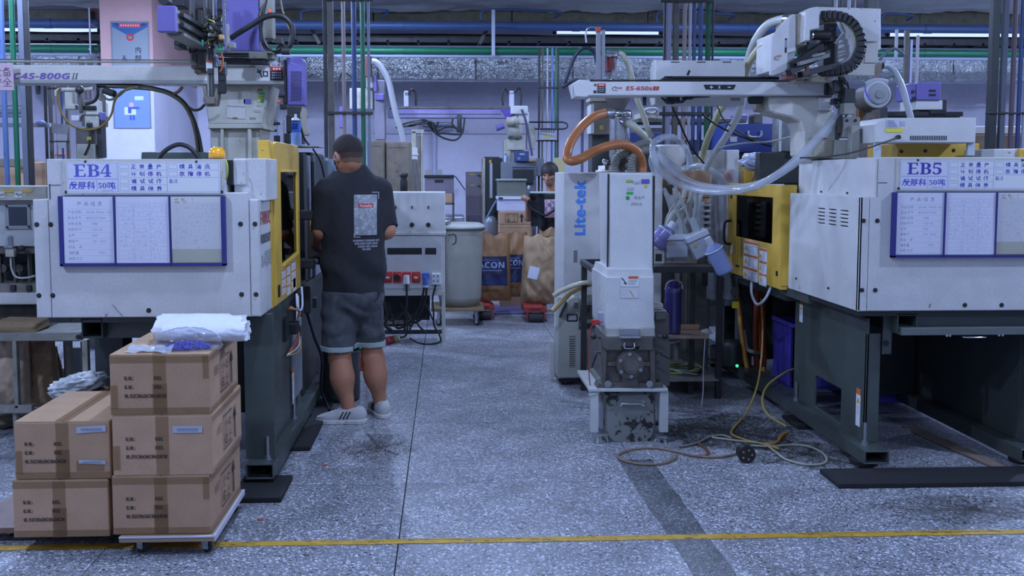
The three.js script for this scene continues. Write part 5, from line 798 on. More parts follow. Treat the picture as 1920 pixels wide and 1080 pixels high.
// ---------------------------------------------------------------- granulator in the aisle
{
  const d = 5.22, t = thing('granulator', 'grey granulator on small casters with a tall white hopper and a dirty catch bin', 'granulator', onFloor(1182, 838)), R = t;
  const hop = obj('hopper', [plate([[1141, 325], [1224, 325], [1224, 505], [1143, 505]], d + 0.12, 0.34, 0.006), plate([[1140, 504], [1224, 504], [1226, 522], [1135, 522]], d + 0.02, 0.46, 0.004), plate([[1135, 519], [1226, 519], [1227, 600], [1229, 616], [1136, 618]], d - 0.02, 0.5, 0.005)], paint('#d0d2d0'), R);
  obj('hopper_seam', [bp(1139.5, 326, 1141, 504, d + 0.118, 0.01, 0), bp(1224, 330, 1226, 500, d + 0.2, 0.02, 0)], mDarkSteel, R);
  const zf = d + 0.117;
  const notes = [[1180, 339.5, 12, 4.5, '#9aa23c'], [1210, 340, 15, 8, '#5550a0'], [1193, 342, 12, 5, '#a5a8b0'], [1182, 353, 12, 5, '#a7abb2'], [1181, 361.5, 12, 4.6, '#14a83f'], [1210.5, 348.5, 5, 5, '#c3ba3a'], [1177, 371, 6, 6, '#11823c']];
  for (const [x, y, w, h, c] of notes) sticker('label', hop, w * zf / FOCAL, h * zf / FOCAL, at(x, y, zf), M(c));
  sticker('handwriting', hop, 0.085, 0.07, at(1196, 376, zf), bareTex(160, 130, (c) => { c.strokeStyle = '#4c4f55'; c.lineWidth = 3; hanzi(c, '安全号', 40, 20, 32, 6, 0.07, '#5a5d64'); fit(c, '2015.6.', 6, 112, 120, 'italic 34px serif'); }));
  sticker('warning_notice', hop, 0.1, 0.06, at(1181, 527, d - 0.022), canvasTex(150, 90, (c) => { c.fillStyle = '#cdd0d0'; c.fillRect(0, 0, 150, 90); c.fillStyle = '#b9653c'; c.fillRect(62, 6, 80, 22); c.fillStyle = '#8e9198'; for (let k = 0; k < 4; k++) c.fillRect(64, 36 + k * 11, 70 - k * 6, 5); c.strokeStyle = '#26282c'; c.lineWidth = 8; c.beginPath(); c.moveTo(8, 20); c.lineTo(30, 44); c.lineTo(44, 74); c.moveTo(26, 64); c.lineTo(52, 60); c.stroke(); }));
  sticker('torn_notice', hop, 0.1, 0.052, at(1180, 550, d - 0.022), canvasTex(150, 78, (c) => { c.fillStyle = '#c3c6c6'; c.fillRect(0, 0, 150, 78); c.strokeStyle = '#a3a6a8'; c.lineWidth = 2; c.strokeRect(3, 3, 144, 72); for (let k = 0; k < 4; k++) c.strokeRect(8, 12 + k * 16, 60, 1); c.fillStyle = '#a89a84'; c.beginPath(); c.moveTo(70, 20); c.lineTo(84, 16); c.lineTo(120, 74); c.lineTo(108, 72); c.fill(); }));
  obj('hopper_flange', [plate([[1137, 615], [1228, 614], [1229, 632], [1138, 633]], d - 0.04, 0.5, 0.005)], M('#b9bcba', { map: dirty }), R);
  obj('hinge', [bp(1162, 617, 1199, 636, d - 0.05, 0.012, 0.002), cy(0.009, 0.11, ...at(1181, 632.5, d - 0.065).toArray(), 'x', 0.009, 14), bp(1160, 640, 1200, 650, d - 0.045, 0.01, 0.002)], mSteel, R);
  obj('latch', tb([at(1171, 643, d - 0.06), at(1171, 652, d - 0.07), at(1189, 652, d - 0.07), at(1189, 643, d - 0.06)], 0.0045, 24, 8), mChrome, R);
  // cast cutting chamber: plate with four pockets and the round bearing cover
  const cast = worn('#6b6a66', { metalness: 0.25, roughness: 0.55 });
  obj('chamber', [plate([[1139, 632], [1228, 632], [1230, 727], [1126, 727], [1126, 720], [1134, 718], [1133, 660], [1136, 640]], d - 0.01, 0.42, 0.006), plate([[1128, 632], [1226, 632], [1226, 658], [1198, 658], [1198, 651], [1166, 651], [1166, 658], [1137, 658], [1128, 650]], d - 0.05, 0.05, 0.006), plate([[1166, 694], [1198, 694], [1198, 727], [1166, 727]], d - 0.045, 0.05, 0.006), plate([[1122, 718], [1242, 718], [1242, 729], [1118, 729]], d - 0.04, 0.1, 0.004), plate([[1138, 679], [1156, 679], [1156, 687], [1138, 687]], d - 0.03, 0.04, 0.003), plate([[1206, 679], [1226, 679], [1226, 687], [1206, 687]], d - 0.03, 0.04, 0.003), plate([[1128, 650], [1139, 650], [1137, 720], [1128, 720]], d - 0.04, 0.06, 0.005), plate([[1218, 650], [1229, 650], [1230, 720], [1220, 720]], d - 0.04, 0.06, 0.005)], cast, R);
  const bc = at(1181, 684, d - 0.05); const bear = obj('bearing_cover', [cy(0.076, 0.03, bc.x, bc.y, bc.z, 'z', 0.072, 36), cy(0.047, 0.05, bc.x, bc.y, bc.z + 0.02, 'z', 0.04, 32), cy(0.03, 0.004, bc.x, bc.y, bc.z + 0.045, 'z', 0.028, 28)], cast, R);
  screws(bear, [0.6, 1.65, 2.7, 3.75, 4.8, 5.85].map((a) => V(bc.x + Math.cos(a) * 0.06, bc.y + Math.sin(a) * 0.06, bc.z + 0.016)), 0.006, 'z', mSteel, 'bolt');
  screws(R, [[1140, 720], [1218, 720]].map(([x, y]) => at(x, y, d - 0.06)), 0.011, 'z', mSteel, 'bolt');
  for (const [x0, y0, x1, y1] of [[1128, 632, 1116, 632], [1236, 631, 1246, 631], [1130, 661, 1116, 661], [1230, 660, 1244, 660]]) obj('clamp_rod', [rod(at(x0, y0, d + 0.02), at(x1, y1, d - 0.02), 0.007, 10), rod(at(x0, y0, d + 0.02), at((x0 * 2 + x1) / 3, (y0 * 2 + y1) / 3, d + 0.01), 0.013, 12)], mSteel, R);
  for (const [x, y] of [[1113, 631], [1247, 630.5]]) obj('clamp_knob', ball(0.016, ...at(x, y, d - 0.03).toArray()), mBlack, R);
  obj('lever', [bar(at(1118, 664, d - 0.03), at(1109, 688, d - 0.04), 0.012, 0.01)], mBlack, R); obj('lever', [bar(at(1238, 664, d - 0.03), at(1262, 676, d - 0.04), 0.01, 0.01)], mBlack, R);
  obj('motor_box', [bp(1227, 588, 1255, 640, d + 0.25, 0.3, 0.01), bp(1227, 640, 1256, 725, d + 0.12, 0.3, 0.006), bp(1229, 585, 1250, 600, d + 0.2, 0.2, 0.006)], M('#7a7c78', { map: dirty, roughness: 0.6 }), R);
  obj('side_box', [bp(1226, 570, 1244, 578, d + 0.2, 0.1, 0.004), bp(1226, 582, 1250, 592, d + 0.22, 0.1, 0.004)], mCream, R);
  // stand
  const st = paint('#c2c5c2', {});
  obj('stand_top', [plate([[1105, 729], [1253, 729], [1253, 735], [1105, 735]], d - 0.06, 0.5, 0.003), plate([[1105, 736], [1126, 736], [1112, 742], [1105, 744]], d - 0.055, 0.02, 0.002)], st, R);
  for (const [x0, x1] of [[1108, 1122], [1238, 1253]]) { obj('stand_leg', bp(x0, 735, x1, 811, d - 0.05, 0.035, 0.003), st, R); obj('stand_leg', bp(x0 + (x0 < 1180 ? 4 : -4), 735, x1 + (x0 < 1180 ? 4 : -4), 800, d + 0.38, 0.03, 0.003), st, R); }
  for (const [x, yy] of [[1129, 829], [1238, 833]]) {
    const c = at(x, yy, d - 0.02), k = obj('caster', [bx(c.x - 0.03, c.x + 0.03, c.y + 0.04, c.y + 0.05, c.z - 0.03, c.z + 0.03, 0.002), bar(V(c.x - 0.018, c.y + 0.042, c.z + 0.02), V(c.x - 0.01, c.y, c.z + 0.02), 0.02, 0.004), bar(V(c.x + 0.02, c.y + 0.042, c.z - 0.02), V(c.x, c.y, c.z - 0.02), 0.02, 0.004)], mSteel, R);
    obj('wheel_disc', turned(cy(0.028, 0.012, c.x, c.y, c.z, 'z', 0.028, 24), 'y', x < 1180 ? 0.5 : -0.4, c.x, 0, c.z), M('#5a5f5c', { map: dirty }), k); obj('wheel', [turned(new THREE.TorusGeometry(0.032, 0.0075, 10, 28).translate(c.x, c.y, c.z), 'y', x < 1180 ? 0.5 : -0.4, c.x, 0, c.z), turned(cy(0.012, 0.02, c.x, c.y, c.z, 'z', 0.012, 24), 'y', x < 1180 ? 0.5 : -0.4, c.x, 0, c.z)], M('#a7aca0', { roughness: 0.5 }), k);
    obj('wheel_hub', turned(cy(0.012, 0.026, c.x, c.y, c.z, 'z', 0.012, 12), 'y', x < 1180 ? 0.5 : -0.4, c.x, 0, c.z), mSteel, k);
  }
  for (const x of [1136, 1232]) obj('caster', [cy(0.035, 0.03, ...at(x, 800, d + 0.36).toArray(), 'x', 0.035, 20)], mCasterRubber, R);
  // catch bin with peeling dirt
  const soot = dataTex(256, (u, v) => { const s = tileNoise(u, v, 4, 3) + 0.6 * tileNoise(u, v, 13, 8) + 0.3 * tileNoise(u, v, 34, 1), k = s > 0.26 ? 0.3 : s > 0.16 ? 0.62 : 1; return [0.82 * k, 0.82 * k, 0.8 * k]; }, true, 3.6);
  obj('catch_bin', plate([[1133, 738], [1229, 736], [1230, 800], [1226, 818], [1214, 832], [1150, 832], [1140, 822], [1134, 806]], d - 0.01, 0.36, 0.012), M('#969a98', { map: soot, roughness: 0.6, metalness: 0.1 }), R);
  obj('bin_handle', [tb(pt([[1164, 757, d - 0.015], [1164, 757, d - 0.035], [1206, 757, d - 0.035], [1206, 757, d - 0.015]], d), 0.0065, 30, 8), bp(1161, 753, 1167, 762, d - 0.014, 0.01, 0.002), bp(1203, 752, 1209, 762, d - 0.014, 0.01, 0.002)], mChrome, R);
  obj('plastic_wrap', [bp(1124, 760, 1134, 806, d + 0.02, 0.1, 0.01)], M('#a9adb4', { roughness: 0.3 }), R);
  obj('limit_switch', [bp(1123, 586, 1136, 612, d + 0.06, 0.05, 0.006)], M('#9aa0b4', { roughness: 0.4 }), R); obj('switch_wire', tb(pt([[1130, 604], [1118, 606], [1109, 612], [1106, 640], [1104, 690], [1108, 740]], d + 0.02), 0.003, 40, 6), M('#a03030'), R);
  obj('red_clip', bp(1110, 600, 1124, 609, d + 0.04, 0.02, 0.004), mRed, R);
}

// ---------------------------------------------------------------- dryer cabinet, temperature controller, table
const mHose2 = M('#c9ccc4', { roughness: 0.3, transparent: true, opacity: 0.8 });
function clearHose(parent, pts, r, seg = 80) { return obj('clear_hose', tb(pts, r, seg, 12), new THREE.MeshPhysicalMaterial({ color: '#e6eaee', roughness: 0.1, transmission: 0.74, thickness: 0, ior: 1.4, side: THREE.DoubleSide }), parent); }
{
  const d = 6.9, a = at(1058, 323, d), t = thing('dryer_cabinet', 'white dryer cabinet with tall blue sideways lettering behind the granulator', 'cabinet', V(at(1145, 500, d).x, 0, -7.1)), x1 = at(1243, 330, d).x;
  obj('cabinet_body', bx(a.x, x1, 0.08, a.y, -7.5, -d - 0.02, 0.006), mWhite, t);
  obj('cabinet_door', bx(a.x, at(1139.5, 330, d).x, 0.1, a.y - 0.004, -d - 0.02, -d, 0.004), mWhite, t); obj('cabinet_door', bx(at(1141, 330, d).x, x1, 0.1, a.y - 0.004, -d - 0.02, -d, 0.004), mWhite, t);
  sticker('maker_lettering', t, 0.115, 0.4, at(1086.5, 391.5, d - 0.001), bareTex(150, 520, (c) => { c.fillStyle = c.strokeStyle = '#4a86d8'; c.lineWidth = 8; c.translate(128, 514); c.rotate(-Math.PI / 2); fit(c, 'Lite-tek', 2, 0, 506, 'bold 128px sans-serif'); fit(c, 'Lite-tek', 2, 0, 506, 'bold 128px sans-serif', true); }));
  obj('door_latch', [bp(1075.5, 469, 1082.5, 492, d - 0.003, 0.008, 0.003), bp(1077.5, 474, 1080.5, 484, d - 0.006, 0.005, 0.001)], mSteel, t);
  const b = at(1058, 740, d); for (const x of [a.x + 0.06, x1 - 0.06]) obj('foot', cy(0.03, 0.08, x, 0.04, -d - 0.1), mBlack, t);
  // lid equipment: round pot, ribbed hoses, steel hopper receiver
  const pot = obj('filter_pot', lathe([[0, 0], [0.13, 0], [0.13, 0.015], [0.11, 0.02], [0.11, 0.05], [0, 0.055]], at(1150, 323, 7.15).x, 1.455, -7.15), mCream, t);
  const o = thing('vacuum_receiver', 'shiny steel vacuum hopper receiver with an orange hose on the dryer cabinet', 'hopper', V(at(1160, 320, 7.1).x, 1.5, -7.1)), ox = at(1162, 260, 7.1).x, Y = (y) => at(1162, y, 7.1).y;
  obj('receiver_tank', lathe([[0, Y(318)], [0.05, Y(318)], [0.062, Y(306)], [0.075, Y(292)], [0.075, Y(224)], [0.084, Y(223)], [0.084, Y(219)], [0, Y(219)]], ox, 0, -7.1, 32), mSteel, o);
  obj('receiver_lid', lathe([[0, Y(219)], [0.086, Y(219)], [0.086, Y(212)], [0.078, Y(207)], [0, Y(206)]], ox, 0, -7.1, 32), mChrome, o);
  obj('receiver_frame', [bp(1135, 300, 1141, 323, 7.05, 0.1, 0.003), bp(1163, 303, 1172, 323, 7.02, 0.1, 0.003), bp(1140, 300, 1182, 305, 7.0, 0.15, 0.003)], mIron, o);
  obj('tank_strap', [bx(ox + 0.035, ox + 0.04, Y(300), Y(222), -7.03, -7.02, 0.001), bx(ox - 0.05, ox - 0.045, Y(300), Y(222), -7.04, -7.03, 0.001)], mChrome, o);
  obj('clamp', [rod(at(1130, 302, 7.0), at(1138, 305, 7.0), 0.012), ball(0.016, ...at(1133, 302, 6.98).toArray())], mChrome, o);
  obj('hose_collar', [rod(at(1133, 213, 7.0), at(1146, 213, 7.05), 0.034, 16), rod(at(1175, 230, 7.0), at(1166, 226, 7.05), 0.033, 16)], mSteel, o);
  const orangeHose = M('#c07a48', { roughness: 0.32, map: wear });
  one('suction_hose', 'thick orange translucent hose looping from the steel receiver into the dryer cabinet', 'hose', [tb(pt([[1142, 213, 7.04], [1128, 214, 6.98], [1110, 221, 6.92], [1090, 238, 6.86], [1073, 262, 6.8], [1064, 285, 6.75], [1064, 298, 6.72], [1072, 302, 6.7], [1090, 297, 6.72], [1115, 283, 6.78], [1140, 274, 6.82], [1165, 271, 6.86], [1186, 277, 6.9], [1199, 291, 6.94], [1204, 310, 7.0], [1204, 326, 7.0]], 7), 0.032, 140, 14)], orangeHose, null);
  const ribbed = (label, pts, r) => { const c = new THREE.CatmullRomCurve3(pts, false, 'centripetal'), h = thing('ribbed_hose', label, 'hose', pts[0].clone()); obj('hose_core', new THREE.TubeGeometry(c, 60, r * 0.86, 12), M('#a9aba2', { map: dirty }), h); const g = [], L = c.getLength(), n = Math.floor(L / (r * 0.55)); for (let i = 0; i <= n; i++) { const p = c.getPointAt(i / n), q = c.getTangentAt(i / n); g.push(new THREE.TorusGeometry(r * 0.92, r * 0.16, 6, 16).applyQuaternion(new THREE.Quaternion().setFromUnitVectors(V(0, 0, 1), q)).translate(p.x, p.y, p.z)); } const rg = obj('hose_rib', g, M('#979a92', { map: dirty }), h); rg.userData.kind = 'stuff'; };
  ribbed('grey ribbed hose rising from the dryer top beside the steel receiver and bending right', pt([[1152, 325, 6.97], [1152, 308, 6.97], [1160, 292, 6.95], [1178, 283, 6.95], [1200, 272, 7.0], [1222, 268, 7.1]], 7), 0.03);
  ribbed('short grey ribbed hose bending over the dryer top right of the orange hose', pt([[1184, 325, 6.95], [1184, 305, 6.94], [1190, 290, 6.93], [1206, 283, 6.95], [1228, 282, 7.05]], 7), 0.03);
  one('suction_hose', 'yellowish clear hose leaving the steel receiver down to the right', 'hose', tb(pt([[1170, 228, 7.05], [1184, 234, 7.0], [1196, 244, 7.0], [1210, 258, 7.05], [1220, 274, 7.1], [1224, 290, 7.2]], 7), 0.028, 60, 12), M('#b3b7a4', { roughness: 0.25 }));
  // white hopper barrel further right
  const h = thing('hopper_barrel', 'white round hopper barrel behind the clear hose loop', 'barrel', V(at(1258, 300, 7.2).x, 1.2, -7.3)), hx = at(1256, 300, 7.3).x, hy = (y) => at(1256, y, 7.3).y;
  obj('barrel_body', lathe([[0, hy(345)], [0.11, hy(345)], [0.112, hy(278)], [0.118, hy(276)], [0.118, hy(272)], [0, hy(271)]], hx, 0, -7.3, 32), mWhite, h); obj('barrel_knob', cy(0.014, 0.05, hx + 0.01, hy(266), -7.3), mIron, h); obj('barrel_base', bx(hx - 0.12, hx + 0.12, 0.0, hy(345), -7.42, -7.18, 0.01), M('#a9acad', { map: dirty }), h);
}
{ // temperature controller on casters
  const d = 6.62, t = thing('temperature_controller', 'grey beige temperature controller on casters with louvred front beside the granulator', 'temperature controller', onFloor(1080, 725)), x0 = at(1046, 650, d).x, x1 = at(1126, 650, d).x + 0.02, yy = (y) => at(1080, y, d).y;
  const m = paint('#a9aba0');
  obj('case', bx(x0, x1, yy(710), yy(618), -d - 0.26, -d, 0.01), m, t);
  obj('louvre_back', bx(x0 + 0.03, x1 - 0.02, yy(694), yy(634), -d - 0.001, -d + 0.0005, 0), mBlack, t);
  obj('front_panel', plate([[1048, 619], [1123, 619], [1123, 708], [1048, 708]], d - 0.012, 0.012, 0.003, [[[1067, 629], [1080, 629], [1080, 690], [1067, 690]], [[1090, 629], [1103, 629], [1103, 690], [1090, 690]]]), m, t);
  for (const [a, b] of [[1067, 1080], [1090, 1103]]) for (let k = 0; k < 15; k++) obj('louvre', bp(a - 0.5, 629.5 + k * 4.05, b + 0.5, 631.6 + k * 4.05, d - 0.006, 0.004, 0), m, t);
  obj('control_head', ex([[0.0, 0], [0.16, 0], [0.16, 0.14], [0.08, 0.22], [0.05, 0.22], [0.0, 0.05]].map(([z, y]) => [z, y]), at(1086, 600, d).x - x0, 0.006).rotateY(Math.PI / 2).translate(x0, yy(619), -d + 0.012).applyMatrix4(new THREE.Matrix4()), m, t);
  const hd = at(1050, 600, d); obj('sloped_head', plate([[1052, 604], [1086, 604], [1086, 562], [1078, 556], [1066, 562], [1052, 588]], d - 0.005, 0.2, 0.006), m, t);
  obj('head_panel', bar(at(1049, 594, d - 0.01), at(1062, 566, d - 0.01), 0.05, 0.01), mBlack, t);
  for (let k = 0; k < 4; k++) obj('head_vent', bp(1076, 568 + k * 3, 1084, 569.2 + k * 3, d - 0.006, 0.003, 0), mBlack, t);
  obj('display', [bp(1063, 589, 1083, 603, d - 0.016, 0.012, 0.003)], mBlack, t); sticker('display_print', t, 0.055, 0.032, at(1073, 596, d - 0.0175), M('#8d9090', { roughness: 0.3 }));
  obj('filler_box', [plate([[1092, 603], [1091, 562], [1096, 552], [1124, 552], [1126, 603]], d + 0.05, 0.2, 0.008), bp(1090, 601, 1128, 605, d - 0.01, 0.25, 0.006)], m, t); obj('filler_recess', bp(1096, 572, 1112, 598, d + 0.046, 0.01, 0.004), mIron, t);
  obj('base', bx(x0 + 0.01, x1 - 0.01, yy(718), yy(711), -d - 0.24, -d - 0.02, 0.004), mBlack, t);
  for (const [x, z] of [[x0 + 0.06, -d - 0.06], [x1 - 0.06, -d - 0.06], [x0 + 0.06, -d - 0.2], [x1 - 0.06, -d - 0.2]]) caster(t, x, z, 0.024, 0.055);
  obj('side_tie', bp(1043.5, 610, 1047, 622, d + 0.05, 0.03, 0.003), mSteel, t);
  const hs = thing('water_hose', 'pair of yellowed clear water hoses arching over the temperature controller', 'hose', at(1060, 570, 6.5));
  for (const [k, p] of [[0, [[1036, 583], [1052, 566], [1072, 548], [1095, 537], [1120, 531], [1134, 536], [1140, 548]]], [1, [[1037, 555], [1055, 544], [1078, 535], [1105, 530], [1128, 540], [1138, 560]]]]) { hoseOf(hs, 'hose', pt(p, 6.5 - k * 0.05), 0.016, M(k ? '#b9b296' : '#b59d62', { roughness: 0.3 })); }
  one('white_board', 'white board leaning on the left side of the temperature controller', 'board', bp(1031, 639, 1045, 707, 6.85, 0.012, 0.002), mWhite);
}
{ // steel work table with its lower shelf
  const t = thing('work_table', 'dark steel tube work table behind the granulator carrying clear containers', 'table', onFloor(1235, 760)), s = 0.036, d0 = 6.0, d1 = 6.45;
  const A = at(1115, 504, 5.9), Bq = at(1340, 508, 5.95), yT = A.y, z0 = -5.95, z1 = -6.5, x0 = A.x, x1 = at(1342, 508, 5.95).x;
  const leg = (x, z, y0 = 0) => obj('leg', bx(x - s / 2, x + s / 2, y0, yT - 0.01, z - s / 2, z + s / 2, 0.003), mDarkSteel, t);
  leg(x0 + 0.02, z0); leg(x0 + 0.02, z1); leg(at(1350, 600, 6.2).x, -6.22); leg(at(1320, 600, 6.5).x, z1, 0.7); leg(at(1295, 700, 6.35).x, -6.35);
  obj('top_rail', bx(x0, x1 + 0.02, yT - 0.03, yT + 0.006, z0 - 0.02, z0 + 0.02, 0.003), mDarkSteel, t); obj('top_rail', bx(x0, x1 + 0.02, yT - 0.03, yT + 0.006, z1 - 0.02, z1 + 0.02, 0.003), mDarkSteel, t);
  for (const x of [x0 + 0.01, x1]) obj('side_rail', bx(x - 0.018, x + 0.018, yT - 0.03, yT + 0.004, z1, z0, 0.003), mDarkSteel, t);
  obj('table_top', bx(at(1225, 500, 6).x, x1, yT + 0.002, yT + 0.012, z1, z0 + 0.01, 0.003), mIron, t);
  const yS = at(1260, 630, 6.05).y; obj('lower_shelf', bx(at(1238, 630, 6.05).x, at(1330, 630, 6.05).x, yS - 0.02, yS, -6.5, -6.05, 0.003), worn('#b9a493'), t); obj('shelf_brace', [bar(at(1226, 650, 6.05), at(1274, 638, 6.1), 0.03, 0.012)], mSteel, t);
  const yF = 0.13; obj('floor_shelf', bx(at(1228, 690, 6.2).x, at(1348, 690, 6.2).x, yF - 0.015, yF, -6.9, -6.2, 0.002), worn('#9a9c98'), t);
  const it = (name, label, cat, x, y, d) => thing(name, label, cat, at(x, y, d));
  // dark blue water bottle on the shelf
  const wb = it('water_bottle', 'dark blue water bottle with a wire handle on the lower table shelf', 'bottle', 1261, 626, 6.15), p = at(1261, 628, 6.15), H = at(1261, 536, 6.15).y - p.y;
  obj('bottle_body', lathe([[0, 0], [0.05, 0], [0.052, 0.01], [0.052, H * 0.72], [0.048, H * 0.76], [0.052, H * 0.8], [0.05, H * 0.93], [0.03, H], [0, H]], p.x, yS, p.z, 28), new THREE.MeshPhysicalMaterial({ color: '#3c3570', roughness: 0.15, clearcoat: 0.5 }), wb);
  obj('handle', tb([V(p.x - 0.05, yS + H * 0.9, p.z), V(p.x - 0.04, yS + H * 1.04, p.z + 0.02), V(p.x, yS + H * 1.09, p.z + 0.02), V(p.x + 0.05, yS + H * 1.03, p.z), V(p.x + 0.06, yS + H * 0.9, p.z)], 0.005, 40, 8), M('#c8c4c0'), wb); obj('cap', cy(0.032, 0.02, p.x, yS + H + 0.008, p.z), mNavy, wb);
  one('cardboard_sheet', 'brown cardboard strip standing at the back of the lower table shelf', 'cardboard', bx(at(1274, 0, 6.3).x, at(1322, 0, 6.3).x, yS + 0.001, at(1300, 609, 6.3).y, -6.32, -6.3, 0.002), mCarton);
  one('tissue', 'white crumpled tissue at the right corner of the lower table shelf', 'tissue', (() => { const g = new THREE.SphereGeometry(0.03, 20, 14), q = g.attributes.position; for (let i = 0; i < q.count; i++) { const k = 1 + 0.5 * noise.noise(q.getX(i) * 60, q.getY(i) * 60, q.getZ(i) * 60); q.setXYZ(i, q.getX(i) * k, q.getY(i) * k * 0.6, q.getZ(i) * k); } g.computeVertexNormals(); const c = at(1326, 624, 6.1); return g.translate(c.x, yS + 0.014, c.z - 0.02); })(), mWhite);
  hoseOf(t, 'string', [at(1322, 630, 6.06), at(1319, 690, 6.06), at(1318, 740, 6.05), at(1313, 770, 6.0), V(at(1305, 790, 5.7).x, 0.006, -5.72), V(at(1270, 790, 5.7).x, 0.006, -5.68), V(at(1255, 790, 5.65).x, 0.006, -5.7)], 0.0035, M('#c4c8cc'), 70);
  // cords and film on the floor shelf
  const r = seeded(4); for (let k = 0; k < 5; k++) { const ps = []; const cx = at(1285, 690, 6.35).x; for (let i = 0; i < 12; i++) { const a = i * 0.9 + k; ps.push(V(cx + Math.cos(a) * (0.09 + r() * 0.06), yF + 0.01 + r() * 0.03, -6.42 + Math.sin(a) * (0.1 + r() * 0.05))); } hoseOf(t, 'cord', ps, 0.004, [M('#8a9a7c'), mLime, M('#b3b8b0'), M('#5d7a66'), mBlack][k], 120); }
  // clear containers and bottles on the table top
  const cont = (label, x0p, y0p, x1p, y1p, dd, rot) => { const a = at(x0p, y1p, dd), b = at(x1p, y0p, dd), o = thing('food_container', label, 'container', V((a.x + b.x) / 2, a.y, -dd - 0.06)), w = b.x - a.x, h = b.y - a.y, cx = (a.x + b.x) / 2, cyy = (a.y + b.y) / 2; const tn = (g) => turned(g, 'z', rot, cx, cyy, 0); const mm = M('#c3c9d6', { roughness: 0.25, transparent: true, opacity: 0.62 });
    obj('container_body', tn(ex([[-w * 0.44, 0], [w * 0.44, 0], [w * 0.5, h * 0.74], [-w * 0.5, h * 0.74]], w * 0.9, 0.008).translate(cx, a.y, -dd - w * 0.9)), mm, o); obj('container_lid', tn(bx(a.x - 0.006, b.x + 0.006, a.y + h * 0.76, b.y, -dd - w * 0.95, -dd + 0.006, 0.006)), M('#cfd5de', { roughness: 0.25, transparent: true, opacity: 0.8 }), o); obj('label', tn(B(0.02, 0.02, 0.001, a.x + w * (rot > -0.2 ? 0.2 : 0.85), cyy + h * 0.1, -dd + 0.006, 0)), M('#c8a34a'), o);
    obj('container_neck', tn(cy(0.03, 0.1, cx + w * 0.2, b.y + 0.04, -dd - 0.08, 'y', 0.02, 14)), mHose, o); return o; };
  cont('clear lidded food container standing upright on the table among the tubes', 1249, 440, 1293, 484, 6.05, 0.02); cont('clear lidded food container tilted forward beside the upright one', 1294, 436, 1336, 482, 5.98, 0.42);
  const bottle = (label, p0, p1, r0, m, d) => { const a = at(...p0, d), b = at(...p1, d), dir = b.clone().sub(a), L = dir.length(), o = thing('plastic_bottle', label, 'bottle', b.clone()); const g = lathe([[0, 0], [r0 * 0.86, 0.004], [r0, 0.02], [r0, L * 0.3], [r0 * 0.95, L * 0.33], [r0, L * 0.36], [r0, L * 0.7], [r0 * 0.95, L * 0.73], [r0, L * 0.76], [r0 * 0.9, L * 0.88], [r0 * 0.4, L]], 0, 0, 0, 28); const q = new THREE.Quaternion().setFromUnitVectors(V(0, 1, 0), a.clone().sub(b).normalize()); g.applyQuaternion(q).translate(b.x, b.y, b.z); obj('bottle_body', g, m, o); obj('bottle_ring', new THREE.TorusGeometry(r0 * 1.0, 0.004, 8, 28).rotateX(Math.PI / 2).translate(0, L * 0.8, 0).applyQuaternion(q).translate(b.x, b.y, b.z), M('#c9d0e2', { roughness: 0.3 }), o); obj('bottle_neck', cy(r0 * 0.42, 0.05, 0, L + 0.02, 0, 'y', r0 * 0.4, 16).applyQuaternion(q).translate(b.x, b.y, b.z), M('#b5bbc6', { roughness: 0.3 }), o); };
  bottle('clear blue water bottle hanging tilted off the right end of the table', [1333, 458], [1362, 512], 0.055, new THREE.MeshPhysicalMaterial({ color: '#93a5d8', roughness: 0.1, transparent: true, opacity: 0.6, clearcoat: 0.6 }), 5.85);
  bottle('purple plastic bottle lying tilted behind the upright food container', [1256, 428], [1228, 462], 0.06, M('#7c79ae', { roughness: 0.25, transparent: true, opacity: 0.8 }), 6.1);
  const dv = it('control_unit', 'grey control unit with a small display on the table behind the containers', 'control unit', 1265, 500, 6.1); obj('unit_case', bp(1226, 467, 1308, 502, 6.12, 0.25, 0.006), mOldWhite, dv); obj('unit_face', bp(1226, 470, 1246, 500, 6.1, 0.02, 0.003), mCream, dv); obj('unit_display', bp(1229, 476, 1241, 490, 6.098, 0.004, 0.001), mDarkSteel, dv); obj('unit_slot', bp(1228, 496, 1243, 500, 6.098, 0.004, 0.001), M('#7a2f3a'), dv);
  // hanging tubes and the clear hose loops
  const bunch = thing('tube_bundle', 'bundle of clear thin tubes hanging down onto the table containers', 'tubes', at(1290, 430, 6.3)), r2 = seeded(8);
  for (let k = 0; k < 26; k++) { const x0 = 1244 + r2() * 84, x1 = 1240 + r2() * 70, dd = 6.2 + r2() * 0.5; obj('tube', tb(pt([[x0, 345 + r2() * 30], [lerp(x0, x1, 0.3) + 5 * r2(), 385], [lerp(x0, x1, 0.7) - 5 * r2(), 410], [x1, 436 + r2() * 14]], dd), 0.009 + r2() * 0.006, 36, 8), M(['#b9bfbf', '#c6c9c4', '#b5b3a6'][k % 3], { roughness: 0.25, transparent: true, opacity: 0.6 }), bunch); }
  for (let k = 0; k < 6; k++) obj('comb_tooth', bp(1318, 382 + k * 11, 1333, 387 + k * 11, 6.6, 0.03, 0.003), M('#b7bbbd'), bunch); obj('comb_back', bp(1312, 378, 1320, 446, 6.62, 0.03, 0.003), M('#b7bbbd'), bunch);
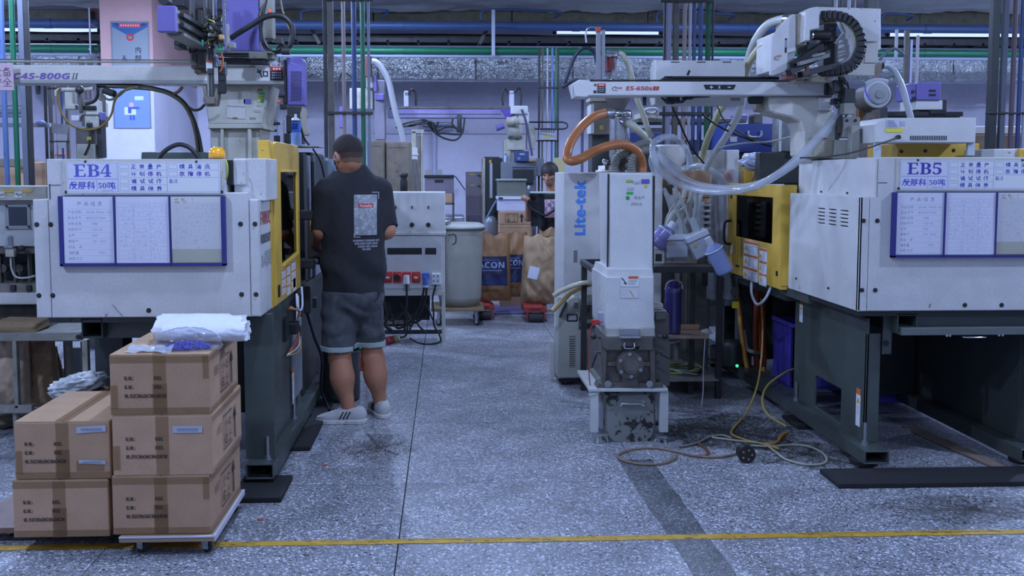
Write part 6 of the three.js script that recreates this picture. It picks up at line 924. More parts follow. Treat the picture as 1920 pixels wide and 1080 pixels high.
  const cb = thing('cardboard_box', 'opened brown cardboard flap box under the clear hose loop', 'box', at(1300, 350, 6.75)); obj('box_body', bp(1280, 318, 1334, 371, 6.75, 0.3, 0.006), mCarton2, cb); obj('box_flap', [plate([[1282, 372], [1334, 372], [1330, 381], [1286, 380]], 6.72, 0.006, 0.002)], mCarton, cb); obj('flap_slot', bp(1302, 364, 1314, 372, 6.745, 0.006, 0.001), mBlack, cb); const cb2 = one('cardboard_sheet', 'small brown cardboard piece beside the dryer cabinet top', 'cardboard', bp(1238, 320, 1252, 347, 7.0, 0.02, 0.002), mCarton); obj('box_stand', bx(at(1285, 400, 6.85).x, at(1330, 400, 6.85).x, 0, at(1300, 372, 6.85).y, -7.0, -6.8, 0.01), mIron, cb);
  const film = thing('plastic_sheet', 'clear plastic sheet draped down the side of the grey cabinet by the yellow door', 'plastic sheet', at(1360, 500, 6.8)); { const g = new THREE.PlaneGeometry(0.22, 0.9, 20, 40), q = g.attributes.position; for (let i = 0; i < q.count; i++) q.setZ(i, 0.025 * Math.sin(q.getX(i) * 60 + q.getY(i) * 3) + 0.02 * noise.noise(q.getX(i) * 9, q.getY(i) * 5, 1)); g.computeVertexNormals(); const c = at(1358, 440, 6.72); obj('sheet', g.translate(c.x, c.y, c.z), M('#b9bec6', { roughness: 0.15, transparent: true, opacity: 0.38, side: THREE.DoubleSide }), film); }
}
{ // the big clear hoses swinging from the right robot across the dryer
  const t = thing('clear_hose', 'pair of thick clear hoses swinging from the right robot down in a wide loop', 'hose', at(1400, 340, 5.6));
  clearHose(t, pt([[1572, 205, 5.32], [1560, 225, 5.3], [1530, 262, 5.28], [1500, 292, 5.28], [1465, 322, 5.3], [1425, 346, 5.4], [1380, 358, 5.6], [1335, 360, 5.75], [1290, 352, 5.9], [1255, 335, 6.0], [1232, 310, 6.05], [1224, 285, 6.1], [1226, 268, 6.2], [1246, 257, 6.3], [1270, 262, 6.4], [1288, 285, 6.45], [1296, 320, 6.5]], 5.6), 0.021, 160);
  clearHose(t, pt([[1576, 212, 5.36], [1556, 240, 5.36], [1520, 280, 5.36], [1480, 314, 5.4], [1430, 342, 5.5], [1385, 352, 5.65], [1340, 352, 5.8], [1298, 343, 5.95], [1268, 325, 6.05], [1247, 305, 6.1], [1238, 290, 6.15], [1226, 288, 6.2], [1222, 300, 6.2], [1230, 330, 6.15]], 5.6), 0.021, 160);
  clearHose(t, pt([[1248, 300, 6.2], [1262, 312, 6.3], [1275, 318, 6.4], [1300, 312, 6.5], [1330, 318, 6.55], [1352, 335, 6.6], [1358, 360, 6.65]], 6.3), 0.022, 80);
  const p = thing('suction_hose', 'two whitish hoses coming from the robot head down behind the white beam', 'hose', at(1400, 100, 5.7));
  const hm = M('#c3c6c2', { roughness: 0.25 }), hy = M('#bdb98e', { roughness: 0.3 });
  hoseOf(p, 'hose', pt([[1482, 36, 5.3], [1462, 37, 5.4], [1438, 47, 5.5], [1417, 74, 5.6], [1405, 105, 5.75], [1399, 140, 5.85], [1394, 180, 6.0], [1384, 215, 6.1], [1362, 255, 6.2], [1338, 290, 6.3], [1322, 318, 6.4]], 5.6), 0.023, hm, 110); hoseOf(p, 'hose', pt([[1462, 80, 5.25], [1440, 82, 5.35], [1422, 93, 5.5], [1408, 112, 5.6], [1399, 135, 5.8], [1386, 165, 6.0], [1355, 200, 6.1], [1340, 230, 6.2], [1325, 265, 6.3], [1315, 300, 6.4]], 5.6), 0.021, hy, 110);
  obj('hose_clip', [rod(at(1398, 128, 5.78), at(1396, 136, 5.82), 0.025, 14)], M('#d98a3a'), p); obj('hose_fitting', [rod(at(1484, 36, 5.28), at(1466, 36.5, 5.4), 0.026, 16)], mChrome, p); obj('hose_fitting', [rod(at(1464, 80, 5.2), at(1446, 81, 5.32), 0.025, 16)], mChrome, p);
  const c = thing('cable', 'thin black cables drooping from under the white beam across to the blue toolbox', 'cable', at(1300, 250, 6.0));
  hoseOf(c, 'cable', pt([[1258, 195, 5.8], [1272, 225, 5.9], [1285, 255, 6.0], [1300, 282, 6.1], [1320, 306, 6.2]], 6), 0.006, mBlack); hoseOf(c, 'cable', pt([[1318, 215, 6.0], [1345, 235, 6.1], [1380, 252, 6.2], [1420, 267, 6.3], [1450, 275, 6.4]], 6), 0.006, mBlack); hoseOf(c, 'cable', pt([[1345, 198, 6.0], [1358, 225, 6.1], [1390, 250, 6.2], [1425, 268, 6.3]], 6), 0.005, M('#4a5442')); hoseOf(c, 'cable', pt([[1345, 278, 6.2], [1370, 272, 6.2], [1400, 268, 6.2], [1440, 266, 6.1], [1490, 255, 5.9]], 6), 0.006, M('#a9aca6'));
}
{ // filter cup with the red element on its post
  const t = thing('filter_cup', 'clear filter cup with a red element and pipe elbow above the white beam', 'filter', at(1143, 140, 5.75)), c = at(1143, 125, 5.75), s = 5.75 / FOCAL;
  obj('red_element', cy(9 * s, 26 * s, c.x, c.y + 4 * s, c.z, 'y', 9 * s, 20), M('#b23a30', { roughness: 0.4 }), t); obj('cup_cap', lathe([[0, 0], [14 * s, 0], [14 * s, 6 * s], [10 * s, 9 * s], [0, 9 * s]], c.x, c.y + 16 * s, c.z), mChrome, t);
  obj('cup_glass', lathe([[2 * s, -22 * s], [6 * s, -20 * s], [12 * s, -8 * s], [14 * s, 4 * s], [14 * s, 16 * s]], c.x, c.y, c.z), mClear, t);
  for (const a of [0.3, 2.2, 3.6, 5.2]) obj('tie_rod', rod(V(c.x + Math.cos(a) * 15 * s, c.y + 18 * s, c.z + Math.sin(a) * 15 * s), V(c.x + Math.cos(a) * 4 * s, c.y - 23 * s, c.z + Math.sin(a) * 4 * s), 0.004, 6), mSteel, t); obj('drain_knob', [ball(0.012, c.x, c.y - 24 * s, c.z), cy(0.02, 0.012, c.x + 8 * s, c.y - 12 * s, c.z + 0.02, 'z')], mSteel, t);
  obj('elbow', tb(pt([[1141, 104], [1143, 99], [1150, 98], [1160, 99]], 5.75), 0.016, 30, 12), mChrome, t); hoseOf(t, 'hose', pt([[1156, 99], [1166, 102], [1175, 115], [1182, 135], [1188, 165], [1196, 190], [1206, 215], [1214, 240], [1222, 258]], 5.85), 0.017, M('#a7a691', { roughness: 0.35 }), 80);
  const q = thing('steel_post', 'pair of thin steel posts rising behind the filter cup', 'post', at(1125, 150, 5.9)); obj('post', bp(1119, 53, 1126, 162, 5.565, 0.03, 0.002), M('#85868c', { metalness: 0.4, roughness: 0.4 }), q); obj('post', bp(1129, 56, 1134, 162, 5.565, 0.03, 0.002), M('#85868c', { metalness: 0.4, roughness: 0.4 }), q); obj('post_tip', bp(1118, 50, 1127, 60, 5.56, 0.03, 0.003), M('#a84a32'), q); hoseOf(q, 'air_line', pt([[1118, 52], [1108, 51], [1101, 55], [1098, 66], [1099, 80]], 5.9), 0.005, mSteel);
  one('black_hose', 'dark blue hose arching left of the filter cup down to the beam end', 'hose', [tb(pt([[1119, 118], [1114, 98], [1103, 90], [1090, 92], [1078, 106], [1068, 130], [1060, 152], [1055, 163]], 5.8), 0.011, 70, 10), tb(pt([[1055, 164], [1066, 156], [1085, 150]], 5.8), 0.011, 24, 10)], M('#24263a', { roughness: 0.4 }));
  const m = thing('loader_motor', 'brown grey hopper loader block with warning triangle hanging under the white beam', 'hopper loader', at(1130, 230, 7.3)); obj('block', bp(1112, 188, 1146, 252, 7.3, 0.25, 0.006), worn('#7d7872'), m); obj('block_cap', bp(1106, 183, 1142, 190, 7.28, 0.2, 0.006), mOldWhite, m); obj('block_plate', bp(1108, 196, 1114, 250, 7.29, 0.2, 0.003), M('#b5b7b8'), m); sticker('warning_mark', m, 0.03, 0.03, at(1128, 239, 7.297), M('#a58f2c')); obj('neck', lathe([[0.05, 0], [0.09, 0.08], [0.09, 0.14]], at(1158, 200, 7.2).x, at(1158, 206, 7.2).y, -7.2), mIron, m); obj('block_foot', bp(1110, 252, 1150, 325, 7.4, 0.2, 0.006), mFrameDark, m);
}

// ---------------------------------------------------------------- pipe drops
function drop(label, d, list, bars = []) { // list: name, px at top, y0, px at bottom, y1, width in px, material, square?
  const t = thing('pipe_drop', label, 'pipes', at(list[0][3], list[0][4], d));
  for (const [n, x0, y0, x1, y1, w, m, sq] of list) { const a = at(x0, y0, d), b = at(x1, y1, d); if (y1 > 300) b.y = 0.002; const k = w * d / FOCAL; obj(n, sq ? bx(b.x - k / 2, b.x + k / 2, b.y, a.y, -d - k, -d, 0.004) : cy(k / 2, a.y - b.y, b.x, (a.y + b.y) / 2, -d - k / 2, 'y', k / 2, 18), m, t); }
  for (const [x0, y0, x1, y1, m] of bars) obj('clamp_bar', bp(x0, y0, x1, y1, d - 0.015, 0.02, 0.003), m ?? mDarkSteel, t);
  return t;
}
const mTan = M('#9a8a86', { roughness: 0.5, map: wear }), mLilacPipe = M('#8f90a6', { roughness: 0.5, map: wear }), mDeepBlue = M('#33497c', { roughness: 0.45, map: wear }), mPaleBlue = M('#5c76a8', { roughness: 0.45, map: wear });
drop('bundle of dark, tan, blue and green pipes dropping behind the man at the machine', 7.5, [['steel_channel', 613, -40, 616, 640, 6.5, mDarkSteel, 1], ['steel_channel', 623, -40, 626, 640, 11, mIron, 1], ['white_pipe', 648, -40, 650, 640, 7, mTan], ['blue_pipe', 667, -40, 669, 640, 9, mDeepBlue], ['green_pipe', 684, -40, 685, 640, 8.5, mGreen], ['steel_channel', 694, -40, 696, 640, 5, M('#7c8496', { map: wear }), 1]], [[610, -6, 700, 2], [613, 209, 699, 215]]);
drop('blue pipe, green pipe and grey channel dropping at the far left edge', 7.0, [['blue_pipe', 2, -40, 13, 372, 9.5, mPaleBlue], ['green_pipe', 25, -40, 33, 372, 9.5, mGreen], ['steel_channel', 40, -40, 50, 372, 10, M('#6c7280', { map: wear }), 1], ['steel_channel', 52, -40, 60, 372, 8, mDarkSteel, 1]]);
drop('thin dark rack of pipes standing left of the far robot near the pink pier', 9.5, [['steel_post', 89, 150, 92, 420, 4.5, mDarkSteel, 1], ['steel_post', 98, 150, 101, 420, 6, mIron, 1], ['thin_pipe', 110, 150, 112, 420, 2.6, mTan], ['blue_pipe', 120, 150, 122, 420, 3.6, mDeepBlue], ['steel_post', 129, 150, 132, 420, 6, mIron, 1]], [[88, 164, 132, 167], [92, 264, 130, 266.5]]);
drop('thin pipe rack with a grey sign in the middle of the hall behind the woman', 11.4, [['steel_post', 1010, 90, 1010, 470, 4, mDarkSteel, 1], ['steel_post', 1016, 90, 1016, 470, 3, mIron, 1], ['white_pipe', 1025, 90, 1025, 470, 3, M('#a4a6b0')], ['blue_pipe', 1034, 90, 1034, 470, 4, mPaleBlue], ['green_pipe', 1040.5, 90, 1041, 470, 4, mGreen], ['steel_post', 1045, 90, 1045, 470, 3, mDarkSteel, 1]], [[1005, 163, 1048, 165.5], [1005, 263, 1048, 265]]);
{ const t = thing('notice_plate', 'grey notice plate with a yellow strip fixed to the thin pipe rack', 'sign', at(1027, 252, 11.35)); obj('plate', bp(1010, 240, 1044, 263, 11.36, 0.01, 0.002), M('#a6a5b2'), t); sticker('plate_print', t, 0.19, 0.13, at(1027, 251.5, 11.352), canvasTex(200, 140, (c) => { c.fillStyle = '#a6a5b2'; c.fillRect(0, 0, 200, 140); c.fillStyle = '#5a5c6c'; for (let k = 0; k < 6; k++) c.fillRect(14 + k * 30, 16, 20, 34); c.fillStyle = '#b8ae5c'; c.fillRect(50, 78, 100, 36); }));
  const g = thing('guard_rail', 'thin dark hoop rail curving round the pipe rack in the hall middle', 'rail', at(1030, 235, 11.3)); for (const y of [229, 242]) obj('rail', tb(pt([[990, y, 11.3], [1030, y, 11.2], [1055, y, 11.15]], 11.3), 0.009, 20, 6), mBlack, g); obj('rail_end', tb(pt([[1055, 229], [1063, 232], [1064, 236], [1062, 240], [1055, 242]], 11.15), 0.009, 30, 6), mBlack, g); }
drop('row of dark, tan, blue and green pipes behind the right robot beam', 8.0, [['steel_channel', 1243, -40, 1242, 420, 5, mDarkSteel, 1], ['steel_channel', 1252, -40, 1250, 420, 9, mLilacPipe, 1], ['steel_channel', 1265, -40, 1263, 420, 10, mIron, 1], ['tan_pipe', 1281, -40, 1279, 420, 8, mTan], ['white_pipe', 1291, -40, 1289, 420, 6, M('#a9a6ae')], ['blue_pipe', 1300, -40, 1297, 420, 7, mDeepBlue], ['blue_pipe', 1312, -40, 1309, 420, 8.5, mDeepBlue], ['green_pipe', 1327, -40, 1323, 420, 10, M('#0d5a3c', { map: wear })], ['steel_channel', 1334, -40, 1331, 420, 4, mDarkSteel, 1]], [[1238, -4, 1338, 5], [1236, 210, 1334, 217]]);
drop('thick dark posts and blue pipe dropping at the right edge above the EB5 board', 6.6, [['steel_channel', 1871, -40, 1858, 330, 15, mFrameDark, 1], ['steel_channel', 1884, -40, 1876, 330, 10, M('#5d6370', { map: wear }), 1], ['tan_pipe', 1900, -40, 1894, 330, 9, M('#6a5c62', { map: wear })], ['blue_pipe', 1914, -40, 1907, 330, 8, mDeepBlue], ['white_pipe', 1922, -40, 1917, 330, 7, M('#a5a9ba')]], [[1850, 210, 1930, 214]]);
drop('four pale thin posts rising behind the grey motor at the upper right', 8.6, [['white_post', 1682, 55, 1681, 108, 5, M('#a9afb4'), 1], ['grey_post', 1701, 56, 1697, 225, 8, mIron, 1], ['lilac_post', 1709, 74, 1705, 225, 5, M('#b3b2cc'), 1], ['lilac_post', 1721, 66, 1717, 225, 5, M('#a9a2ac'), 1]], []);
drop('dark steel posts and white pipes passing up behind the robot head', 7.2, [['steel_post', 1562, -40, 1561, 20, 3, mDarkSteel, 1], ['white_pipe', 1569, -40, 1568, 20, 6, M('#a9adb8')], ['steel_post', 1579, -40, 1578, 20, 4, mIron, 1], ['white_pipe', 1594, -40, 1593, 20, 6, M('#a9adb8')], ['tan_pipe', 1603, -40, 1603, 20, 5, mTan], ['steel_channel', 1637, -40, 1637, 20, 20, mFrameDark, 1]], []);
// ---------------------------------------------------------------- equipment above and behind the right machine
{
  const h = thing('feed_hopper', 'polished steel feed hopper standing under the arch of the right robot', 'hopper', at(1478, 300, 6.3)), c = at(1478, 260, 6.3), y = (v) => at(1478, v, 6.3).y;
  obj('hopper_tank', lathe([[0, y(292)], [0.05, y(292)], [0.1, y(283)], [0.1, y(214)], [0.106, y(213)], [0, y(212)]], c.x, 0, c.z, 36), mSteel, h); obj('tank_window', bp(1462, 222, 1465, 284, 6.19, 0.01, 0.002), M('#dfe8ee', { roughness: 0.2 }), h); obj('hopper_foot', bp(1455, 288, 1500, 330, 6.3, 0.2, 0.01), mDarkSteel, h); obj('hopper_valve', [bp(1488, 272, 1500, 290, 6.15, 0.05, 0.006)], mBlack, h);
  const b = thing('tool_box', 'dark blue metal toolbox with a chrome handle behind the drooping cables', 'toolbox', at(1405, 287, 7.6)); obj('box_body', bp(1357, 231, 1450, 286, 7.6, 0.4, 0.012), M('#2b3f86', { map: wear, roughness: 0.45 }), b); obj('box_label', bp(1369, 256, 1382, 266, 7.596, 0.006, 0.001), M('#a9adb8'), b); obj('box_handle', tb(pt([[1404, 245], [1404, 254], [1407, 256], [1424, 256], [1427, 254], [1427, 245]], 7.57), 0.01, 40, 8), mSteel, b); obj('box_stand', bp(1362, 286, 1446, 340, 7.65, 0.3, 0.006), mDarkSteel, b);
  const k = thing('small_fixture', 'small grey clamp fixture standing on the blue toolbox', 'fixture', at(1422, 232, 7.65)); obj('fixture_block', bp(1412, 214, 1430, 232, 7.65, 0.1, 0.006), mIron, k); obj('fixture_jaw', [bp(1407, 218, 1414, 232, 7.64, 0.05, 0.004)], mBlack, k);
  const rag = one('plastic_bag', 'crumpled whitish plastic bag below the blue toolbox beside the feed hopper', 'plastic bag', (() => { const g = new THREE.SphereGeometry(1, 36, 24), q = g.attributes.position; for (let i = 0; i < q.count; i++) { const n = 1 + 0.4 * noise.noise(q.getX(i) * 4, q.getY(i) * 4, q.getZ(i) * 4); q.setXYZ(i, q.getX(i) * n * 0.13, q.getY(i) * n * 0.06, q.getZ(i) * n * 0.08); } g.computeVertexNormals(); const p = at(1425, 304, 6.7); return g.translate(p.x, p.y, p.z); })(), M('#b4bcd0', { roughness: 0.3 }));
  const m = thing('geared_motor', 'round grey motor with a pale fan cowl right of the robot wrist', 'motor', at(1640, 200, 6.6)); const p = at(1643, 178, 6.5); obj('motor_body', cy(0.085, 0.24, p.x + 0.02, p.y - 0.01, p.z - 0.1, 'z', 0.08, 28), mIron, m); obj('fan_cowl', cy(0.075, 0.03, p.x, p.y, p.z + 0.03, 'z', 0.06, 28), M('#a9adb0', { map: wear }), m); obj('cowl_ring', new THREE.TorusGeometry(0.078, 0.012, 10, 30).translate(p.x, p.y, p.z + 0.02), M('#b5b9bd'), m); obj('cowl_hub', cy(0.03, 0.02, p.x, p.y, p.z + 0.05, 'z', 0.025, 18), M('#8d9194'), m); obj('motor_lead', tb(pt([[1622, 163], [1624, 175], [1632, 188]], 6.4), 0.006, 16, 6), M('#6a5fd0'), m); obj('top_duct', tb(pt([[1622, 160], [1640, 152], [1664, 154]], 6.5), 0.02, 20, 10), M('#a9adb0'), m);
  const bp2 = thing('mounting_plate', 'rusty brown mounting plate with bolt holes under the grey motor', 'plate', at(1628, 295, 6.7)); obj('plate', bp(1606, 199, 1648, 300, 6.72, 0.08, 0.005), worn('#80756c'), bp2); obj('plate_edge', bp(1610, 202, 1618, 262, 6.7, 0.02, 0.003), M('#8d5f34', { map: dirty }), bp2); for (const [x, y] of [[1632, 207], [1632, 226]]) obj('bolt_hole', cy(0.012, 0.006, ...at(x, y, 6.715).toArray(), 'z'), mBlack, bp2); obj('support', bp(1640, 200, 1662, 300, 6.8, 0.1, 0.006), mFrameDark, bp2);
  const q = thing('takeout_robot', 'far take-out robot carriage with a purple box and black slide at the upper right', 'robot', at(1740, 215, 8.3)); objs('purple_cover', [bp(1720, 154, 1764, 188, 8.2, 0.25, 0.01), bp(1705, 156, 1721, 188, 8.22, 0.25, 0.01)], mPurple, q); for (const [x, y] of [[1712, 172], [1713, 184]]) obj('cover_hole', cy(0.014, 0.006, ...at(x, y, 8.215).toArray(), 'z'), mBlack, q); for (const y of [168, 176]) obj('cover_slot', bp(1742, y, 1755, y + 4, 8.195, 0.006, 0.002), mBlack, q); obj('white_housing', bp(1718, 188, 1768, 206, 8.22, 0.3, 0.006), mWhite, q); obj('housing_end', bp(1767, 187, 1775, 206, 8.22, 0.3, 0.004), mDarkSteel, q); objs('slide', [bp(1660, 209, 1806, 218, 8.2, 0.3, 0.004), bp(1745, 205, 1775, 214, 8.18, 0.2, 0.004)], mBlack, q); obj('slide_plate', bp(1650, 216, 1800, 224, 8.25, 0.3, 0.004), mIron, q); obj('slide_leg', bp(1690, 222, 1740, 640, 8.5, 0.2, 0.006), mIron, q);
  hoseOf(q, 'hose', pt([[1656, 123], [1664, 123], [1674, 130], [1685, 148], [1694, 170], [1702, 200], [1708, 222]], 8.0), 0.026, M('#a3a8ac', { roughness: 0.3 }), 60); hoseOf(q, 'hose_black', pt([[1650, 112], [1662, 98], [1676, 91], [1688, 96], [1696, 104]], 8.1), 0.012, M('#5a6068'), 40); obj('fitting', [bp(1640, 118, 1655, 136, 8.0, 0.05, 0.006), bp(1642, 134, 1650, 148, 8.0, 0.05, 0.004)], worn('#857a70'), q); hoseOf(q, 'cable', pt([[1662, 146], [1674, 143], [1688, 146], [1696, 156]], 8), 0.008, M('#5b6066'), 30);
  one('far_bench', 'row of brown boxes on a bench seen at the right edge above the EB5 board', 'bench', [bp(1800, 252, 1990, 300, 8.8, 0.4, 0.01)], worn('#8b7460')); one('machine_hood', 'white machine panel seen behind the posts at the right edge', 'panel', bp(1770, 236, 1990, 251, 9.0, 0.4, 0.01), mWhite);
  const far = thing('far_machine', 'grey machine deck with clutter seen under the white beam behind the pipe row', 'machine', at(1290, 330, 9.2)); objs('deck', [bp(1196, 222, 1400, 230, 9.0, 0.5, 0.006), bp(1196, 240, 1246, 262, 9.1, 0.4, 0.006)], mIron, far); obj('deck_body', bp(1190, 262, 1420, 615, 9.2, 0.8, 0.01), mFrameDark, far); obj('deck_top', bp(1200, 212, 1235, 222, 9.05, 0.3, 0.006), mOldWhite, far); obj('deck_cover', bp(1380, 215, 1402, 226, 9.0, 0.2, 0.01), mPurple, far); obj('blue_case', bp(1178, 248, 1240, 276, 8.8, 0.3, 0.008), M('#2a3a74'), far);
  one('cable_coil', 'pale coiled hose lying on the grey machine deck under the white beam', 'hose', tb(pt([[1206, 210, 9], [1214, 204, 8.9], [1226, 203, 8.9], [1232, 208, 9], [1224, 212, 9.05], [1212, 210, 9.05], [1210, 206, 9]], 9), 0.012, 60, 8), M('#b5b4a8'));
}

// ---------------------------------------------------------------- electrical box and the far end of the aisle
const socketMat = M('#b8332c', { roughness: 0.4 });
{
  const d = 8.35, t = thing('socket_cabinet', 'white electrical socket cabinet on legs with knobs and red sockets behind the man', 'electrical cabinet', onFloor(780, 645));
  obj('console', [plate([[690, 360], [834.5, 360], [835, 438], [688, 438]], d, 0.3, 0.006)], mWhite, t);
  obj('cabinet_body', [bp(686, 438, 834, 552, d + 0.02, 0.34, 0.005)], mWhite, t); obj('cabinet_door', bp(690, 442, 829, 541, d + 0.006, 0.014, 0.004), mWhite, t); obj('top_ledge', bp(685, 436, 836, 441, d - 0.01, 0.36, 0.003), mCream, t);
  for (const x of [742, 772.5, 803]) { obj('toggle', [bp(x - 1.2, 386, x + 1.2, 391, d - 0.02, 0.02, 0.001)], mDarkSteel, t); obj('toggle_plate', bp(x - 1.6, 388, x + 1.6, 393, d - 0.003, 0.004, 0.001), M('#9fa3a4'), t); const k = at(x, 421.5, d); obj('knob', [cy(0.02, 0.025, k.x, k.y, k.z + 0.012, 'z', 0.017, 20), B(0.006, 0.03, 0.012, k.x, k.y, k.z + 0.028, 0.002)], mBlack, t); }
  for (const [x0, x1, n] of [[726, 791, 9], [797, 818, 3]]) { const w = obj('breaker_window', bp(x0, 465, x1, 477, d + 0.002, 0.006, 0.001), mBlack, t); for (let k = 0; k < n; k++) obj('breaker', bp(x0 + 3 + k * (x1 - x0 - 4) / n, 468.5, x0 + 6.5 + k * (x1 - x0 - 4) / n, 472.5, d - 0.002, 0.006, 0.001), mDarkSteel, w); }
  for (const [x, y] of [[734, 481.5], [767, 481.5]]) sticker('label', t, 0.06, 0.024, at(x, y, d + 0.004), M('#c9cbd0'));
  obj('door_latch', bp(719, 484, 725, 501, d - 0.002, 0.01, 0.002), mSteel, t);
  for (const x of [727, 744.5, 762, 780]) { const s = obj('red_socket', bp(x - 8, 510, x + 8, 530, d - 0.02, 0.025, 0.004), socketMat, t), c = at(x, 520, d - 0.03); obj('socket_cover', [cy(0.034, 0.03, c.x, c.y, c.z, 'z', 0.03, 20)], socketMat, s); if (x !== 744.5) obj('socket_mark', B(0.03, 0.016, 0.003, c.x, c.y, c.z + 0.017, 0.001), M('#d9c9c4'), s); else obj('socket_face', cy(0.026, 0.004, c.x, c.y, c.z + 0.016, 'z', 0.026, 18), mBlack, s); }
  obj('plug', [cy(0.03, 0.07, ...at(762, 524, d - 0.08).toArray(), 'y', 0.024, 16)], M('#c9cbd0'), t);
  obj('blue_plug', [bp(791.5, 512, 805, 522, d - 0.03, 0.05, 0.006), cy(0.026, 0.07, ...at(798, 527, d - 0.05).toArray(), 'y', 0.024, 16)], M('#4a66b8', { roughness: 0.4 }), t); obj('plug_end', cy(0.024, 0.05, ...at(798, 533, d - 0.05).toArray(), 'y'), M('#c9cbd0'), t);
  obj('white_socket', bp(809, 513, 826, 534, d - 0.03, 0.045, 0.005), M('#d5d6da'), t); for (const [x, y] of [[813, 518], [821, 518], [813, 527], [821, 527]]) obj('socket_slot', bp(x - 1, y - 1.5, x + 1, y + 1.5, d - 0.032, 0.004, 0), mDarkSteel, t);
  for (const [x0, x1] of [[828, 835], [687, 693]]) { obj('leg', bp(x0, 550, x1, 645, d + 0.01, 0.035, 0.003), mCream, t); obj('leg', bp(x0, 550, x1, 628, d + 0.33, 0.035, 0.003), mCream, t); }
  obj('rail', bp(688, 546, 834, 554, d + 0.008, 0.03, 0.003), mCream, t); obj('foot_rail', [bp(690, 620, 833, 626, d + 0.1, 0.04, 0.003)], mDarkSteel, t); obj('rear_panel', bp(690, 552, 806, 600, d + 0.3, 0.02, 0.003), mBlack, t);
  const cab = (pts, r = 0.009, dd = d - 0.06) => hoseOf(t, 'power_cable', pt(pts, dd), r, mBlack, 60);
  cab([[762, 532], [763, 560], [762, 590], [764, 615], [760, 630], [750, 633]]); cab([[796, 535], [790, 565], [781, 590], [774, 606], [768, 618]]); cab([[800, 536], [798, 560], [790, 582], [782, 604], [790, 616], [800, 624]]); cab([[817, 534], [811, 560], [813, 585], [814, 610], [824, 628], [826, 640], [810, 645], [785, 643], [768, 634]], 0.008);
  cab([[720, 560], [727, 590], [722, 610], [735, 620]], 0.014, d + 0.1); cab([[700, 575], [735, 600], [760, 585], [775, 605], [800, 590]], 0.011, d + 0.12); cab([[745, 560], [770, 590], [795, 570], [812, 600]], 0.008, d + 0.14); cab([[728, 565], [745, 615], [775, 600]], 0.01, d + 0.16);
  const pl = thing('cable_connector', 'red and grey industrial plug connector lying on the floor beside the socket cabinet', 'plug', onFloor(745, 640)); const a = onFloor(722, 640, 0.03), b = onFloor(748, 634, 0.03); obj('connector_body', rod(a, a.clone().lerp(b, 0.45), 0.034, 14), M('#7f2430'), pl); obj('connector_collar', rod(a.clone().lerp(b, 0.4), a.clone().lerp(b, 0.75), 0.028, 14, 0.034), mIron, pl); obj('connector_tip', rod(a.clone().lerp(b, 0.72), b, 0.03, 14), mOldWhite, pl); obj('connector_band', rod(a.clone().lerp(b, 0.6), a.clone().lerp(b, 0.64), 0.036, 14), M('#b5a23a'), pl);
}
{ // floor bin beside the man
  const c = onFloor(640, 748), t = thing('waste_bin', 'dark grey round bin standing on the floor in front of the man\'s legs', 'bin', c); const h = at(640, 655, -c.z).y; obj('bin_body', lathe([[0, 0.005], [0.118, 0.005], [0.122, 0.03], [0.124, h - 0.03], [0.13, h - 0.02], [0.13, h], [0.122, h], [0.116, 0.02], [0, 0.02]], c.x, 0, c.z, 36), M('#4d5654', { map: wear, roughness: 0.5 }), t); for (const k of [0.35, 0.62]) obj('bin_rib', new THREE.TorusGeometry(0.123, 0.003, 6, 40).rotateX(Math.PI / 2).translate(c.x, h * k, c.z), M('#444c4a'), t); sticker('green_mark', t, 0.02, 0.014, at(674, 656, -c.z - 0.128), M('#14a050'));
  const q = onFloor(688, 692), r = thing('red_scoop', 'red plastic dustpan lying on the floor between the man\'s legs', 'dustpan', q); obj('pan', bx(q.x - 0.09, q.x + 0.06, 0.002, 0.09, q.z - 0.2, q.z + 0.01, 0.01), mRed, r); obj('pan_lip', bx(q.x - 0.09, q.x + 0.065, 0.002, 0.014, q.z + 0.0, q.z + 0.06, 0.004), mRed, r); }
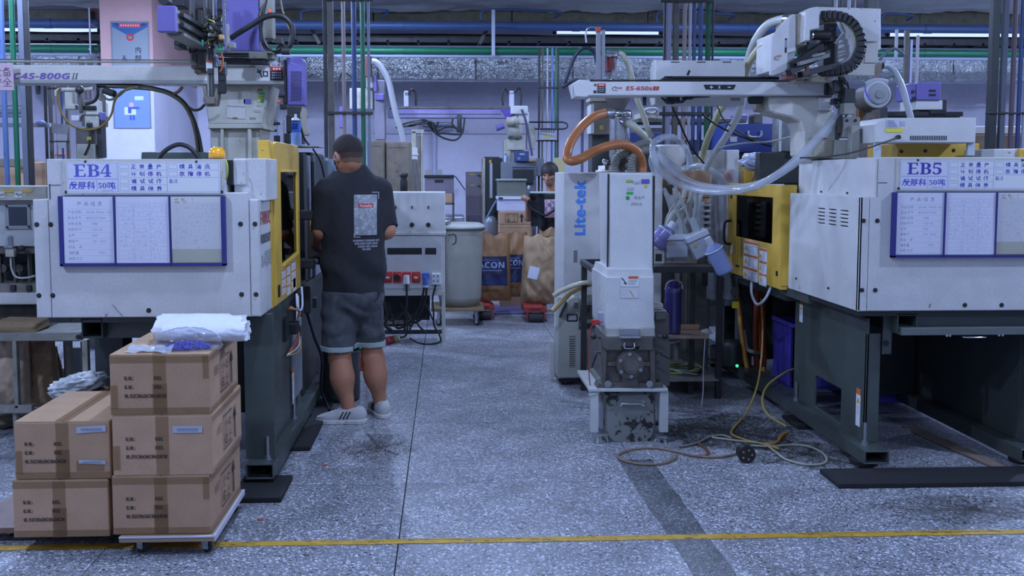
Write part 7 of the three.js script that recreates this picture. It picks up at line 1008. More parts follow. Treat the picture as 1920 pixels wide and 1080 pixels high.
{ // beige cabinets
  const mCab = worn('#8f8678'), cab = (label, x0, x1, y0, d) => { const t = thing('steel_cabinet', label, 'cabinet', V(at((x0 + x1) / 2, 400, d).x, 0, -d - 0.2)), a = at(x0, y0, d), b = at(x1, y0, d); obj('cabinet_body', bx(a.x, b.x, 0.02, a.y, -d - 0.45, -d - 0.015, 0.006), mCab, t); obj('cabinet_door', bx(a.x + 0.012, b.x - 0.012, 0.08, a.y - 0.015, -d - 0.016, -d, 0.003), mCab, t); obj('door_trim', bx(a.x + 0.03, b.x - 0.03, a.y - 0.055, a.y - 0.05, -d, -d + 0.003, 0.001), mIron, t); };
  cab('beige steel cabinet half hidden by the green pipe drop behind the man', 688, 721, 263, 9.3); cab('beige steel cabinet right of the half hidden one, with a black torch before it', 723, 769, 266, 9.3);
  const c = at(757, 340, 9.0), t = thing('black_torch', 'black flared torch shaped fitting standing before the beige cabinet', 'fitting', at(757, 362, 9.0)), s = 9 / FOCAL; obj('torch_body', lathe([[0, -20 * s], [7 * s, -20 * s], [7 * s, 0], [5 * s, 6 * s], [8 * s, 10 * s], [8 * s, 15 * s], [0, 16 * s]], c.x, c.y, c.z, 20), mBlack, t); obj('torch_post', bx(c.x - 0.012, c.x + 0.012, 0.002, c.y - 0.05, c.z - 0.012, c.z + 0.012, 0.002), mBlack, t);
  const f = thing('door_frame', 'grey door frame leaning behind the beige cabinets', 'frame', at(780, 360, 10.5)); objs('frame_post', [bp(772, 246, 782, 582, 10.4, 0.1, 0.006), bp(790, 246, 794, 582, 10.4, 0.1, 0.004), bp(772, 243, 795, 250, 10.4, 0.1, 0.004)], mOldWhite, f); obj('frame_panel', bp(782, 255, 790, 470, 10.45, 0.04, 0.002), mBeige, f); objs('frame_bracket', [bp(772, 277, 783, 300, 10.38, 0.03, 0.003), bp(770, 288, 785, 291, 10.37, 0.03, 0.002)], mWhite, f);
  for (const [x0, y0, x1, y1] of [[771, 300, 786, 372], [776, 300, 792, 372]]) obj('leaning_tube', rod(at(x0, y0, 10.2), at(x1, y1 + 60, 10.0), 0.03, 12), mIron, f);
  const w = thing('white_duct_pipe', 'white pipe bending down from the wall beside the far purple beam', 'pipe', at(815, 330, 13.9)); obj('pipe_drop_part', [cy(0.03, at(0, 240, 14.5).y - at(0, 360, 14.5).y, at(814, 300, 14.56).x, (at(0, 240, 14.5).y + at(0, 360, 14.5).y) / 2, -14.56)], M('#b0b2c8'), w); obj('pipe_cross', rod(at(785, 238, 14.5), at(850, 240, 14.5), 0.04, 14), M('#a9adbe'), w); obj('pipe_shade', bp(787, 229, 850, 235, 14.2, 0.3, 0.02), M('#9a9eb0', { metalness: 0.3, roughness: 0.3 }), w);
}
{ // far machine and robot
  const d = 11.2, R = thing('takeout_robot', 'far take-out robot with a purple traverse beam in the middle of the hall', 'robot', at(850, 230, d));
  obj('traverse_beam', [bp(728, 205, 965, 222, d, 0.12, 0.01)], M('#8d87ad', { map: wear }), R); obj('beam_top', bp(730, 200, 968, 204.5, d + 0.02, 0.1, 0.004), mIron, R); obj('beam_stripe', bp(742, 205, 945, 207, d - 0.002, 0.01, 0.001), M('#a47fe0'), R); obj('beam_cover', plate([[938, 204], [966, 204], [967, 216], [958, 223], [950, 222]], d - 0.03, 0.14, 0.01), M('#5a489c'), R); obj('beam_slot', bp(748, 213, 940, 214.5, d - 0.003, 0.006, 0), mDarkSteel, R);
  obj('carriage_column', [bp(702, 150, 722, 262, d - 0.2, 0.2, 0.01)], M('#8b8896', { map: wear }), R); obj('carriage_motor', [bp(703, 176, 720, 188, d - 0.24, 0.1, 0.008), bp(700, 142, 706, 172, d - 0.26, 0.1, 0.006)], mPurple, R); obj('carriage_block', [bp(686, 130, 700, 165, d - 0.22, 0.1, 0.006), bp(655, 165, 700, 205, d - 0.1, 0.2, 0.01)], mOldWhite, R); obj('purple_side', bp(636, 200, 646, 240, d - 0.1, 0.2, 0.01), mPurple, R); obj('carriage_filter', [cy(0.06, 0.22, ...at(687, 125, d - 0.3).toArray())], M('#70484a', { metalness: 0.3 }), R);
  hoseOf(R, 'hose', pt([[697, 115], [706, 117], [716, 128], [728, 150], [736, 185], [744, 220], [752, 245], [758, 270]], d - 0.4), 0.034, M('#9ea0a4', { roughness: 0.3 }), 60); hoseOf(R, 'cable', pt([[634, 175], [636, 145], [645, 135], [655, 140], [662, 150], [660, 165]], d - 0.3), 0.013, mBlack, 40);
  const r = seeded(21); for (let k = 0; k < 7; k++) hoseOf(R, 'cable', pt([[742 + k * 5, 240 - k], [760 + k * 6, 228 + r() * 8], [790 + r() * 20, 224 + r() * 8], [812, 228 + r() * 12], [815 + r() * 8, 244 + r() * 10]], d - 0.05 - k * 0.02), 0.01, [mBlack, M('#3c4a3c'), mRubber][k % 3], 30);
  for (const [x0, y1] of [[870, 262], [862, 252], [848, 240]]) hoseOf(R, 'cable', pt([[800 + (870 - x0), 228], [815, 248], [835, y1 - 2], [855, y1], [866, 250], [x0, 232], [x0 + 1, 222]], d - 0.1), 0.011, mBlack, 50);
  obj('vertical_arm', [bp(857, 214, 866, 246, d - 0.08, 0.05, 0.004), bp(856, 240, 864, 248, d - 0.1, 0.06, 0.004)], mFrameDark, R);
  const tower = (x) => { obj('pneumatic_post', [bp(x, 172, x + 9, 200, d + 0.1, 0.05, 0.005), bp(x + 1, 170, x + 8, 174, d + 0.08, 0.06, 0.003)], M('#b9bccc'), R); };
  tower(757); tower(955); for (const pts of [[[767, 178], [770, 169], [775, 168], [779, 174], [780, 198]], [[953, 175], [948, 167], [944, 170], [942, 182], [943, 198]], [[965, 174], [970, 166], [976, 168], [977, 180], [976, 198]]]) hoseOf(R, 'air_line', pt(pts, d + 0.1), 0.013, mBlack, 30);
  obj('head', [bp(958, 198, 990, 214, d - 0.1, 0.2, 0.012), bp(972, 210, 992, 232, d - 0.06, 0.2, 0.012)], mWhite, R); obj('head_joint', [ball(0.05, ...at(965, 226, d - 0.15).toArray()), cy(0.05, 0.1, ...at(958, 228, d - 0.1).toArray(), 'x')], mOldWhite, R); obj('purple_nozzle', rod(at(930, 241, d - 0.1), at(945, 236, d - 0.1), 0.035, 14, 0.03), mPurple, R);
  obj('wrist', [cy(0.09, 0.16, ...at(965, 245, d).toArray(), 'x', 0.09, 24), bp(952, 258, 982, 282, d, 0.2, 0.012), bp(945, 262, 958, 305.5, d + 0.02, 0.2, 0.01), bp(955, 280, 985, 305.5, d + 0.05, 0.2, 0.01), bp(988, 236, 1003, 280, d + 0.06, 0.15, 0.006)], mHopper, R); objs('wrist_port', [cy(0.02, 0.02, ...at(958, 256, d - 0.05).toArray(), 'z'), cy(0.026, 0.02, ...at(970, 258, d - 0.01).toArray(), 'z')], mDarkSteel, R); hoseOf(R, 'hose', pt([[978, 205], [984, 220], [990, 245], [994, 270], [998, 292]], d - 0.12), 0.014, M('#4c4664'), 40);
  const F = thing('far_machine', 'far moulding machine with dark cabinet and louvred grey block behind the woman', 'machine', V(at(950, 400, 11.3).x, 0, -11.6)), fb = (n, x0, y0, x1, y1, m, dd = 11.3, dep = 0.4) => obj(n, bp(x0, y0, x1, y1, dd, dep, 0.008), m, F);
  fb('dark_cabinet', 908, 294, 936, 560, mFrameDark); fb('cabinet_edge', 905, 296, 910, 560, mOldWhite, 11.25); fb('light_strip', 918, 305, 924, 372, M('#a9b0b8'), 11.28, 0.05); fb('yellow_light', 917, 300, 922, 306, mYellow, 11.27, 0.04); fb('black_panel', 925, 296, 942, 400, mBlack, 11.25, 0.3); fb('grey_block', 940, 304, 1005, 560, M('#777c86', { map: wear }), 11.1, 0.6); fb('louvre_recess', 960, 311, 1003, 336, M('#454a54'), 11.095, 0.01); for (let k = 0; k < 6; k++) fb('louvre', 960, 312 + k * 4, 1003, 314 + k * 4, M('#6c717c'), 11.08, 0.02); fb('black_opening', 962, 318, 1000, 345, mBlack, 11.07, 0.02); fb('curved_hood', 985, 297, 1020, 330, M('#6b707a'), 11.2, 0.4);
  const bl = thing('blue_box', 'small dark blue box standing on the far grey machine block', 'box', at(978, 303, 11.0)); obj('box_body', bp(966, 283, 992, 303, 11.05, 0.2, 0.008), M('#2c3c6a'), bl); sticker('box_print', bl, 0.06, 0.02, at(979, 289, 11.045), M('#8c98b8')); sticker('box_badge', bl, 0.03, 0.03, at(973, 297, 11.045), M('#6c789c'));
  const sp = thing('spray_can', 'small pale blue spray can beside the dark blue box on the far machine', 'spray can', at(947, 303, 11.2)); obj('can_body', cy(0.018, 0.075, ...at(948, 297.6, 11.2).toArray(), 'y', 0.018, 16), M('#9cb8d8'), sp); obj('can_cap', cy(0.01, 0.02, ...at(948, 290, 11.2).toArray()), mBlue, sp);
  one('rag_pile', 'yellowish rag lying right of the dark blue box', 'rag', bp(992, 297, 1006, 304, 11.0, 0.1, 0.02), M('#8a7c50')); one('yellow_board', 'pale yellow box panel behind the woman at the pipe rack', 'board', bp(1040, 296, 1058, 568, 11.0, 0.1, 0.006), M('#b0a878'));
  const wt = (n) => n; const br = thing('control_cabinet', 'tall brown grey control panel with yellow strips in front of the back wall', 'control panel', at(893, 440, 11.6)); obj('panel_body', bp(874, 322, 912, 560, 11.6, 0.3, 0.006), M('#746c76', { map: wear, roughness: 0.6 }), br); for (const [x, y, w, c] of [[879, 326, 12, '#a48e3a'], [899, 326, 11, '#a48e3a'], [879, 346.5, 12, '#a48e3a'], [900, 336, 8, '#8a6a68'], [902, 346, 8, '#a48e3a']]) obj('strip', bp(x, y, x + w, y + 2.2, 11.596, 0.006, 0), M(c), br); for (const [x, y] of [[898, 329], [898, 349]]) obj('button', cy(0.012, 0.01, ...at(x, y, 11.59).toArray(), 'z'), mBlack, br); obj('panel_foot', bp(877, 402, 910, 445, 11.57, 0.3, 0.01), M('#5c5666'), br); hoseOf(br, 'lead', pt([[853, 330], [862, 342], [872, 356]], 11.6), 0.006, mRubber, 16);
  const cr = thing('plastic_crate', 'grey plastic crate with a black rim on a steel stand near the back wall', 'crate', at(822, 420, 11.0)); obj('crate_body', bp(796, 330, 851, 362, 11.0, 0.35, 0.008), M('#77727e', { map: wear }), cr); obj('crate_rim', bp(795, 328, 852, 333, 10.98, 0.4, 0.006), mBlack, cr); obj('hand_hole', bp(815, 337, 831, 342.5, 10.995, 0.01, 0.004), mBlack, cr); obj('stand', [bp(796, 362, 800, 440, 11, 0.05, 0.003), bp(848, 362, 852, 440, 11, 0.05, 0.003), bp(796, 380, 852, 384, 11, 0.05, 0.003)], mIron, cr); obj('brown_box', bp(834, 364, 848, 380, 11.0, 0.2, 0.004), mCarton2, cr);
  for (const [i, x] of [[0, 803], [1, 824]]) one('wall_socket', i ? 'right one of two small wall sockets above the grey crate' : 'left one of two small wall sockets above the grey crate, with an orange mark', 'socket', [bp(x - 6, 318, x + 5, 328, 13.9, 0.03, 0.004)], M(i ? '#9aa09a' : '#a39a94'));
  const wb = thing('steel_sink', 'shiny steel basin beside the round bin at the back wall', 'basin', at(860, 425, 11.2)); obj('basin', bp(832, 404, 871, 425, 11.2, 0.5, 0.03), M('#a9adb8', { metalness: 0.5, roughness: 0.25 }), wb); obj('stand', bp(835, 425, 871, 560, 11.25, 0.4, 0.01), mOldWhite, wb); const jr = thing('gas_bottle', 'grey round steel container standing behind the kraft sacks', 'container', at(918, 440, 11.0)), jc = at(920, 425, 10.9), js = 10.9 / FOCAL; obj('body', lathe([[0, -40 * js], [14 * js, -40 * js], [14 * js, 8 * js], [9 * js, 17 * js], [4 * js, 20 * js], [0, 20 * js]], jc.x, jc.y, jc.z, 24), M('#7d838c', { metalness: 0.4, roughness: 0.4 }), jr); obj('valve', cy(0.015, 0.06, jc.x - 0.05, jc.y + 22 * js, jc.z), mBlack, jr); hoseOf(jr, 'hose', pt([[912, 410], [925, 385], [935, 370]], 10.8), 0.01, M('#7c8ca8'), 20);
  // stacked foam and cartons
  const st = (label, name, cat, x0, y0, x1, y1, m, dd, parts) => { const o = thing(name, label, cat, at((x0 + x1) / 2, y1, dd)); obj('body', bp(x0, y0, x1, y1, dd, 0.3, 0.006), m, o); parts?.(o); };
  st('grey green plastic box with a pale rim, highest of the stack beside the woman', 'plastic_box', 'box', 934, 337.5, 986, 368.5, M('#74796e', { map: wear }), 10.6, (o) => obj('rim', bp(932, 335.5, 988, 339, 10.58, 0.32, 0.004), M('#9aa0a0'), o)); st('white foam box under the grey green box beside the woman', 'foam_box', 'box', 934, 370, 996, 396, M('#c9cce4', { roughness: 0.8 }), 10.58, (o) => { obj('lid', bp(932, 368.6, 998, 374, 10.56, 0.33, 0.004), M('#d5d7e6'), o); obj('dark_tag', bp(935, 370, 943, 373.5, 10.555, 0.01, 0.001), mBlack, o); });
  const far = (label, y0, y1, full) => st(label, 'carton', 'carton', 936, y0, 997, y1, mCarton, 10.55, (o) => { if (full) sticker('carton_print', o, 0.26, 0.12, at(966, (y0 + y1) / 2, 10.545), bareTex(200, 90, (c) => { c.strokeStyle = '#4a4038'; c.lineWidth = 4; c.strokeRect(20, 12, 100, 66); hanzi(c, '小心', 30, 16, 26, 20, 0.1, '#4a4038'); hanzi(c, '向上', 30, 48, 26, 20, 0.1, '#4a4038'); c.fillStyle = '#2e2a26'; c.fillRect(146, 30, 14, 50); c.beginPath(); c.moveTo(153, 8); c.lineTo(170, 40); c.lineTo(136, 40); c.fill(); })); else obj('flap_line', bp(936, y0 + 4, 997, y0 + 5, 10.548, 0.004, 0), mCarton2, o); });
  far('brown carton printed with an arrow under the white foam box', 396.5, 420.5, 1); far('brown carton under the arrow printed one, lowest seen behind the sacks', 421, 578, 0);
  // white round bin on a dolly
  const bd = 9.6, b = thing('round_bin', 'large white round plastic bin on a wheeled wooden dolly beside the socket cabinet', 'bin', onFloor(868, 585)), bc = at(862, 500, 9.55), by = (v) => at(862, v, 9.3).y; obj('bin_body', lathe([[0, by(578)], [0.19, by(578)], [0.21, by(560)], [0.225, by(440)], [0.24, by(432)], [0, by(430)]], bc.x, 0, bc.z, 40), M('#a8a79c', { map: wear, roughness: 0.45 }), b); obj('bin_lid', lathe([[0, by(421)], [0.2, by(420)], [0.245, by(425)], [0.25, by(432)], [0, by(432)]], bc.x, 0, bc.z, 40), M('#b9b8b0', { roughness: 0.4 }), b); obj('bin_handle', tb(pt([[840, 441], [853, 440], [854, 455], [848, 459]], 9.28), 0.006, 20, 6), mBlack, b); obj('lid_knob', ball(0.05, ...at(836, 416, 9.4).toArray(), 1, 0.7, 1), mSteel, b);
  const dl = thing('trolley', 'wooden dolly with small casters under the white round bin', 'trolley', onFloor(862, 588)); const dz = bc.z; obj('deck', bx(bc.x - 0.28, bc.x + 0.23, by(584), by(578.5), dz - 0.25, dz + 0.25, 0.006), worn('#9c8a6a'), dl); for (const [x, z] of [[bc.x - 0.2, dz + 0.2], [bc.x + 0.16, dz + 0.2], [bc.x - 0.2, dz - 0.2], [bc.x + 0.16, dz - 0.2]]) caster(dl, x, z, 0.03, Math.max(0.055, by(584)));
}
// paper sacks and the pallet truck
function sack(label, x0, y0, x1, y1, d, m, o = {}) {
  const a = at(x0, y1, d), b = at(x1, y0, d), w = b.x - a.x, h = b.y - a.y, t = thing('paper_sack', label, 'sack', V((a.x + b.x) / 2, a.y, -d)), nx = 24, ny = 36, g = new THREE.PlaneGeometry(1, 1, nx, ny), r = o.seed ?? 1;
  const side = (sgn) => { const q = g.clone(), p = q.attributes.position; for (let i = 0; i < p.count; i++) { const u = p.getX(i), v = p.getY(i) + 0.5, e = Math.max(0, 1 - Math.pow(Math.abs(u) * 2, 4)), T = (o.thick ?? 0.1) * Math.pow(Math.max(0, Math.sin(Math.PI * clamp(v * 0.94 + 0.03, 0, 1))), 0.5) * Math.pow(e, 0.55) * (1.15 - 0.5 * v); const wob = 0.016 * noise.noise(u * 5, v * 6, r) + 0.008 * noise.noise(u * 13, v * 14, r) + (o.fold ?? 0) * Math.abs(noise.noise(u * 3 + v * 3, v * 2, r + 5)) * e; p.setXYZ(i, u * w * (1 + (o.flare ?? 0) * (0.5 - v)) + (o.lean ?? 0) * v * w, v * h + 0.05 * noise.noise(u * 4, v, r) * sst(0.7, 1, v), sgn * (T + (e > 0 ? wob * Math.pow(e, 0.5) : 0))); } if (sgn < 0) q.index.array.reverse(); q.computeVertexNormals(); return keep(q.translate((a.x + b.x) / 2, a.y, -d - (o.thick ?? 0.1))); };
  obj('sack_body', [side(1), side(-1)], m, t);
  return t;
}
{
  const kraft = dataTex(256, (u, v) => { const g = 0.92 + tileNoise(u, v, 8, 3) * 0.1 + tileNoise(u, v, 40, 3) * 0.05; return [g, g, g]; }, true, 1), mk = (c) => M(c, { map: kraft, roughness: 0.75, side: THREE.DoubleSide });
  const print = canvasTex(420, 700, (c) => { c.fillStyle = '#8f6a45'; c.fillRect(0, 0, 420, 700); c.fillStyle = '#1d2346'; c.fillRect(0, 234, 380, 300); c.fillStyle = '#25386c'; for (let k = 0; k < 22; k++) c.fillRect(0, 440 + k * 4, 380, 1 + k * 0.14); c.fillStyle = '#8fa3c8'; fit(c, 'DURACON', -150, 352, 510, 'bold 84px sans-serif'); c.fillRect(20, 376, 300, 5); c.fillStyle = '#6f86ba'; c.fillRect(100, 270, 200, 5); c.fillStyle = '#3a2f26'; fit(c, 'Polyplastics', 40, 600, 230, 'bold 40px sans-serif'); c.fillStyle = '#8a6442'; c.fillRect(0, 0, 420, 26); });
  const m1 = M('#ffffff', { map: print, roughness: 0.6, side: THREE.DoubleSide });
  sack('kraft sack with a dark blue printed band and pale lettering, left of the sacks', 889, 438, 962, 566, 9.75, m1, { lean: -0.1, flare: -0.1, thick: 0.12, seed: 3, fold: 0.05 });
  sack('darker kraft sack with a blue band standing behind between the two front sacks', 936, 437, 990, 558, 10.1, m1, { thick: 0.1, seed: 8 });
  const s = sack('plain pale kraft sack with a white label, right of the sacks', 979, 444, 1052, 572, 9.7, mk('#b89a78'), { lean: 0.05, flare: 0.12, thick: 0.15, seed: 12, fold: 0.15 });
  obj('paper_label', turned(B(0.1, 0.12, 0.002, at(1000, 511, 9.58).x, at(1000, 511, 9.58).y, -9.555, 0), 'z', -0.25, at(1000, 511, 9.58).x, at(1000, 511, 9.58).y, 0), M('#cdd2e0'), s);
  sack('kraft sack with an open folded top behind the pale sack before the woman', 1012, 430, 1072, 560, 9.99, mk('#a3845f'), { thick: 0.075, seed: 17, fold: 0.03 });
  const pj = (label, x, y, dz) => { const c = onFloor(x, y), t = thing('pallet_truck', label, 'pallet truck', c); const k = 0.0055; obj('fork_tip', ex([[-0.12, 0], [0.1, 0], [0.11, 0.03], [0.06, 0.06], [-0.12, 0.06]], 0.36, 0.006).translate(c.x, 0.1, c.z - 0.36), M('#a83a2e', { map: wear }), t); obj('fork_slot', bx(c.x - 0.07, c.x + 0.05, 0.128, 0.135, c.z - 0.002, c.z + 0.006, 0.001), mBlack, t); obj('roller', cy(0.045, 0.14, c.x, 0.046, c.z - 0.03, 'x', 0.045, 22), mCasterRubber, t); obj('roller_fork', [bx(c.x - 0.09, c.x - 0.075, 0.03, 0.11, c.z - 0.08, c.z, 0.003), bx(c.x + 0.075, c.x + 0.09, 0.03, 0.11, c.z - 0.08, c.z, 0.003)], M('#8d3429'), t); };
  pj('red pallet truck fork with a black roller under the blue banded sack', 907, 601, 0); pj('red pallet truck fork with a black roller under the plain pale sack', 1005, 605, 0);
  one('purple_mat', 'low purple plastic sheet on the floor between the two pallet truck forks', 'mat', (() => { const a = onFloor(925, 590), b = onFloor(990, 575); return bx(a.x, b.x, 0.002, 0.02, b.z, a.z, 0.004); })(), M('#5a5580'));
}
// poster on the pier
{
  const c = at(246, 141, 11.585), w = 66 * 11.585 / FOCAL, h = 192 * 11.585 / FOCAL, t = thing('wall_poster', 'tall framed poster with a red ribbon and a small worker figure on the pink pier', 'poster', c);
  sticker('poster_print', t, w, h, c, canvasTex(330, 960, (x) => {
    x.fillStyle = '#7f8890'; x.fillRect(0, 0, 330, 480); x.fillStyle = '#6f88bc'; x.fillRect(0, 480, 330, 480); x.fillStyle = '#7c90bc'; x.fillRect(0, 440, 330, 120); x.fillStyle = '#24588c'; x.beginPath(); x.moveTo(0, 10); x.lineTo(330, 10); x.lineTo(330, 40); x.lineTo(165, 132); x.lineTo(0, 40); x.fill(); x.fillStyle = '#2a3070'; x.beginPath(); x.moveTo(0, 10); x.lineTo(60, 10); x.lineTo(70, 44); x.fill(); x.beginPath(); x.moveTo(330, 10); x.lineTo(270, 10); x.lineTo(262, 44); x.fill(); x.fillStyle = '#b8404a'; x.fillRect(66, 12, 196, 40); x.fillStyle = '#d8a0a8'; for (let k = 0; k < 8; k++) x.fillRect(78 + k * 22, 22, 14, 18);
    x.strokeStyle = '#b03434'; x.lineWidth = 18; x.beginPath(); x.arc(165, 136, 26, 0, 7); x.stroke(); hanzi(x, '内', 206, 226, 52, 0, 0.14, '#2c2f38'); hanzi(x, '部', 206, 300, 56, 0, 0.12, '#2c2f38'); hanzi(x, '系', 84, 304, 50, 0, 0.12, '#2c2f38'); hanzi(x, '信', 84, 560, 44, 0, 0.12, '#4a5478');
    x.fillStyle = '#b9cbe8'; x.fillRect(190, 670, 80, 36); x.fillStyle = '#c6cf9a'; x.fillRect(95, 770, 100, 70); x.fillStyle = '#3a52b0'; x.fillRect(128, 770, 30, 56); x.fillRect(150, 768, 80, 20); x.fillRect(140, 842, 20, 46); x.fillRect(168, 842, 20, 46); x.fillStyle = '#d0a0b0'; x.beginPath(); x.arc(160, 748, 22, 0, 7); x.fill(); x.fillStyle = '#c6cf9a'; x.fillRect(160, 790, 40, 48);
  }));
  obj('poster_frame', [B(w + 0.02, 0.012, 0.012, c.x, c.y + h / 2, c.z, 0.002), B(0.01, h, 0.012, c.x - w / 2, c.y, c.z, 0.002), B(0.01, h, 0.012, c.x + w / 2, c.y, c.z, 0.002)], M('#6f7882', { roughness: 0.5 }), t);
}

// ---------------------------------------------------------------- people: distance fields meshed on a grid
function meshField(f, lo, hi, cell) { // surface nets
  const nx = Math.ceil((hi.x - lo.x) / cell) + 1, ny = Math.ceil((hi.y - lo.y) / cell) + 1, nz = Math.ceil((hi.z - lo.z) / cell) + 1, v = new Float32Array(nx * ny * nz), id = new Int32Array(nx * ny * nz).fill(-1), pos = [], idx = [];
  const I = (x, y, z) => (z * ny + y) * nx + x, q = V(0, 0, 0);
  for (let z = 0; z < nz; z++) for (let y = 0; y < ny; y++) for (let x = 0; x < nx; x++) v[I(x, y, z)] = f(q.set(lo.x + x * cell, lo.y + y * cell, lo.z + z * cell));
  for (let z = 0; z < nz - 1; z++) for (let y = 0; y < ny - 1; y++) for (let x = 0; x < nx - 1; x++) {
    let n = 0, sx = 0, sy = 0, sz = 0;
    for (let e = 0; e < 12; e++) { const ax = e >> 2, b1 = e & 1, b2 = (e >> 1) & 1, a = [0, 0, 0]; a[(ax + 1) % 3] = b1; a[(ax + 2) % 3] = b2; const v0 = v[I(x + a[0], y + a[1], z + a[2])], b = a.slice(); b[ax] = 1; const v1 = v[I(x + b[0], y + b[1], z + b[2])]; if ((v0 < 0) !== (v1 < 0)) { const t = v0 / (v0 - v1); sx += a[0] + (b[0] - a[0]) * t; sy += a[1] + (b[1] - a[1]) * t; sz += a[2] + (b[2] - a[2]) * t; n++; } }
    if (n) { id[I(x, y, z)] = pos.length / 3; pos.push(lo.x + (x + sx / n) * cell, lo.y + (y + sy / n) * cell, lo.z + (z + sz / n) * cell); }
  }
  for (let z = 1; z < nz - 1; z++) for (let y = 1; y < ny - 1; y++) for (let x = 1; x < nx - 1; x++) {
    const v0 = v[I(x, y, z)];
    const face = (v1, a, b, c, d) => { if ((v0 < 0) === (v1 < 0) || a < 0 || b < 0 || c < 0 || d < 0) return; if (v0 < 0) idx.push(a, b, c, a, c, d); else idx.push(a, c, b, a, d, c); };
    face(v[I(x + 1, y, z)], id[I(x, y - 1, z - 1)], id[I(x, y, z - 1)], id[I(x, y, z)], id[I(x, y - 1, z)]);
    face(v[I(x, y + 1, z)], id[I(x - 1, y, z - 1)], id[I(x - 1, y, z)], id[I(x, y, z)], id[I(x, y, z - 1)]);
    face(v[I(x, y, z + 1)], id[I(x - 1, y - 1, z)], id[I(x, y - 1, z)], id[I(x, y, z)], id[I(x - 1, y, z)]);
  }
  const g = new THREE.BufferGeometry(); g.setAttribute('position', new THREE.Float32BufferAttribute(pos, 3)); g.setIndex(idx);
  const nr = new Float32Array(pos.length), e = cell * 0.5, p = V(0, 0, 0);
  for (let i = 0; i < pos.length; i += 3) { const X0 = pos[i], Y0 = pos[i + 1], Z0 = pos[i + 2]; const gx = f(p.set(X0 + e, Y0, Z0)) - f(p.set(X0 - e, Y0, Z0)), gy = f(p.set(X0, Y0 + e, Z0)) - f(p.set(X0, Y0 - e, Z0)), gz = f(p.set(X0, Y0, Z0 + e)) - f(p.set(X0, Y0, Z0 - e)), l = Math.hypot(gx, gy, gz) || 1; nr[i] = gx / l; nr[i + 1] = gy / l; nr[i + 2] = gz / l; }
  g.setAttribute('normal', new THREE.BufferAttribute(nr, 3)); return g;
}
const smin = (a, b, k) => { const h = Math.max(k - Math.abs(a - b), 0) / k; return Math.min(a, b) - h * h * k * 0.25; };
function cone(a, b, ra, rb) { const ab = b.clone().sub(a), l2 = ab.lengthSq(); return (p) => { const px = p.x - a.x, py = p.y - a.y, pz = p.z - a.z, t = clamp((px * ab.x + py * ab.y + pz * ab.z) / l2, 0, 1); return Math.hypot(px - ab.x * t, py - ab.y * t, pz - ab.z * t) - (ra + (rb - ra) * t); }; }
function egg(c, r, q) { const inv = q ? q.clone().invert() : null, w = V(0, 0, 0), m = Math.min(r.x, r.y, r.z); return (p) => { w.copy(p).sub(c); if (inv) w.applyQuaternion(inv); const k0 = Math.hypot(w.x / r.x, w.y / r.y, w.z / r.z), k1 = Math.hypot(w.x / r.x ** 2, w.y / r.y ** 2, w.z / r.z ** 2); return k1 > 1e-6 ? k0 * (k0 - 1) / k1 : -m; }; }
const join = (list, k) => (p) => { let d = list[0](p); for (let i = 1; i < list.length; i++) d = smin(d, list[i](p), k); return d; };
const yaw = (a, pitch = 0, roll = 0) => new THREE.Quaternion().setFromEuler(new THREE.Euler(pitch, a, roll, 'YXZ'));
function headField(c, q, s = 1) { // local axes: x to the person's left, y up, z out of the face
  const L = (x, y, z) => V(x, y, z).multiplyScalar(s).applyQuaternion(q).add(c), R = (x, y, z) => V(x, y, z).multiplyScalar(s);
  const skull = join([egg(L(0, 0.03, -0.012), R(0.077, 0.088, 0.096), q), egg(L(0, -0.03, 0.024), R(0.064, 0.078, 0.066), q), egg(L(0, -0.08, 0.05), R(0.034, 0.026, 0.032), q), egg(L(0, -0.035, -0.045), R(0.058, 0.06, 0.05), q)], 0.03 * s);
  const face = join([skull, cone(L(0, 0.012, 0.088), L(0, -0.022, 0.107), 0.008 * s, 0.013 * s), egg(L(0.013, -0.026, 0.095), R(0.009, 0.008, 0.01), q), egg(L(-0.013, -0.026, 0.095), R(0.009, 0.008, 0.01), q), egg(L(0, 0.032, 0.08), R(0.05, 0.01, 0.018), q), egg(L(0, -0.053, 0.083), R(0.024, 0.008, 0.012), q), egg(L(0, -0.064, 0.081), R(0.02, 0.008, 0.012), q), egg(L(0.04, -0.014, 0.064), R(0.022, 0.02, 0.02), q), egg(L(-0.04, -0.014, 0.064), R(0.022, 0.02, 0.02), q)], 0.012 * s);
  const ears = [-1, 1].map((k) => { const e = egg(L(k * 0.079, -0.005, -0.008), R(0.011, 0.033, 0.02), q.clone().multiply(yaw(k * 0.35))), h = egg(L(k * 0.087, -0.002, -0.002), R(0.008, 0.02, 0.011), q.clone().multiply(yaw(k * 0.35))); return (p) => Math.max(e(p), -h(p)); });
  const eyes = [-1, 1].map((k) => egg(L(k * 0.032, 0.013, 0.09), R(0.015, 0.009, 0.012), q));
  return { L, R, skull, f: (p) => { let d = face(p); d = Math.max(d, -smin(eyes[0](p), eyes[1](p), 0.004)); return smin(d, Math.min(ears[0](p), ears[1](p)), 0.008 * s); } };
}
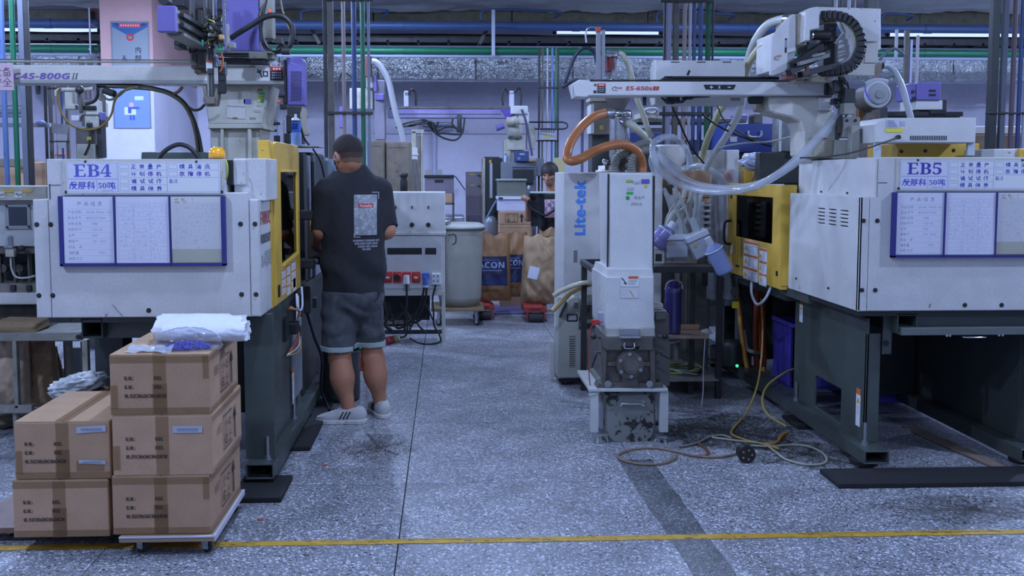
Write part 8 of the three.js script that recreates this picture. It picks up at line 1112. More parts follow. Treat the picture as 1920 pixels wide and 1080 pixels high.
function handField(w, q, side, curl = 0.9) { // wrist, axes: y along the hand, z out of the back of the hand; side 1 puts the thumb to +x
  const L = (x, y, z) => V(x, y, z).applyQuaternion(q).add(w), list = [egg(L(0, 0.045, 0), V(0.04, 0.05, 0.016), q), cone(L(0, -0.04, 0), L(0, 0.02, 0), 0.024, 0.024)];
  const fing = []; [[0.028, 0.066, 1], [0.009, 0.072, 1.07], [-0.011, 0.069, 1], [-0.029, 0.061, 0.82]].forEach(([x, len, k]) => { let a = L(side * x, 0.08, 0), ang = curl * 0.5, y = 0.08, z = 0; for (const [seg, r0, r1] of [[0.036, 0.0098, 0.009], [0.025, 0.009, 0.0082], [0.02, 0.0082, 0.0072]]) { y += Math.cos(ang) * seg * k; z -= Math.sin(ang) * seg * k; const b = L(side * x, y, z); fing.push(cone(a, b, r0, r1)); a = b; ang += curl; } });
  const t0 = L(side * 0.03, 0.02, -0.004), t1 = L(side * 0.056, 0.05, -0.016), t2 = L(side * 0.052, 0.078, -0.032); const thumb = join([cone(t0, t1, 0.014, 0.0115), cone(t1, t2, 0.0115, 0.009)], 0.008), palm = join(list, 0.02);
  return (p) => { let d = smin(palm(p), thumb(p), 0.01); for (const f of fing) d = smin(d, f(p), 0.005); return d; };
}
const box3 = (c, r) => [V(c.x - r, c.y - r, c.z - r), V(c.x + r, c.y + r, c.z + r)];
const fabric = dataTex(256, (u, v) => grey(0.9 + tileNoise(u, v, 90, 3) * 0.16 + tileNoise(u, v, 14, 3) * 0.06), true, 3);
const skinTex = dataTex(256, (u, v) => { const a = tileNoise(u, v, 30, 2) * 0.06 + tileNoise(u, v, 8, 2) * 0.05; return [0.96 + a, 0.94 + a * 1.3, 0.92 + a * 1.4]; }, true, 4);
{ // the man at the machine
  const d = 5.75, P = (x, y, dd = d) => at(x, y, dd), t = thing('person', 'man in a dark printed T-shirt and grey denim shorts standing with his back turned', 'person', onFloor(672, 790));
  const skin = M('#b57f62', { map: skinTex, roughness: 0.55 });
  const hip = P(661, 572), sL = P(610, 362, 5.72), sR = P(715, 358, 5.82), nk = P(656, 334, 5.76), chest = P(661, 405, 5.77), belly = P(662, 500, 5.76);
  const eL = P(603, 432, 5.74), wL = P(596, 462, 5.95), eR = P(725, 432, 5.8), wR = P(668, 466, 6.02);
  const hL = P(633, 590, 5.73), hR = P(690, 588, 5.79), kL = P(637, 672, 5.72), kR = P(698, 668, 5.82), aL = P(655, 772, 5.69), aR = P(714, 762, 5.85);
  const hc = P(651, 293, 5.74), hq = yaw(Math.PI + 0.72, 0.18), head = headField(hc, hq, 1.0);
  const limbs = [cone(sL, eL, 0.052, 0.043), cone(eL, wL, 0.043, 0.028), cone(sR, eR, 0.052, 0.043), cone(eR, wR, 0.043, 0.028)];
  const leg = (h, k, a, s) => [cone(h, k, 0.07, 0.056), cone(k, k.clone().lerp(a, 0.35), 0.055, 0.06), cone(k.clone().lerp(a, 0.35).add(V(s * 0.004, 0, 0.012)), a, 0.056, 0.036), egg(k.clone().lerp(a, 0.3).add(V(s * 0.006, 0, 0.026)), V(0.048, 0.1, 0.046))];
  const torso = [egg(chest, V(0.165, 0.2, 0.115)), egg(belly, V(0.15, 0.16, 0.115)), egg(hip, V(0.135, 0.1, 0.1)), cone(sL, sR, 0.058, 0.058), cone(nk.clone().add(V(0, -0.03, 0)), hc.clone().add(V(0.006, -0.06, 0.01)), 0.06, 0.056)];
  const bodyF = join([...torso, ...limbs, ...leg(hL, kL, aL, -1), ...leg(hR, kR, aR, 1)], 0.05);
  const g1 = meshField(bodyF, V(-0.9, 0.05, -6.2), V(-0.2, 1.5, -5.48), 0.0095);
  const headAll = (p) => smin(head.f(p), torso[4](p), 0.03), g2 = meshField(headAll, ...box3(hc.clone().add(V(0, -0.02, 0)), 0.16), 0.0042);
  const qh = (from, to, tw) => new THREE.Quaternion().setFromUnitVectors(V(0, 1, 0), to.clone().sub(from).normalize()).multiply(yaw(tw));
  const g3 = meshField(handField(wL, qh(eL, wL, 0.4), 1, 0.8), ...box3(wL.clone().add(wL.clone().sub(eL).normalize().multiplyScalar(0.07)), 0.12), 0.004), g4 = meshField(handField(wR, qh(eR, wR, -0.4), -1, 0.8), ...box3(wR.clone().add(wR.clone().sub(eR).normalize().multiplyScalar(0.07)), 0.12), 0.004);
  obj('body', [g1, g2, g3, g4], skin, t);
  // hair: close cropped shell over the back and top of the skull
  const Li = hq.clone().invert(), w = V(0, 0, 0);
  const hairOf = (cut, slope, top) => (p) => { w.copy(p).sub(hc).applyQuaternion(Li); const front = w.z - 0.055 + (w.y > 0.05 ? -(w.y - 0.05) * 0.7 : 0), low = cut + Math.abs(w.x) * slope - w.y + (w.z > -0.02 ? (w.z + 0.02) * 1.0 : 0) + 0.004 * noise.noise(p.x * 90, p.y * 90, p.z * 90); const ear = 0.03 - Math.hypot(w.y + 0.008, w.z + 0.0); const fade = 0.006 * sst(-0.04, 0.05, w.y); return Math.max(head.skull(p) - top - fade + 0.0012 * noise.noise(p.x * 260, p.y * 260, p.z * 260), front, low, Math.abs(w.x) > 0.055 ? ear : -1); };
  obj('hair', meshField(hairOf(0.0, 0.12, 0.0018), ...box3(hc, 0.14), 0.0036), M('#2f2824', { roughness: 0.85, map: fabric }), t);
  obj('hair_fade', meshField(hairOf(-0.03, 0.1, 0.0014), ...box3(hc, 0.14), 0.0036), M('#4c3c33', { roughness: 0.85, map: fabric }), t, 'shaved lower hair'); obj('hair_fade', meshField(hairOf(-0.056, 0.12, 0.001), ...box3(hc, 0.14), 0.0036), M('#7a5c4a', { roughness: 0.8, map: fabric }), t, 'stubble at the nape');
  // face mask with its ear loops
  const maskF = (p) => { w.copy(p).sub(hc).applyQuaternion(Li); return Math.max(head.skull(p) - 0.016, -(head.skull(p) - 0.010), 0.028 - w.z, w.y - (-0.012), -0.1 - w.y); };
  const mask = obj('face_mask', meshField(maskF, ...box3(hc.clone().add(V(0, -0.04, 0)), 0.15), 0.004), M('#8fb2d4', { roughness: 0.8 }), t);
  for (const k of [-1, 1]) obj('ear_loop', tb([head.L(k * 0.072, -0.03, 0.04), head.L(k * 0.084, -0.01, 0.012), head.L(k * 0.092, 0.016, -0.012), head.L(k * 0.09, -0.012, -0.026), head.L(k * 0.082, -0.03, -0.01), head.L(k * 0.07, -0.07, 0.035)], 0.0016, 40, 6), M('#d4dae0'), mask);
  // T-shirt: loose over the back, sleeves to the elbows
  const hem = P(660, 560).y, fold = (p) => 0.008 * noise.noise(p.x * 7, p.y * 5, p.z * 7) + 0.007 * Math.sin(p.y * 22 + p.x * 16 + 4 * noise.noise(p.x * 4, p.y * 3, 5)) * sst(1.25, 0.8, p.y) + 0.003 * noise.noise(p.x * 22, p.y * 18, p.z * 22);
  const slv = (s, e, r0, r1) => cone(s, s.clone().lerp(e, 0.97), r0, r1), cutL = eL.clone().lerp(sL, 0.04), cutR = eR.clone().lerp(sR, 0.1), nL = eL.clone().sub(sL).normalize(), nR = eR.clone().sub(sR).normalize();
  const core = join([egg(chest, V(0.178, 0.22, 0.13)), egg(P(662, 490, 5.76), V(0.187, 0.62, 0.145)), cone(sL.clone().lerp(sR, 0.14), sR.clone().lerp(sL, 0.14), 0.064, 0.064), cone(sL.clone().lerp(nk, 0.2), nk.clone().add(V(0, -0.012, 0)), 0.06, 0.052), cone(sR.clone().lerp(nk, 0.2), nk.clone().add(V(0, -0.012, 0)), 0.06, 0.052)], 0.06);
  const sleeveL = slv(sL, eL, 0.07, 0.064), sleeveR = slv(sR, eR, 0.07, 0.064), flat = (p) => { const z = (p.z + 5.76) ; return z; };
  const shirtF = (p) => { const a = Math.max(sleeveL(p), (p.x - cutL.x) * nL.x + (p.y - cutL.y) * nL.y + (p.z - cutL.z) * nL.z), b = Math.max(sleeveR(p), (p.x - cutR.x) * nR.x + (p.y - cutR.y) * nR.y + (p.z - cutR.z) * nR.z); let c = smin(smin(core(p), a, 0.04), b, 0.04) - fold(p); c = Math.max(c, hem + 0.006 * Math.sin(p.x * 18) - p.y); const nkd = Math.hypot(p.x - nk.x, (p.z - nk.z) * 0.95) - 0.066; return Math.max(c, -Math.max(nkd, nk.y + 0.002 - p.y)); };
  const shirtLo = V(-0.9, 0.66, -6.02), shirtHi = V(-0.2, 1.5, -5.5);
  const shirt = obj('shirt', meshField(shirtF, shirtLo, shirtHi, 0.008), M('#26282c', { map: fabric, roughness: 0.9 }), t);
  obj('collar', new THREE.TorusGeometry(0.066, 0.006, 8, 40).rotateX(Math.PI / 2 - 0.1).translate(nk.x, nk.y + 0.004, nk.z), M('#1f2124', { roughness: 0.9 }), shirt);
  // print: a sheet that follows the shirt's back
  const wrap = (name, x0, y0, x1, y1, nx, ny, tex, lift) => { const g = new THREE.PlaneGeometry(1, 1, nx, ny), p = g.attributes.position, q = V(0, 0, 0), a = P(x0, y0, 5.6), b = P(x1, y1, 5.6); for (let i = 0; i < p.count; i++) { const x = lerp(a.x, b.x, p.getX(i) + 0.5), y = lerp(b.y, a.y, p.getY(i) + 0.5); let z = -5.45; for (let k = 0; k < 60; k++) { const s = shirtF(q.set(x, y, z)); if (s < 0.0006) break; z -= Math.max(0.0006, s * 0.7); } p.setXYZ(i, x, y, z + lift); } g.computeVertexNormals(); return obj(name, keep(g), M('#ffffff', { map: tex, roughness: 0.85, transparent: true }), shirt); };
  wrap('shirt_print', 657, 358, 717, 472, 30, 56, bareTex(480, 912, (c) => {
    const r = seeded(3); c.fillStyle = '#8e9298'; c.fillRect(46, 58, 340, 610); c.save(); c.beginPath(); c.rect(46, 58, 340, 610); c.clip();
    for (let k = 0; k < 60; k++) { c.save(); c.translate(46 + r() * 340, 58 + r() * 610); c.rotate(r() * 6.28); c.fillStyle = ['#a6aaae', '#94989c', '#b2b5b8'][k % 3]; c.strokeStyle = '#55585e'; c.lineWidth = 3; c.fillRect(-58, -28, 116, 56); c.strokeRect(-58, -28, 116, 56); c.beginPath(); c.ellipse(0, 0, 16, 22, 0, 0, 7); c.stroke(); c.beginPath(); c.arc(0, -4, 8, 0, 7); c.stroke(); for (let j = -2; j < 3; j += 4) c.strokeRect(j * 18, -14, 14, 10); c.restore(); } c.restore();
    c.fillStyle = '#b43a34'; c.fillRect(110, 192, 226, 62); c.fillStyle = '#d8d4d4'; fit(c, 'Poonday', 128, 240, 190, 'italic bold 48px serif');
    c.strokeStyle = '#b9bcc2'; c.lineWidth = 9; c.beginPath(); c.moveTo(310, 24); c.lineTo(408, 24); c.lineTo(408, 128); c.moveTo(46, 640); c.lineTo(46, 694); c.lineTo(140, 694); c.stroke();
    c.fillStyle = '#aeb1b8'; fit(c, 'HANDMADE STANDARD DAY', 26, 764, 396, 'bold 42px sans-serif'); fit(c, 'WORK UNION FORGET ABOUT', 50, 808, 350, 'bold 42px sans-serif'); fit(c, 'LEISURE TIME, WHOM', 100, 852, 290, 'bold 42px sans-serif'); fit(c, 'YOU OWN', 164, 894, 130, 'bold 42px sans-serif');
  }), 0.003);
  // shorts, denim, with turned-up cuffs
  const yh = { L: P(636, 655, 5.72).y, R: P(697, 646, 5.82).y }, top = hem + 0.05;
  const legF = (h, k, r0, r1) => cone(h, k, r0, r1), sh = join([egg(hip.clone().add(V(0, 0.06, 0)), V(0.18, 0.16, 0.14)), legF(hL.clone().add(V(0.005, 0.01, 0)), kL.clone().add(V(-0.004, 0.02, 0)), 0.1, 0.096), legF(hR.clone().add(V(-0.005, 0.01, 0)), kR.clone().add(V(0.0, 0.02, 0)), 0.098, 0.082)], 0.022);
  const denimFold = (p) => 0.007 * noise.noise(p.x * 9, p.y * 8, p.z * 9) + 0.004 * Math.sin(p.y * 40 + noise.noise(p.x * 8, p.y * 5, p.z * 5) * 6);
  const mid = (p) => (p.x < lerp(hL.x, hR.x, 0.55) ? yh.L : yh.R);
  const shortsF = (p) => Math.max(sh(p) - denimFold(p), mid(p) - p.y, p.y - top);
  const denim = dataTex(256, (u, v) => { const g = 0.74 + tileNoise(u, v, 120, 3) * 0.35 + tileNoise(u, v, 12, 4) * 0.22; return [g, g, g * 1.02]; }, true, 2.4);
  const shorts = obj('shorts', meshField(shortsF, V(-0.85, 0.36, -6.02), V(-0.25, top + 0.03, -5.5), 0.008), M('#63676a', { map: denim, roughness: 0.9 }), t);
  for (const [y, k, x0, x1] of [[yh.L, kL, -9, 0], [yh.R, kR, 0, 9]]) { const cuffF = (p) => { const side = p.x < lerp(hL.x, hR.x, 0.55) ? 'L' : 'R'; if ((y === yh.L) !== (side === 'L')) return 1; const s = sh(p) - denimFold(p); return Math.max(s - 0.006, -(s + 0.004), p.y - (y + 0.026 + 0.1 * (p.x - k.x) * 0.12), y - 0.006 - p.y); }; obj('cuff', meshField(cuffF, V(-0.85, y - 0.03, -6.02), V(-0.25, y + 0.06, -5.5), 0.006), M('#a9bab4', { map: fabric, roughness: 0.9 }), shorts); }
  obj('pocket_seam', tb([P(700, 563, 5.62), P(712, 580, 5.66), P(714, 600, 5.68)], 0.0025, 14, 5), M('#3f4346'), shorts);
  // trainers
  const shoe = (an, dir, label) => { const q = new THREE.Quaternion().setFromUnitVectors(V(0, 0, 1), dir.clone().normalize()), g0 = V(an.x, 0, an.z), L = (x, y, z) => V(x, y, z).applyQuaternion(q).add(g0);
    const up = join([egg(L(0, 0.05, -0.035), V(0.043, 0.055, 0.055), q), egg(L(0, 0.04, 0.06), V(0.045, 0.04, 0.1), q), egg(L(0, 0.035, 0.14), V(0.047, 0.032, 0.065), q), cone(L(0, 0.075, 0.0), L(0, 0.065, 0.06), 0.036, 0.036)], 0.03), Qi = q.clone().invert(), lw = V(0, 0, 0), lc = (p) => lw.copy(p).sub(g0).applyQuaternion(Qi);
    const openF = cone(L(0, 0.2, -0.02), L(0, 0.1, 0.0), 0.036, 0.034), solid = (p) => Math.max(up(p), 0.02 - p.y, -openF(p), p.y - 0.098 + Math.max(0, lc(p).z) * 0.3);
    const m = obj('shoe', meshField(solid, ...box3(L(0, 0.06, 0.05), 0.2), 0.0048), M('#c9c8c6', { map: fabric, roughness: 0.7 }), t, label);
    const outl = join([egg(L(0, 0.012, -0.03), V(0.044, 0.4, 0.062), q), egg(L(0, 0.012, 0.13), V(0.05, 0.4, 0.078), q), egg(L(0, 0.012, 0.05), V(0.042, 0.4, 0.11), q)], 0.03);
    obj('sole', meshField((p) => Math.max(outl(p) - 0.002, p.y - 0.026, 0.001 - p.y), ...box3(L(0, 0.06, 0.05), 0.2), 0.0055), M('#d0cdc8', { roughness: 0.6 }), m); obj('sole_line', meshField((p) => Math.max(outl(p) - 0.0035, p.y - 0.0155, 0.0115 - p.y), ...box3(L(0, 0.06, 0.05), 0.2), 0.0045), M('#3a3532', { roughness: 0.6 }), m);
    for (const sx of [-1, 1]) for (let k = 0; k < 3; k++) { const pts = []; for (let i = 0; i <= 6; i++) { const a = i / 6, q0 = L(sx * 0.12, 0.032 + a * 0.042, 0.062 - k * 0.02 - a * 0.022), din = L(-sx * 0.12, 0.03 + a * 0.042, 0.062 - k * 0.02 - a * 0.022).sub(q0).normalize(); for (let n = 0; n < 60; n++) { const s = up(q0); if (s < 0.001) break; q0.addScaledVector(din, Math.max(0.0008, s * 0.6)); } pts.push(q0); } obj('stripe', tb(pts, 0.0042, 14, 6), M('#26262a', { roughness: 0.7 }), m); }
    for (let k = 0; k < 4; k++) { const y = 0.088 - k * 0.008, z = 0.05 + k * 0.02; obj('lace', tb([L(-0.024, y - 0.006, z), L(0, y + 0.004, z + 0.004), L(0.024, y - 0.006, z)], 0.0028, 12, 6), M('#d5d5d8'), m); }
  };
  shoe(aL.clone().add(V(0.012, 0, 0)), V(-0.97, 0, -0.05)); shoe(aR.clone().add(V(0.004, 0, 0)), V(-0.3, 0, -0.95));
}
{ // the woman behind the sacks
  const d = 10.35, P = (x, y, dd = d) => at(x, y, dd), t = thing('person', 'woman with dark fringe and ponytail in a black printed T-shirt behind the sacks', 'person', V(at(1032, 430, d).x, 0, -d));
  const skin = M('#b08570', { map: skinTex, roughness: 0.55 }), hc = P(1030.5, 327, 10.3), hq = yaw(-0.42, 0.3), head = headField(hc, hq, 0.96);
  const nk = P(1034, 357), sA = P(1006, 372, 10.33), sB = P(1062, 370, 10.33), eA = P(990, 408, 10.2), wA = P(989.5, 380, 10.02), eB = P(1068, 404, 10.25), wB = P(1053, 378, 10.02), chest = P(1034, 395), hip = P(1034, 455), floorY = 0.06;
  const legs = [-1, 1].map((s) => [cone(V(hip.x + s * 0.085, hip.y, -d), V(hip.x + s * 0.09, 0.46, -d), 0.085, 0.055), cone(V(hip.x + s * 0.09, 0.46, -d), V(hip.x + s * 0.09, floorY, -d), 0.05, 0.036), egg(V(hip.x + s * 0.09, 0.035, -d + 0.06), V(0.04, 0.035, 0.12))]).flat();
  const neck = cone(nk.clone().add(V(0, -0.03, 0)), hc.clone().add(V(0.004, -0.06, -0.02)), 0.05, 0.045), torso = [egg(chest, V(0.145, 0.19, 0.1)), egg(P(1034, 428), V(0.13, 0.14, 0.1)), egg(hip, V(0.155, 0.12, 0.11)), cone(sA, sB, 0.045, 0.045), neck];
  const bodyF = join([...torso, cone(sA, eA, 0.042, 0.036), cone(eA, wA, 0.036, 0.024), cone(sB, eB, 0.042, 0.036), cone(eB, wB, 0.036, 0.024), ...legs], 0.04);
  const qh = (f, g, tw) => new THREE.Quaternion().setFromUnitVectors(V(0, 1, 0), g.clone().sub(f).normalize()).multiply(yaw(tw));
  const hand = (e, w, s, tw) => meshField(handField(w, qh(e, w, tw), s, 1.15), ...box3(w.clone().add(w.clone().sub(e).normalize().multiplyScalar(0.06)), 0.12), 0.004);
  obj('body', [meshField(bodyF, V(hip.x - 0.32, 0, -10.55), V(hip.x + 0.34, 1.5, -9.95), 0.011), meshField((p) => smin(head.f(p), neck(p), 0.025), ...box3(hc.clone().add(V(0, -0.02, 0)), 0.16), 0.0046), hand(eA, wA, 1, 2.4), hand(eB, wB, -1, -2.4)], skin, t);
  for (const k of [-1, 1]) { obj('eye', ball(0.01, ...head.L(k * 0.032, 0.012, 0.079).toArray(), 1.2, 0.7, 1), M('#3a2c28', { roughness: 0.3 }), t); obj('eyebrow', tb([head.L(k * 0.016, 0.03, 0.09), head.L(k * 0.034, 0.036, 0.085), head.L(k * 0.05, 0.03, 0.072)], 0.003, 10, 5), M('#2a211d'), t); }
  obj('lips', [egg, 0].length ? ball(1, ...head.L(0, -0.058, 0.089).toArray(), 0.02, 0.007, 0.008) : null, M('#a1615a', { roughness: 0.5 }), t);
  const Li = hq.clone().invert(), w = V(0, 0, 0);
  const hairF = (p) => { w.copy(p).sub(hc).applyQuaternion(Li); const strand = 0.003 * noise.noise(w.x * 90, w.y * 14, w.z * 90); const front = w.z > 0.03 ? 0.03 + strand * 2 + Math.abs(w.x) * -0.25 - w.y : -1, side = -0.075 + Math.max(0, w.z) * 1.2 - w.y; return Math.max(head.skull(p) - 0.016 + strand, front, side, w.z > 0.0 && w.y < 0.02 ? 0.064 - Math.abs(w.x) : -1); };
  const hair = obj('hair', [meshField(hairF, ...box3(hc, 0.16), 0.0045)], M('#1f1412', { roughness: 0.6 }), t);
  obj('ponytail', meshField((p) => join([cone(head.L(0.03, -0.02, -0.1), head.L(0.09, -0.09, -0.07), 0.03, 0.028), cone(head.L(0.09, -0.09, -0.07), head.L(0.09, -0.15, -0.05), 0.028, 0.016)], 0.02)(p) + 0.003 * noise.noise(p.x * 70, p.y * 12, p.z * 70), ...box3(head.L(0.06, -0.08, -0.08), 0.14), 0.006), M('#1a1110', { roughness: 0.6 }), hair);
  const shirtBase = join([egg(chest, V(0.158, 0.2, 0.115)), cone(chest, hip, 0.125, 0.15), cone(sA, sB, 0.054, 0.054), cone(sA, sA.clone().lerp(eA, 0.62), 0.056, 0.054), cone(sB, sB.clone().lerp(eB, 0.62), 0.056, 0.054)], 0.045), hemY = hip.y - 0.04;
  const shirtF = (p) => Math.max(shirtBase(p) - 0.006 * noise.noise(p.x * 9, p.y * 8, p.z * 9), hemY - p.y, -Math.max(Math.hypot((p.x - nk.x) * 0.8, p.z - nk.z - 0.03) - 0.07, nk.y - 0.035 - p.y));
  const shirt = obj('shirt', meshField(shirtF, V(hip.x - 0.32, hemY - 0.03, -10.6), V(hip.x + 0.36, nk.y + 0.08, -10.05), 0.01), M('#1a1a1e', { map: fabric, roughness: 0.9 }), t);
  obj('trousers', meshField((p) => Math.max(join([egg(hip, V(0.168, 0.13, 0.125)), ...[-1, 1].map((s) => cone(V(hip.x + s * 0.085, hip.y - 0.04, -d), V(hip.x + s * 0.09, 0.08, -d), 0.1, 0.062))], 0.05)(p), 0.07 - p.y, p.y - hip.y - 0.05), V(hip.x - 0.25, 0.04, -10.6), V(hip.x + 0.25, hip.y + 0.1, -10.1), 0.012), M('#20222c', { map: fabric, roughness: 0.9 }), t);
  { const a = P(1022, 374, 10.2), b = P(1046.5, 408, 10.2), g = new THREE.PlaneGeometry(1, 1, 14, 18), p = g.attributes.position, q = V(0, 0, 0); for (let i = 0; i < p.count; i++) { const x = lerp(a.x, b.x, p.getX(i) + 0.5), y = lerp(b.y, a.y, p.getY(i) + 0.5); let z = -10.1; for (let k = 0; k < 60; k++) { const s = shirtF(q.set(x, y, z)); if (s < 0.001) break; z -= Math.max(0.0008, s * 0.7); } p.setXYZ(i, x, y, z + 0.004); } g.computeVertexNormals();
    obj('shirt_print', keep(g), M('#ffffff', { roughness: 0.85, map: canvasTex(200, 280, (c) => { c.fillStyle = '#a08c98'; c.fillRect(0, 0, 200, 280); const r = seeded(2); for (let k = 0; k < 60; k++) { c.fillStyle = ['#7d6a90', '#b8a4ac', '#c4aeb4', '#6a5878', '#8c7a88'][k % 5]; c.beginPath(); c.arc(r() * 200, r() * 210, 10 + r() * 24, 0, 7); c.fill(); } c.fillStyle = '#a8343a'; fit(c, 'HELLO', 10, 268, 130, 'bold 50px sans-serif'); }) }), shirt); }
  // the strap frame she holds
  const f = thing('bag_frame', 'black strap frame with a pale top bar held up in the woman\'s hands', 'bag frame', P(1018, 361, 9.98)); obj('top_bar', rod(P(994, 361, 9.96), P(1041, 361.5, 9.96), 0.011, 12), M('#b8c4bc', { roughness: 0.35 }), f);
  const st = (pts, r) => obj('strap', tb(pt(pts, 9.97), r, 30, 8), mBlack, f); st([[994, 362], [992, 372], [991, 384], [995, 392]], 0.018); st([[1041, 362], [1043, 370], [1045, 380], [1042, 390]], 0.018); st([[995, 391], [1005, 397], [1020, 404], [1032, 399], [1043, 390]], 0.012);
  { const g = new THREE.PlaneGeometry(0.14, 0.34, 10, 20), p = g.attributes.position; for (let i = 0; i < p.count; i++) p.setZ(i, 0.012 * Math.sin(p.getX(i) * 50 + p.getY(i) * 3)); g.computeVertexNormals(); const c = P(1008, 393, 10.0); obj('hanging_cloth', g.translate(c.x, c.y, c.z), M('#1c1d26', { side: THREE.DoubleSide, roughness: 0.85, map: fabric }), f); } obj('clip', [ball(0.014, ...P(991.5, 352, 9.98).toArray(), 1, 1.6, 1)], M('#a9aeb4'), f);
}

// ---------------------------------------------------------------- machine, bench and sacks at the far left
{
  const d = 5.6, t = thing('auxiliary_machine', 'old grey machine with a small dark window and open valve bay at the left edge', 'machine', at(20, 580, 5.7)), b = (n, x0, y0, x1, y1, m, dd = d, dep = 0.3, p = t) => obj(n, bp(x0, y0, x1, y1, dd, dep, 0.005), m, p);
  b('top_panel', -90, 349, 88, 376, mOldWhite, d - 0.05); for (const [x, y] of [[17, 358.5], [50.5, 358.5]]) { sticker('yellow_label', t, 18 * d / FOCAL, 4 * d / FOCAL, at(x, y, d - 0.053), M('#c9a52c')); sticker('hazard_print', t, 14 * d / FOCAL, 11 * d / FOCAL, at(x - 16, 365, d - 0.053), hazardTex); }
  b('front_panel', -90, 376, 80, 462, paint('#b9bab8')); const w = b('window_frame', 9, 383, 57.5, 430, M('#9a9d9c', { map: wear }), d - 0.01, 0.01); b('window_pane', 15, 388, 51, 423, M('#3a4048', { roughness: 0.2 }), d - 0.014, 0.01, w); screws(w, [[12, 386], [54, 386], [13, 426], [54, 425]].map(([x, y]) => at(x, y, d - 0.02)), 0.004);
  b('bay_top', -90, 460, 80, 476, mIron, d + 0.02); b('bay_back', -90, 470, 80, 550, mFrameDark, d + 0.2, 0.05); b('bay_floor', -90, 532, 80, 549, worn('#8a8780'), d + 0.02, 0.2); for (const x of [-4, 23, 50]) b('bay_post', x, 476, x + 7, 540, mIron, d + 0.05, 0.04);
  for (const [x, y] of [[10, 502], [40, 502]]) obj('valve', [cy(0.024, 0.08, ...at(x, y, d + 0.1).toArray(), 'z'), cy(0.034, 0.03, ...at(x, y + 3, d + 0.14).toArray(), 'z')], mIron, t); for (const [x, y] of [[23, 541], [53, 541]]) b('valve_block', x - 5, y - 6, x + 5, y + 6, mDarkSteel, d, 0.05);
  obj('knob', ball(0.02, ...at(41, 466, d - 0.03).toArray(), 1, 0.9, 1), mBlack, t); b('lever_post', 13, 442, 22, 462, mSteel, d - 0.02, 0.02); b('lever_plate', 6, 461, 24, 466, mSteel, d - 0.05, 0.05); b('lever_block', 9, 466, 26, 482, mOldWhite, d - 0.04, 0.04);
  hoseOf(t, 'wire', pt([[20, 482], [22, 505], [30, 519], [48, 521], [66, 517]], d - 0.02), 0.006, M('#a9ada6'), 40);
  b('lower_panel', -90, 550, 90, 570, mWhite, d - 0.02); b('lower_ledge', -90, 566, 90, 571, mCream, d - 0.05, 0.05); obj('drum', cy(0.06, 0.5, ...at(20, 583, d + 0.1).toArray(), 'x', 0.06, 28), mIron, t); b('machine_body', -90, 376, 60, 640, mFrameDark, d + 0.3, 0.5);
}
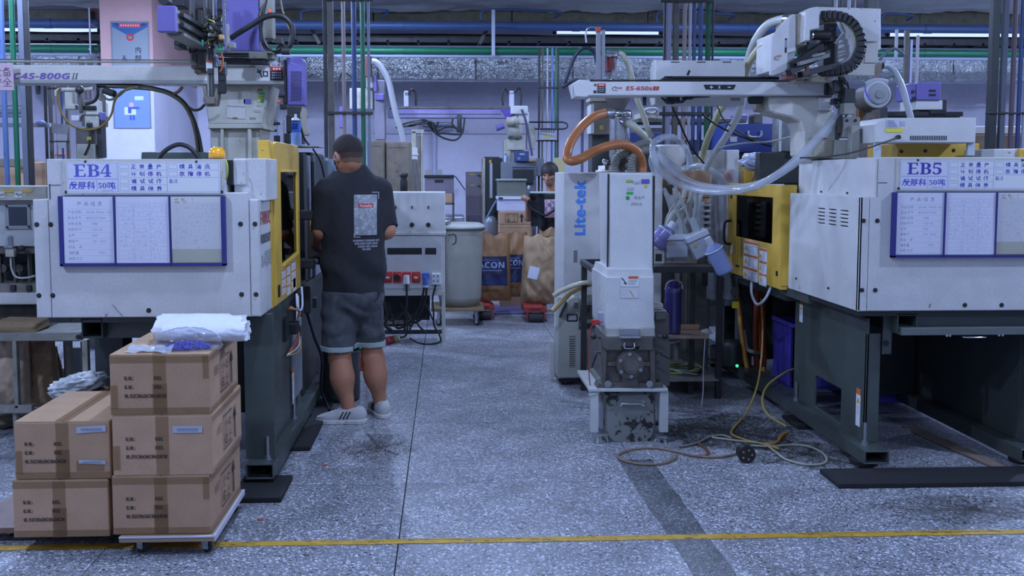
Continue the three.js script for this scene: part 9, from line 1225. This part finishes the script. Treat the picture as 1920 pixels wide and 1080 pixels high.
{
  const d = 5.3, t = thing('workbench', 'worn pale steel bench behind the left cartons carrying a folded sack', 'bench', onFloor(60, 830)), b = (n, x0, y0, x1, y1, m, dd = d, dep = 0.04) => obj(n, bp(x0, y0, x1, y1, dd, dep, 0.004), m, t), m = worn('#a9aaa2');
  b('top_rail', -90, 625, 152, 639, m); b('top_rail', -90, 628, 150, 640, m, d + 0.5); b('top_board', -90, 624, 150, 628, m, d + 0.02, 0.5); b('leg', 22, 639, 35, 766, m); b('leg', 122, 639, 135, 740, m, d + 0.45); b('leg', 153, 637, 166, 720, mOldWhite, d - 0.15); b('shelf_rail', -90, 761, 60, 775, m); b('shelf_rail', 30, 770, 70, 776, m, d + 0.3); screws(t, [at(147, 632, d)], 0.008);
  for (const x of [28, -60]) b('leg', x - 5, 774, x + 5, 830, m, d + 0.02);
  const fs = thing('folded_sack', 'folded brown paper sack lying on the workbench top', 'sack', at(40, 624, d)); { const g = new RoundedBoxGeometry(0.24, 0.075, 0.2, 6, 0.03), p = g.attributes.position; for (let i = 0; i < p.count; i++) { const n = 0.014 * noise.noise(p.getX(i) * 18, p.getY(i) * 30, p.getZ(i) * 18); p.setXYZ(i, p.getX(i) + n, p.getY(i) + n, p.getZ(i) + n); } g.computeVertexNormals(); const c = at(40, 611, d + 0.12); obj('sack_body', g.translate(c.x, c.y, c.z), M('#a98e6c', { map: wear, roughness: 0.8 }), fs); obj('sack_end', B(0.03, 0.07, 0.16, c.x - 0.12, c.y, c.z, 0.012), M('#8f7456', { map: dirty }), fs); }
  const mk = (c) => M(c, { map: wear, roughness: 0.8, side: THREE.DoubleSide });
  sack('pale kraft sack leaning out of the workbench frame at the left edge', -40, 636, 40, 765, 5.4, mk('#c9b096'), { thick: 0.09, seed: 31, fold: 0.02 }); sack('brown kraft sack standing upright inside the workbench frame', 38, 640, 96, 768, 5.55, mk('#a98a6a'), { thick: 0.08, seed: 33, flare: 0.25 }); sack('dark brown sack leaning beside the brown one inside the workbench frame', 76, 655, 112, 762, 5.75, mk('#6f563f'), { thick: 0.07, seed: 37, lean: -0.25, flare: 0.4 });
  one('rag_bundle', 'dirty cloth bundle on the floor under the workbench', 'rag', (() => { const g = new THREE.SphereGeometry(1, 30, 20), q = g.attributes.position; for (let i = 0; i < q.count; i++) { const n = 1 + 0.3 * noise.noise(q.getX(i) * 3, q.getY(i) * 3, q.getZ(i) * 3); q.setXYZ(i, q.getX(i) * n * 0.13, q.getY(i) * n * 0.05, q.getZ(i) * n * 0.1); } g.computeVertexNormals(); const c = onFloor(5, 800); return g.translate(c.x, 0.045, c.z); })(), M('#7c7464', { map: dirty, roughness: 0.9 }));
  const s = thing('stand_frame', 'grey frame with panels seen between the workbench and the EB4 machine', 'frame', onFloor(130, 760)); for (const [x0, y0, x1, y1, mm, dd] of [[100, 650, 108, 760, mIron, 6.3], [118, 640, 123, 745, mDarkSteel, 6.2], [128, 652, 155, 705, M('#8b8f92', { map: wear }), 6.4], [108, 690, 122, 745, mOldWhite, 6.5], [150, 640, 162, 760, mCream2, 6.1]]) obj('frame_panel', bp(x0, y0, x1, y1, dd, 0.03, 0.004), mm, s); hoseOf(s, 'cable', pt([[165, 640], [164, 670], [158, 695], [152, 712]], 5.9), 0.01, mBlack, 30); obj('frame_foot', bx(s.position.x - 0.2, s.position.x + 0.2, 0, 0.03, -6.6, -6.0, 0.004), mIron, s);
}
{ // machine column seen under the left robot beam
  const d = 8.2, t = thing('far_machine', 'grey injection unit with white caps under the left robot beam beside the pipe rack', 'machine', at(165, 300, 8.2)), b = (n, x0, y0, x1, y1, m, dd = d, dep = 0.25) => obj(n, bp(x0, y0, x1, y1, dd, dep, 0.008), m, t);
  b('column', 141, 240, 184, 650, mIron); b('column_cap', 152, 214, 184, 236, mIron, d - 0.05); b('white_cap', 153, 188, 184, 216, mCream); b('cap_block', 152, 198, 180, 206, mBlack, d - 0.02); b('white_box', 133, 216, 148, 227, mWhite, d - 0.08, 0.1); b('control_plate', 158, 218, 183, 240, mHopper, d - 0.08, 0.05); b('dial_box', 161, 230, 173, 239, mDarkSteel, d - 0.09, 0.04); sticker('warning_mark', t, 0.035, 0.03, at(167, 260, d - 0.006), M('#b5a228')); b('side_plate', 180, 222, 193, 296, mDarkSteel, d - 0.02, 0.1); b('purple_side', 185, 210, 192, 226, mPurple, d - 0.02, 0.1); b('feeder', 120, 166, 137, 205, mHopper, d - 0.1, 0.1); b('feeder_tip', 124, 195, 140, 205, mHopper, d - 0.12, 0.1); obj('feed_pipe', tb(pt([[107, 180], [106, 172], [110, 169], [122, 168], [160, 168], [175, 166]], d - 0.1), 0.016, 40, 10), mOldWhite, t); b('valve_stack', 146, 164, 152, 212, mIron, d - 0.1, 0.06); obj('valve_ball', ball(0.035, ...at(149, 168, d - 0.12).toArray()), mDarkSteel, t); b('shade', 184, 176, 192, 214, mIron, d + 0.1, 0.1); hoseOf(t, 'cable', pt([[168, 262], [167, 272], [160, 288], [155, 298]], d - 0.05), 0.008, mBlack, 24); for (const x of [155, 163, 171]) b('pneumatic_rod', x, 168, x + 3, 188, mTan, d + 0.02, 0.02); b('lower_block', 143, 270, 178, 300, mHopper, d - 0.04, 0.2); b('gland', 152, 292, 163, 300, mBeige, d - 0.1, 0.1);
  const n = thing('paper_notice', 'grey paper notice hung on the thin pipe rack under the left robot beam', 'sign', at(112, 258, 9.4)); obj('notice', turned(bp(97, 233, 127, 252, 9.49, 0.006, 0.001), 'z', -0.12, at(112, 243, 9.4).x, at(112, 243, 9.4).y, 0), M('#9d9aa4', { map: dirty }), n); obj('notice_lower', plate([[105, 252], [126, 252], [123, 278], [109, 278]], 9.49, 0.006, 0.001), M('#b0b0b2', { map: wear }), n);
  const r = thing('horizontal_rail', 'grey rail crossing behind the blue and green pipes at the left edge', 'rail', at(40, 234, 9)); obj('rail', [bp(-60, 230, 92, 238, 9.0, 0.06, 0.004), bp(-60, 196, 42, 199, 9.2, 0.05, 0.003), bp(-60, 204, 40, 212, 9.2, 0.1, 0.004), bp(-60, 214, 40, 219, 9.2, 0.1, 0.004)], M('#7d8188', { map: wear }), r); obj('rail_knob', ball(0.03, ...at(76, 230, 8.95).toArray(), 1.5, 0.8, 1), M('#6c7294'), r); obj('rail_post', bp(-40, 212, -30, 500, 9.1, 0.08, 0.004), mIron, r);
  const far = (label, x0, y0, x1, y1, m, dd) => { const o = thing('carton', label, 'carton', at((x0 + x1) / 2, y1, dd), 'cartons far behind the left pipes'); obj('carton_body', bp(x0, y0, x1, y1, dd, 0.35, 0.01), m, o); obj('tape', bp((x0 + x1) / 2 - 2, y0 + 0.5, (x0 + x1) / 2 + 2, y1, dd - 0.002, 0.004, 0), mTape, o); };
  far('brown carton seen between the grey channel and the EB4 machine at the left', 62, 304, 110, 597, mCarton2, 9.8); far('greyish carton with a dark mark behind the green pipe at the left edge', -30, 296, 47, 313, M('#8e8674', { map: cartonTex }), 9.9); far('brown carton under the greyish one behind the green pipe at the left edge', -30, 314, 47, 595, mCarton, 9.9);
  const ob = thing('orange_rack', 'orange shelf beam standing far behind the thin pipe rack', 'shelf', at(117, 300, 11)); obj('beam', bp(100, 287, 132, 290, 11, 0.05, 0.003), mOrange, ob); obj('panel', bp(100, 290, 130, 567, 11.05, 0.05, 0.003), M('#8f94ae'), ob);
  // things on the EB4 machine behind its board
  const can = thing('spray_can', 'blue and white spray can standing on the ledge behind the yellow door', 'spray can', at(555, 273, 6.3)), c = at(555, 273, 6.3), s = 6.3 / FOCAL, cyl = (n, r, y0, y1, m, r2) => obj(n, cy(r * s, (y1 - y0) * s, c.x, c.y + (y0 + y1) / 2 * s, c.z, 'y', (r2 ?? r) * s, 24), m, can);
  cyl('can_body', 10.5, 0, 24, M('#8aa4d0', { roughness: 0.3 })); cyl('blue_band', 10.6, 24, 44, M('#2f5fc0', { roughness: 0.3 })); cyl('can_rim', 10.8, 44, 46, mBlack); cyl('can_shoulder', 10.4, 46, 51, M('#d2d6dc', { roughness: 0.3 }), 4.5); cyl('nozzle', 2.4, 51, 58, M('#d9dade')); sticker('can_print', can, 16 * s, 11 * s, V(c.x, c.y + 35 * s, c.z + 10.9 * s), bareTex(96, 66, (x) => { hanzi(x, '发全', 20, 2, 28, 4, 0.14, '#1b2034'); hanzi(x, '清洗', 12, 34, 30, 6, 0.14, '#1b2034'); }));
  const L = thing('shelf_ledge', 'pale ledge plate on the control cabinet under the spray can', 'ledge', at(570, 274, 6.3)); obj('ledge', bp(522, 273, 597, 275.5, 6.22, 0.3, 0.002), mOldWhite, L);
  const st = thing('gun_stand', 'steel rods with black clamps and an air gun standing behind the yellow door', 'stand', at(525, 270, 6.0)); obj('rod', bp(517, 165, 520, 262, 6.0, 0.015, 0.002), mChrome, st); obj('rod', bp(529, 205, 533, 270, 6.02, 0.015, 0.002), mChrome, st); objs('clamp', [bp(508, 229, 524, 234, 5.98, 0.03, 0.004), bp(524, 195, 538, 205, 5.98, 0.03, 0.006), bp(530, 178, 542, 195, 6.0, 0.03, 0.008), bp(536, 215, 546, 250, 6.02, 0.03, 0.008), bp(513, 254, 524, 266, 5.98, 0.03, 0.004), bp(532, 250, 544, 270, 6.0, 0.04, 0.006)], mBlack, st); obj('grease_tube', cy(9 * s, 40 * s, ...at(512, 215, 6.1).toArray(), 'y', 9 * s, 18), M('#8d9096', { roughness: 0.3 }), st); obj('orange_ring', bp(518, 186, 526, 193, 5.97, 0.03, 0.004), mOrange, st); obj('air_gun', plate([[566, 200], [574, 205], [576, 235], [581, 250], [578, 255], [570, 254], [564, 235], [562, 215]], 6.05, 0.03, 0.006), M('#a09a8c'), st); hoseOf(st, 'cable', pt([[505, 165], [503, 190], [498, 215], [497, 235], [503, 243], [518, 245]], 6.0), 0.008, mBlack, 40); hoseOf(st, 'cable', pt([[568, 215], [575, 218], [572, 228], [566, 245], [572, 262], [580, 272]], 6.1), 0.007, mBlack, 40); hoseOf(st, 'cable', pt([[512, 176], [530, 180], [542, 172]], 6.0), 0.01, mBlack, 20); obj('bracket', [plate([[508, 160], [514, 160], [500, 235], [494, 235]], 6.05, 0.05, 0.003), bp(538, 200, 568, 270, 6.4, 0.1, 0.004)], mDarkSteel, st);
}
// ---------------------------------------------------------------- cords on the floor
{
  const F = (l, h = 0.008) => l.map(([x, y, hh]) => onFloor(x, y, hh ?? h));
  const a = thing('power_cord', 'yellow and grey extension cord coiled loosely on the floor by the EB5 machine', 'cord', onFloor(1400, 840));
  hoseOf(a, 'cord', [at(1427, 560, 6.3), at(1430, 620, 6.1), at(1427, 680, 5.95), at(1418, 730, 5.8), ...F([[1402, 770, 0.04], [1376, 802], [1372, 814], [1392, 823], [1432, 833], [1462, 842]])], 0.006, M('#a98c4c', { roughness: 0.5 }), 90);
  hoseOf(a, 'cord', F([[1372, 822], [1355, 816], [1335, 818], [1308, 830], [1275, 838]]), 0.006, M('#8c8c80', { roughness: 0.5 }), 50);
  hoseOf(a, 'cord', F([[1335, 820], [1380, 826], [1430, 832], [1452, 846], [1475, 862], [1510, 871], [1540, 870], [1550, 862], [1540, 848], [1515, 837], [1490, 834], [1440, 837], [1408, 835]]), 0.006, M('#9a9a86', { roughness: 0.5 }), 120);
  hoseOf(a, 'cord', F([[1432, 832], [1445, 833], [1458, 828], [1464, 819], [1476, 811]]), 0.009, M('#a87a2c', { roughness: 0.5 }), 30); hoseOf(a, 'cord', F([[1310, 832], [1322, 840], [1328, 848], [1318, 856], [1300, 855]]), 0.007, M('#7c5240', { roughness: 0.5 }), 30);
  hoseOf(a, 'cord', F([[1388, 846], [1370, 853], [1340, 857], [1305, 855], [1265, 846], [1230, 840], [1195, 841], [1168, 848], [1158, 855], [1170, 864], [1200, 870], [1235, 870], [1262, 862], [1269, 854]]), 0.006, M('#84705a', { roughness: 0.5 }), 120);
  const p = onFloor(1398, 850, 0.045); obj('plug', [cy(0.042, 0.05, p.x, p.y, p.z, 'z', 0.044, 22), cy(0.034, 0.03, p.x, p.y, p.z - 0.04, 'z', 0.03, 20)], mBlack, a); for (let k = 0; k < 5; k++) obj('plug_pin', cy(0.005, 0.006, p.x + Math.cos(k * 1.256) * 0.024, p.y + Math.sin(k * 1.256) * 0.024, p.z + 0.028, 'z', 0.005, 8), mBrass, a);
  const b = thing('power_cord', 'yellow cord running from the blue crate down over the EB5 base beam', 'cord', onFloor(1470, 780)); hoseOf(b, 'cord', [at(1488, 692, 5.95), at(1470, 700, 5.8), at(1440, 722, 5.65), at(1430, 745, 5.5), at(1432, 765, 5.4), at(1445, 782, 5.3), at(1475, 800, 5.2)], 0.007, M('#9c8a4a', { roughness: 0.5 }), 50);
  const l = [['#c8552e', 488, 974], ['#5048b8', 600, 823], ['#c8552e', 609, 872]]; l.forEach(([c, x, y], i) => { const q = onFloor(x, y, 0.002); one('plastic_scrap', ['orange scrap', 'small blue scrap', 'tiny orange scrap'][i] + ' of plastic lying on the floor ' + ['right of the carton trolley', 'beside the left shoe of the man', 'near the second rubber pad'][i], 'scrap', bx(q.x - 0.012, q.x + 0.012, 0.001, 0.004, q.z - 0.008, q.z + 0.008, 0.001), M(c)); });
}
renderer.render(scene, camera);
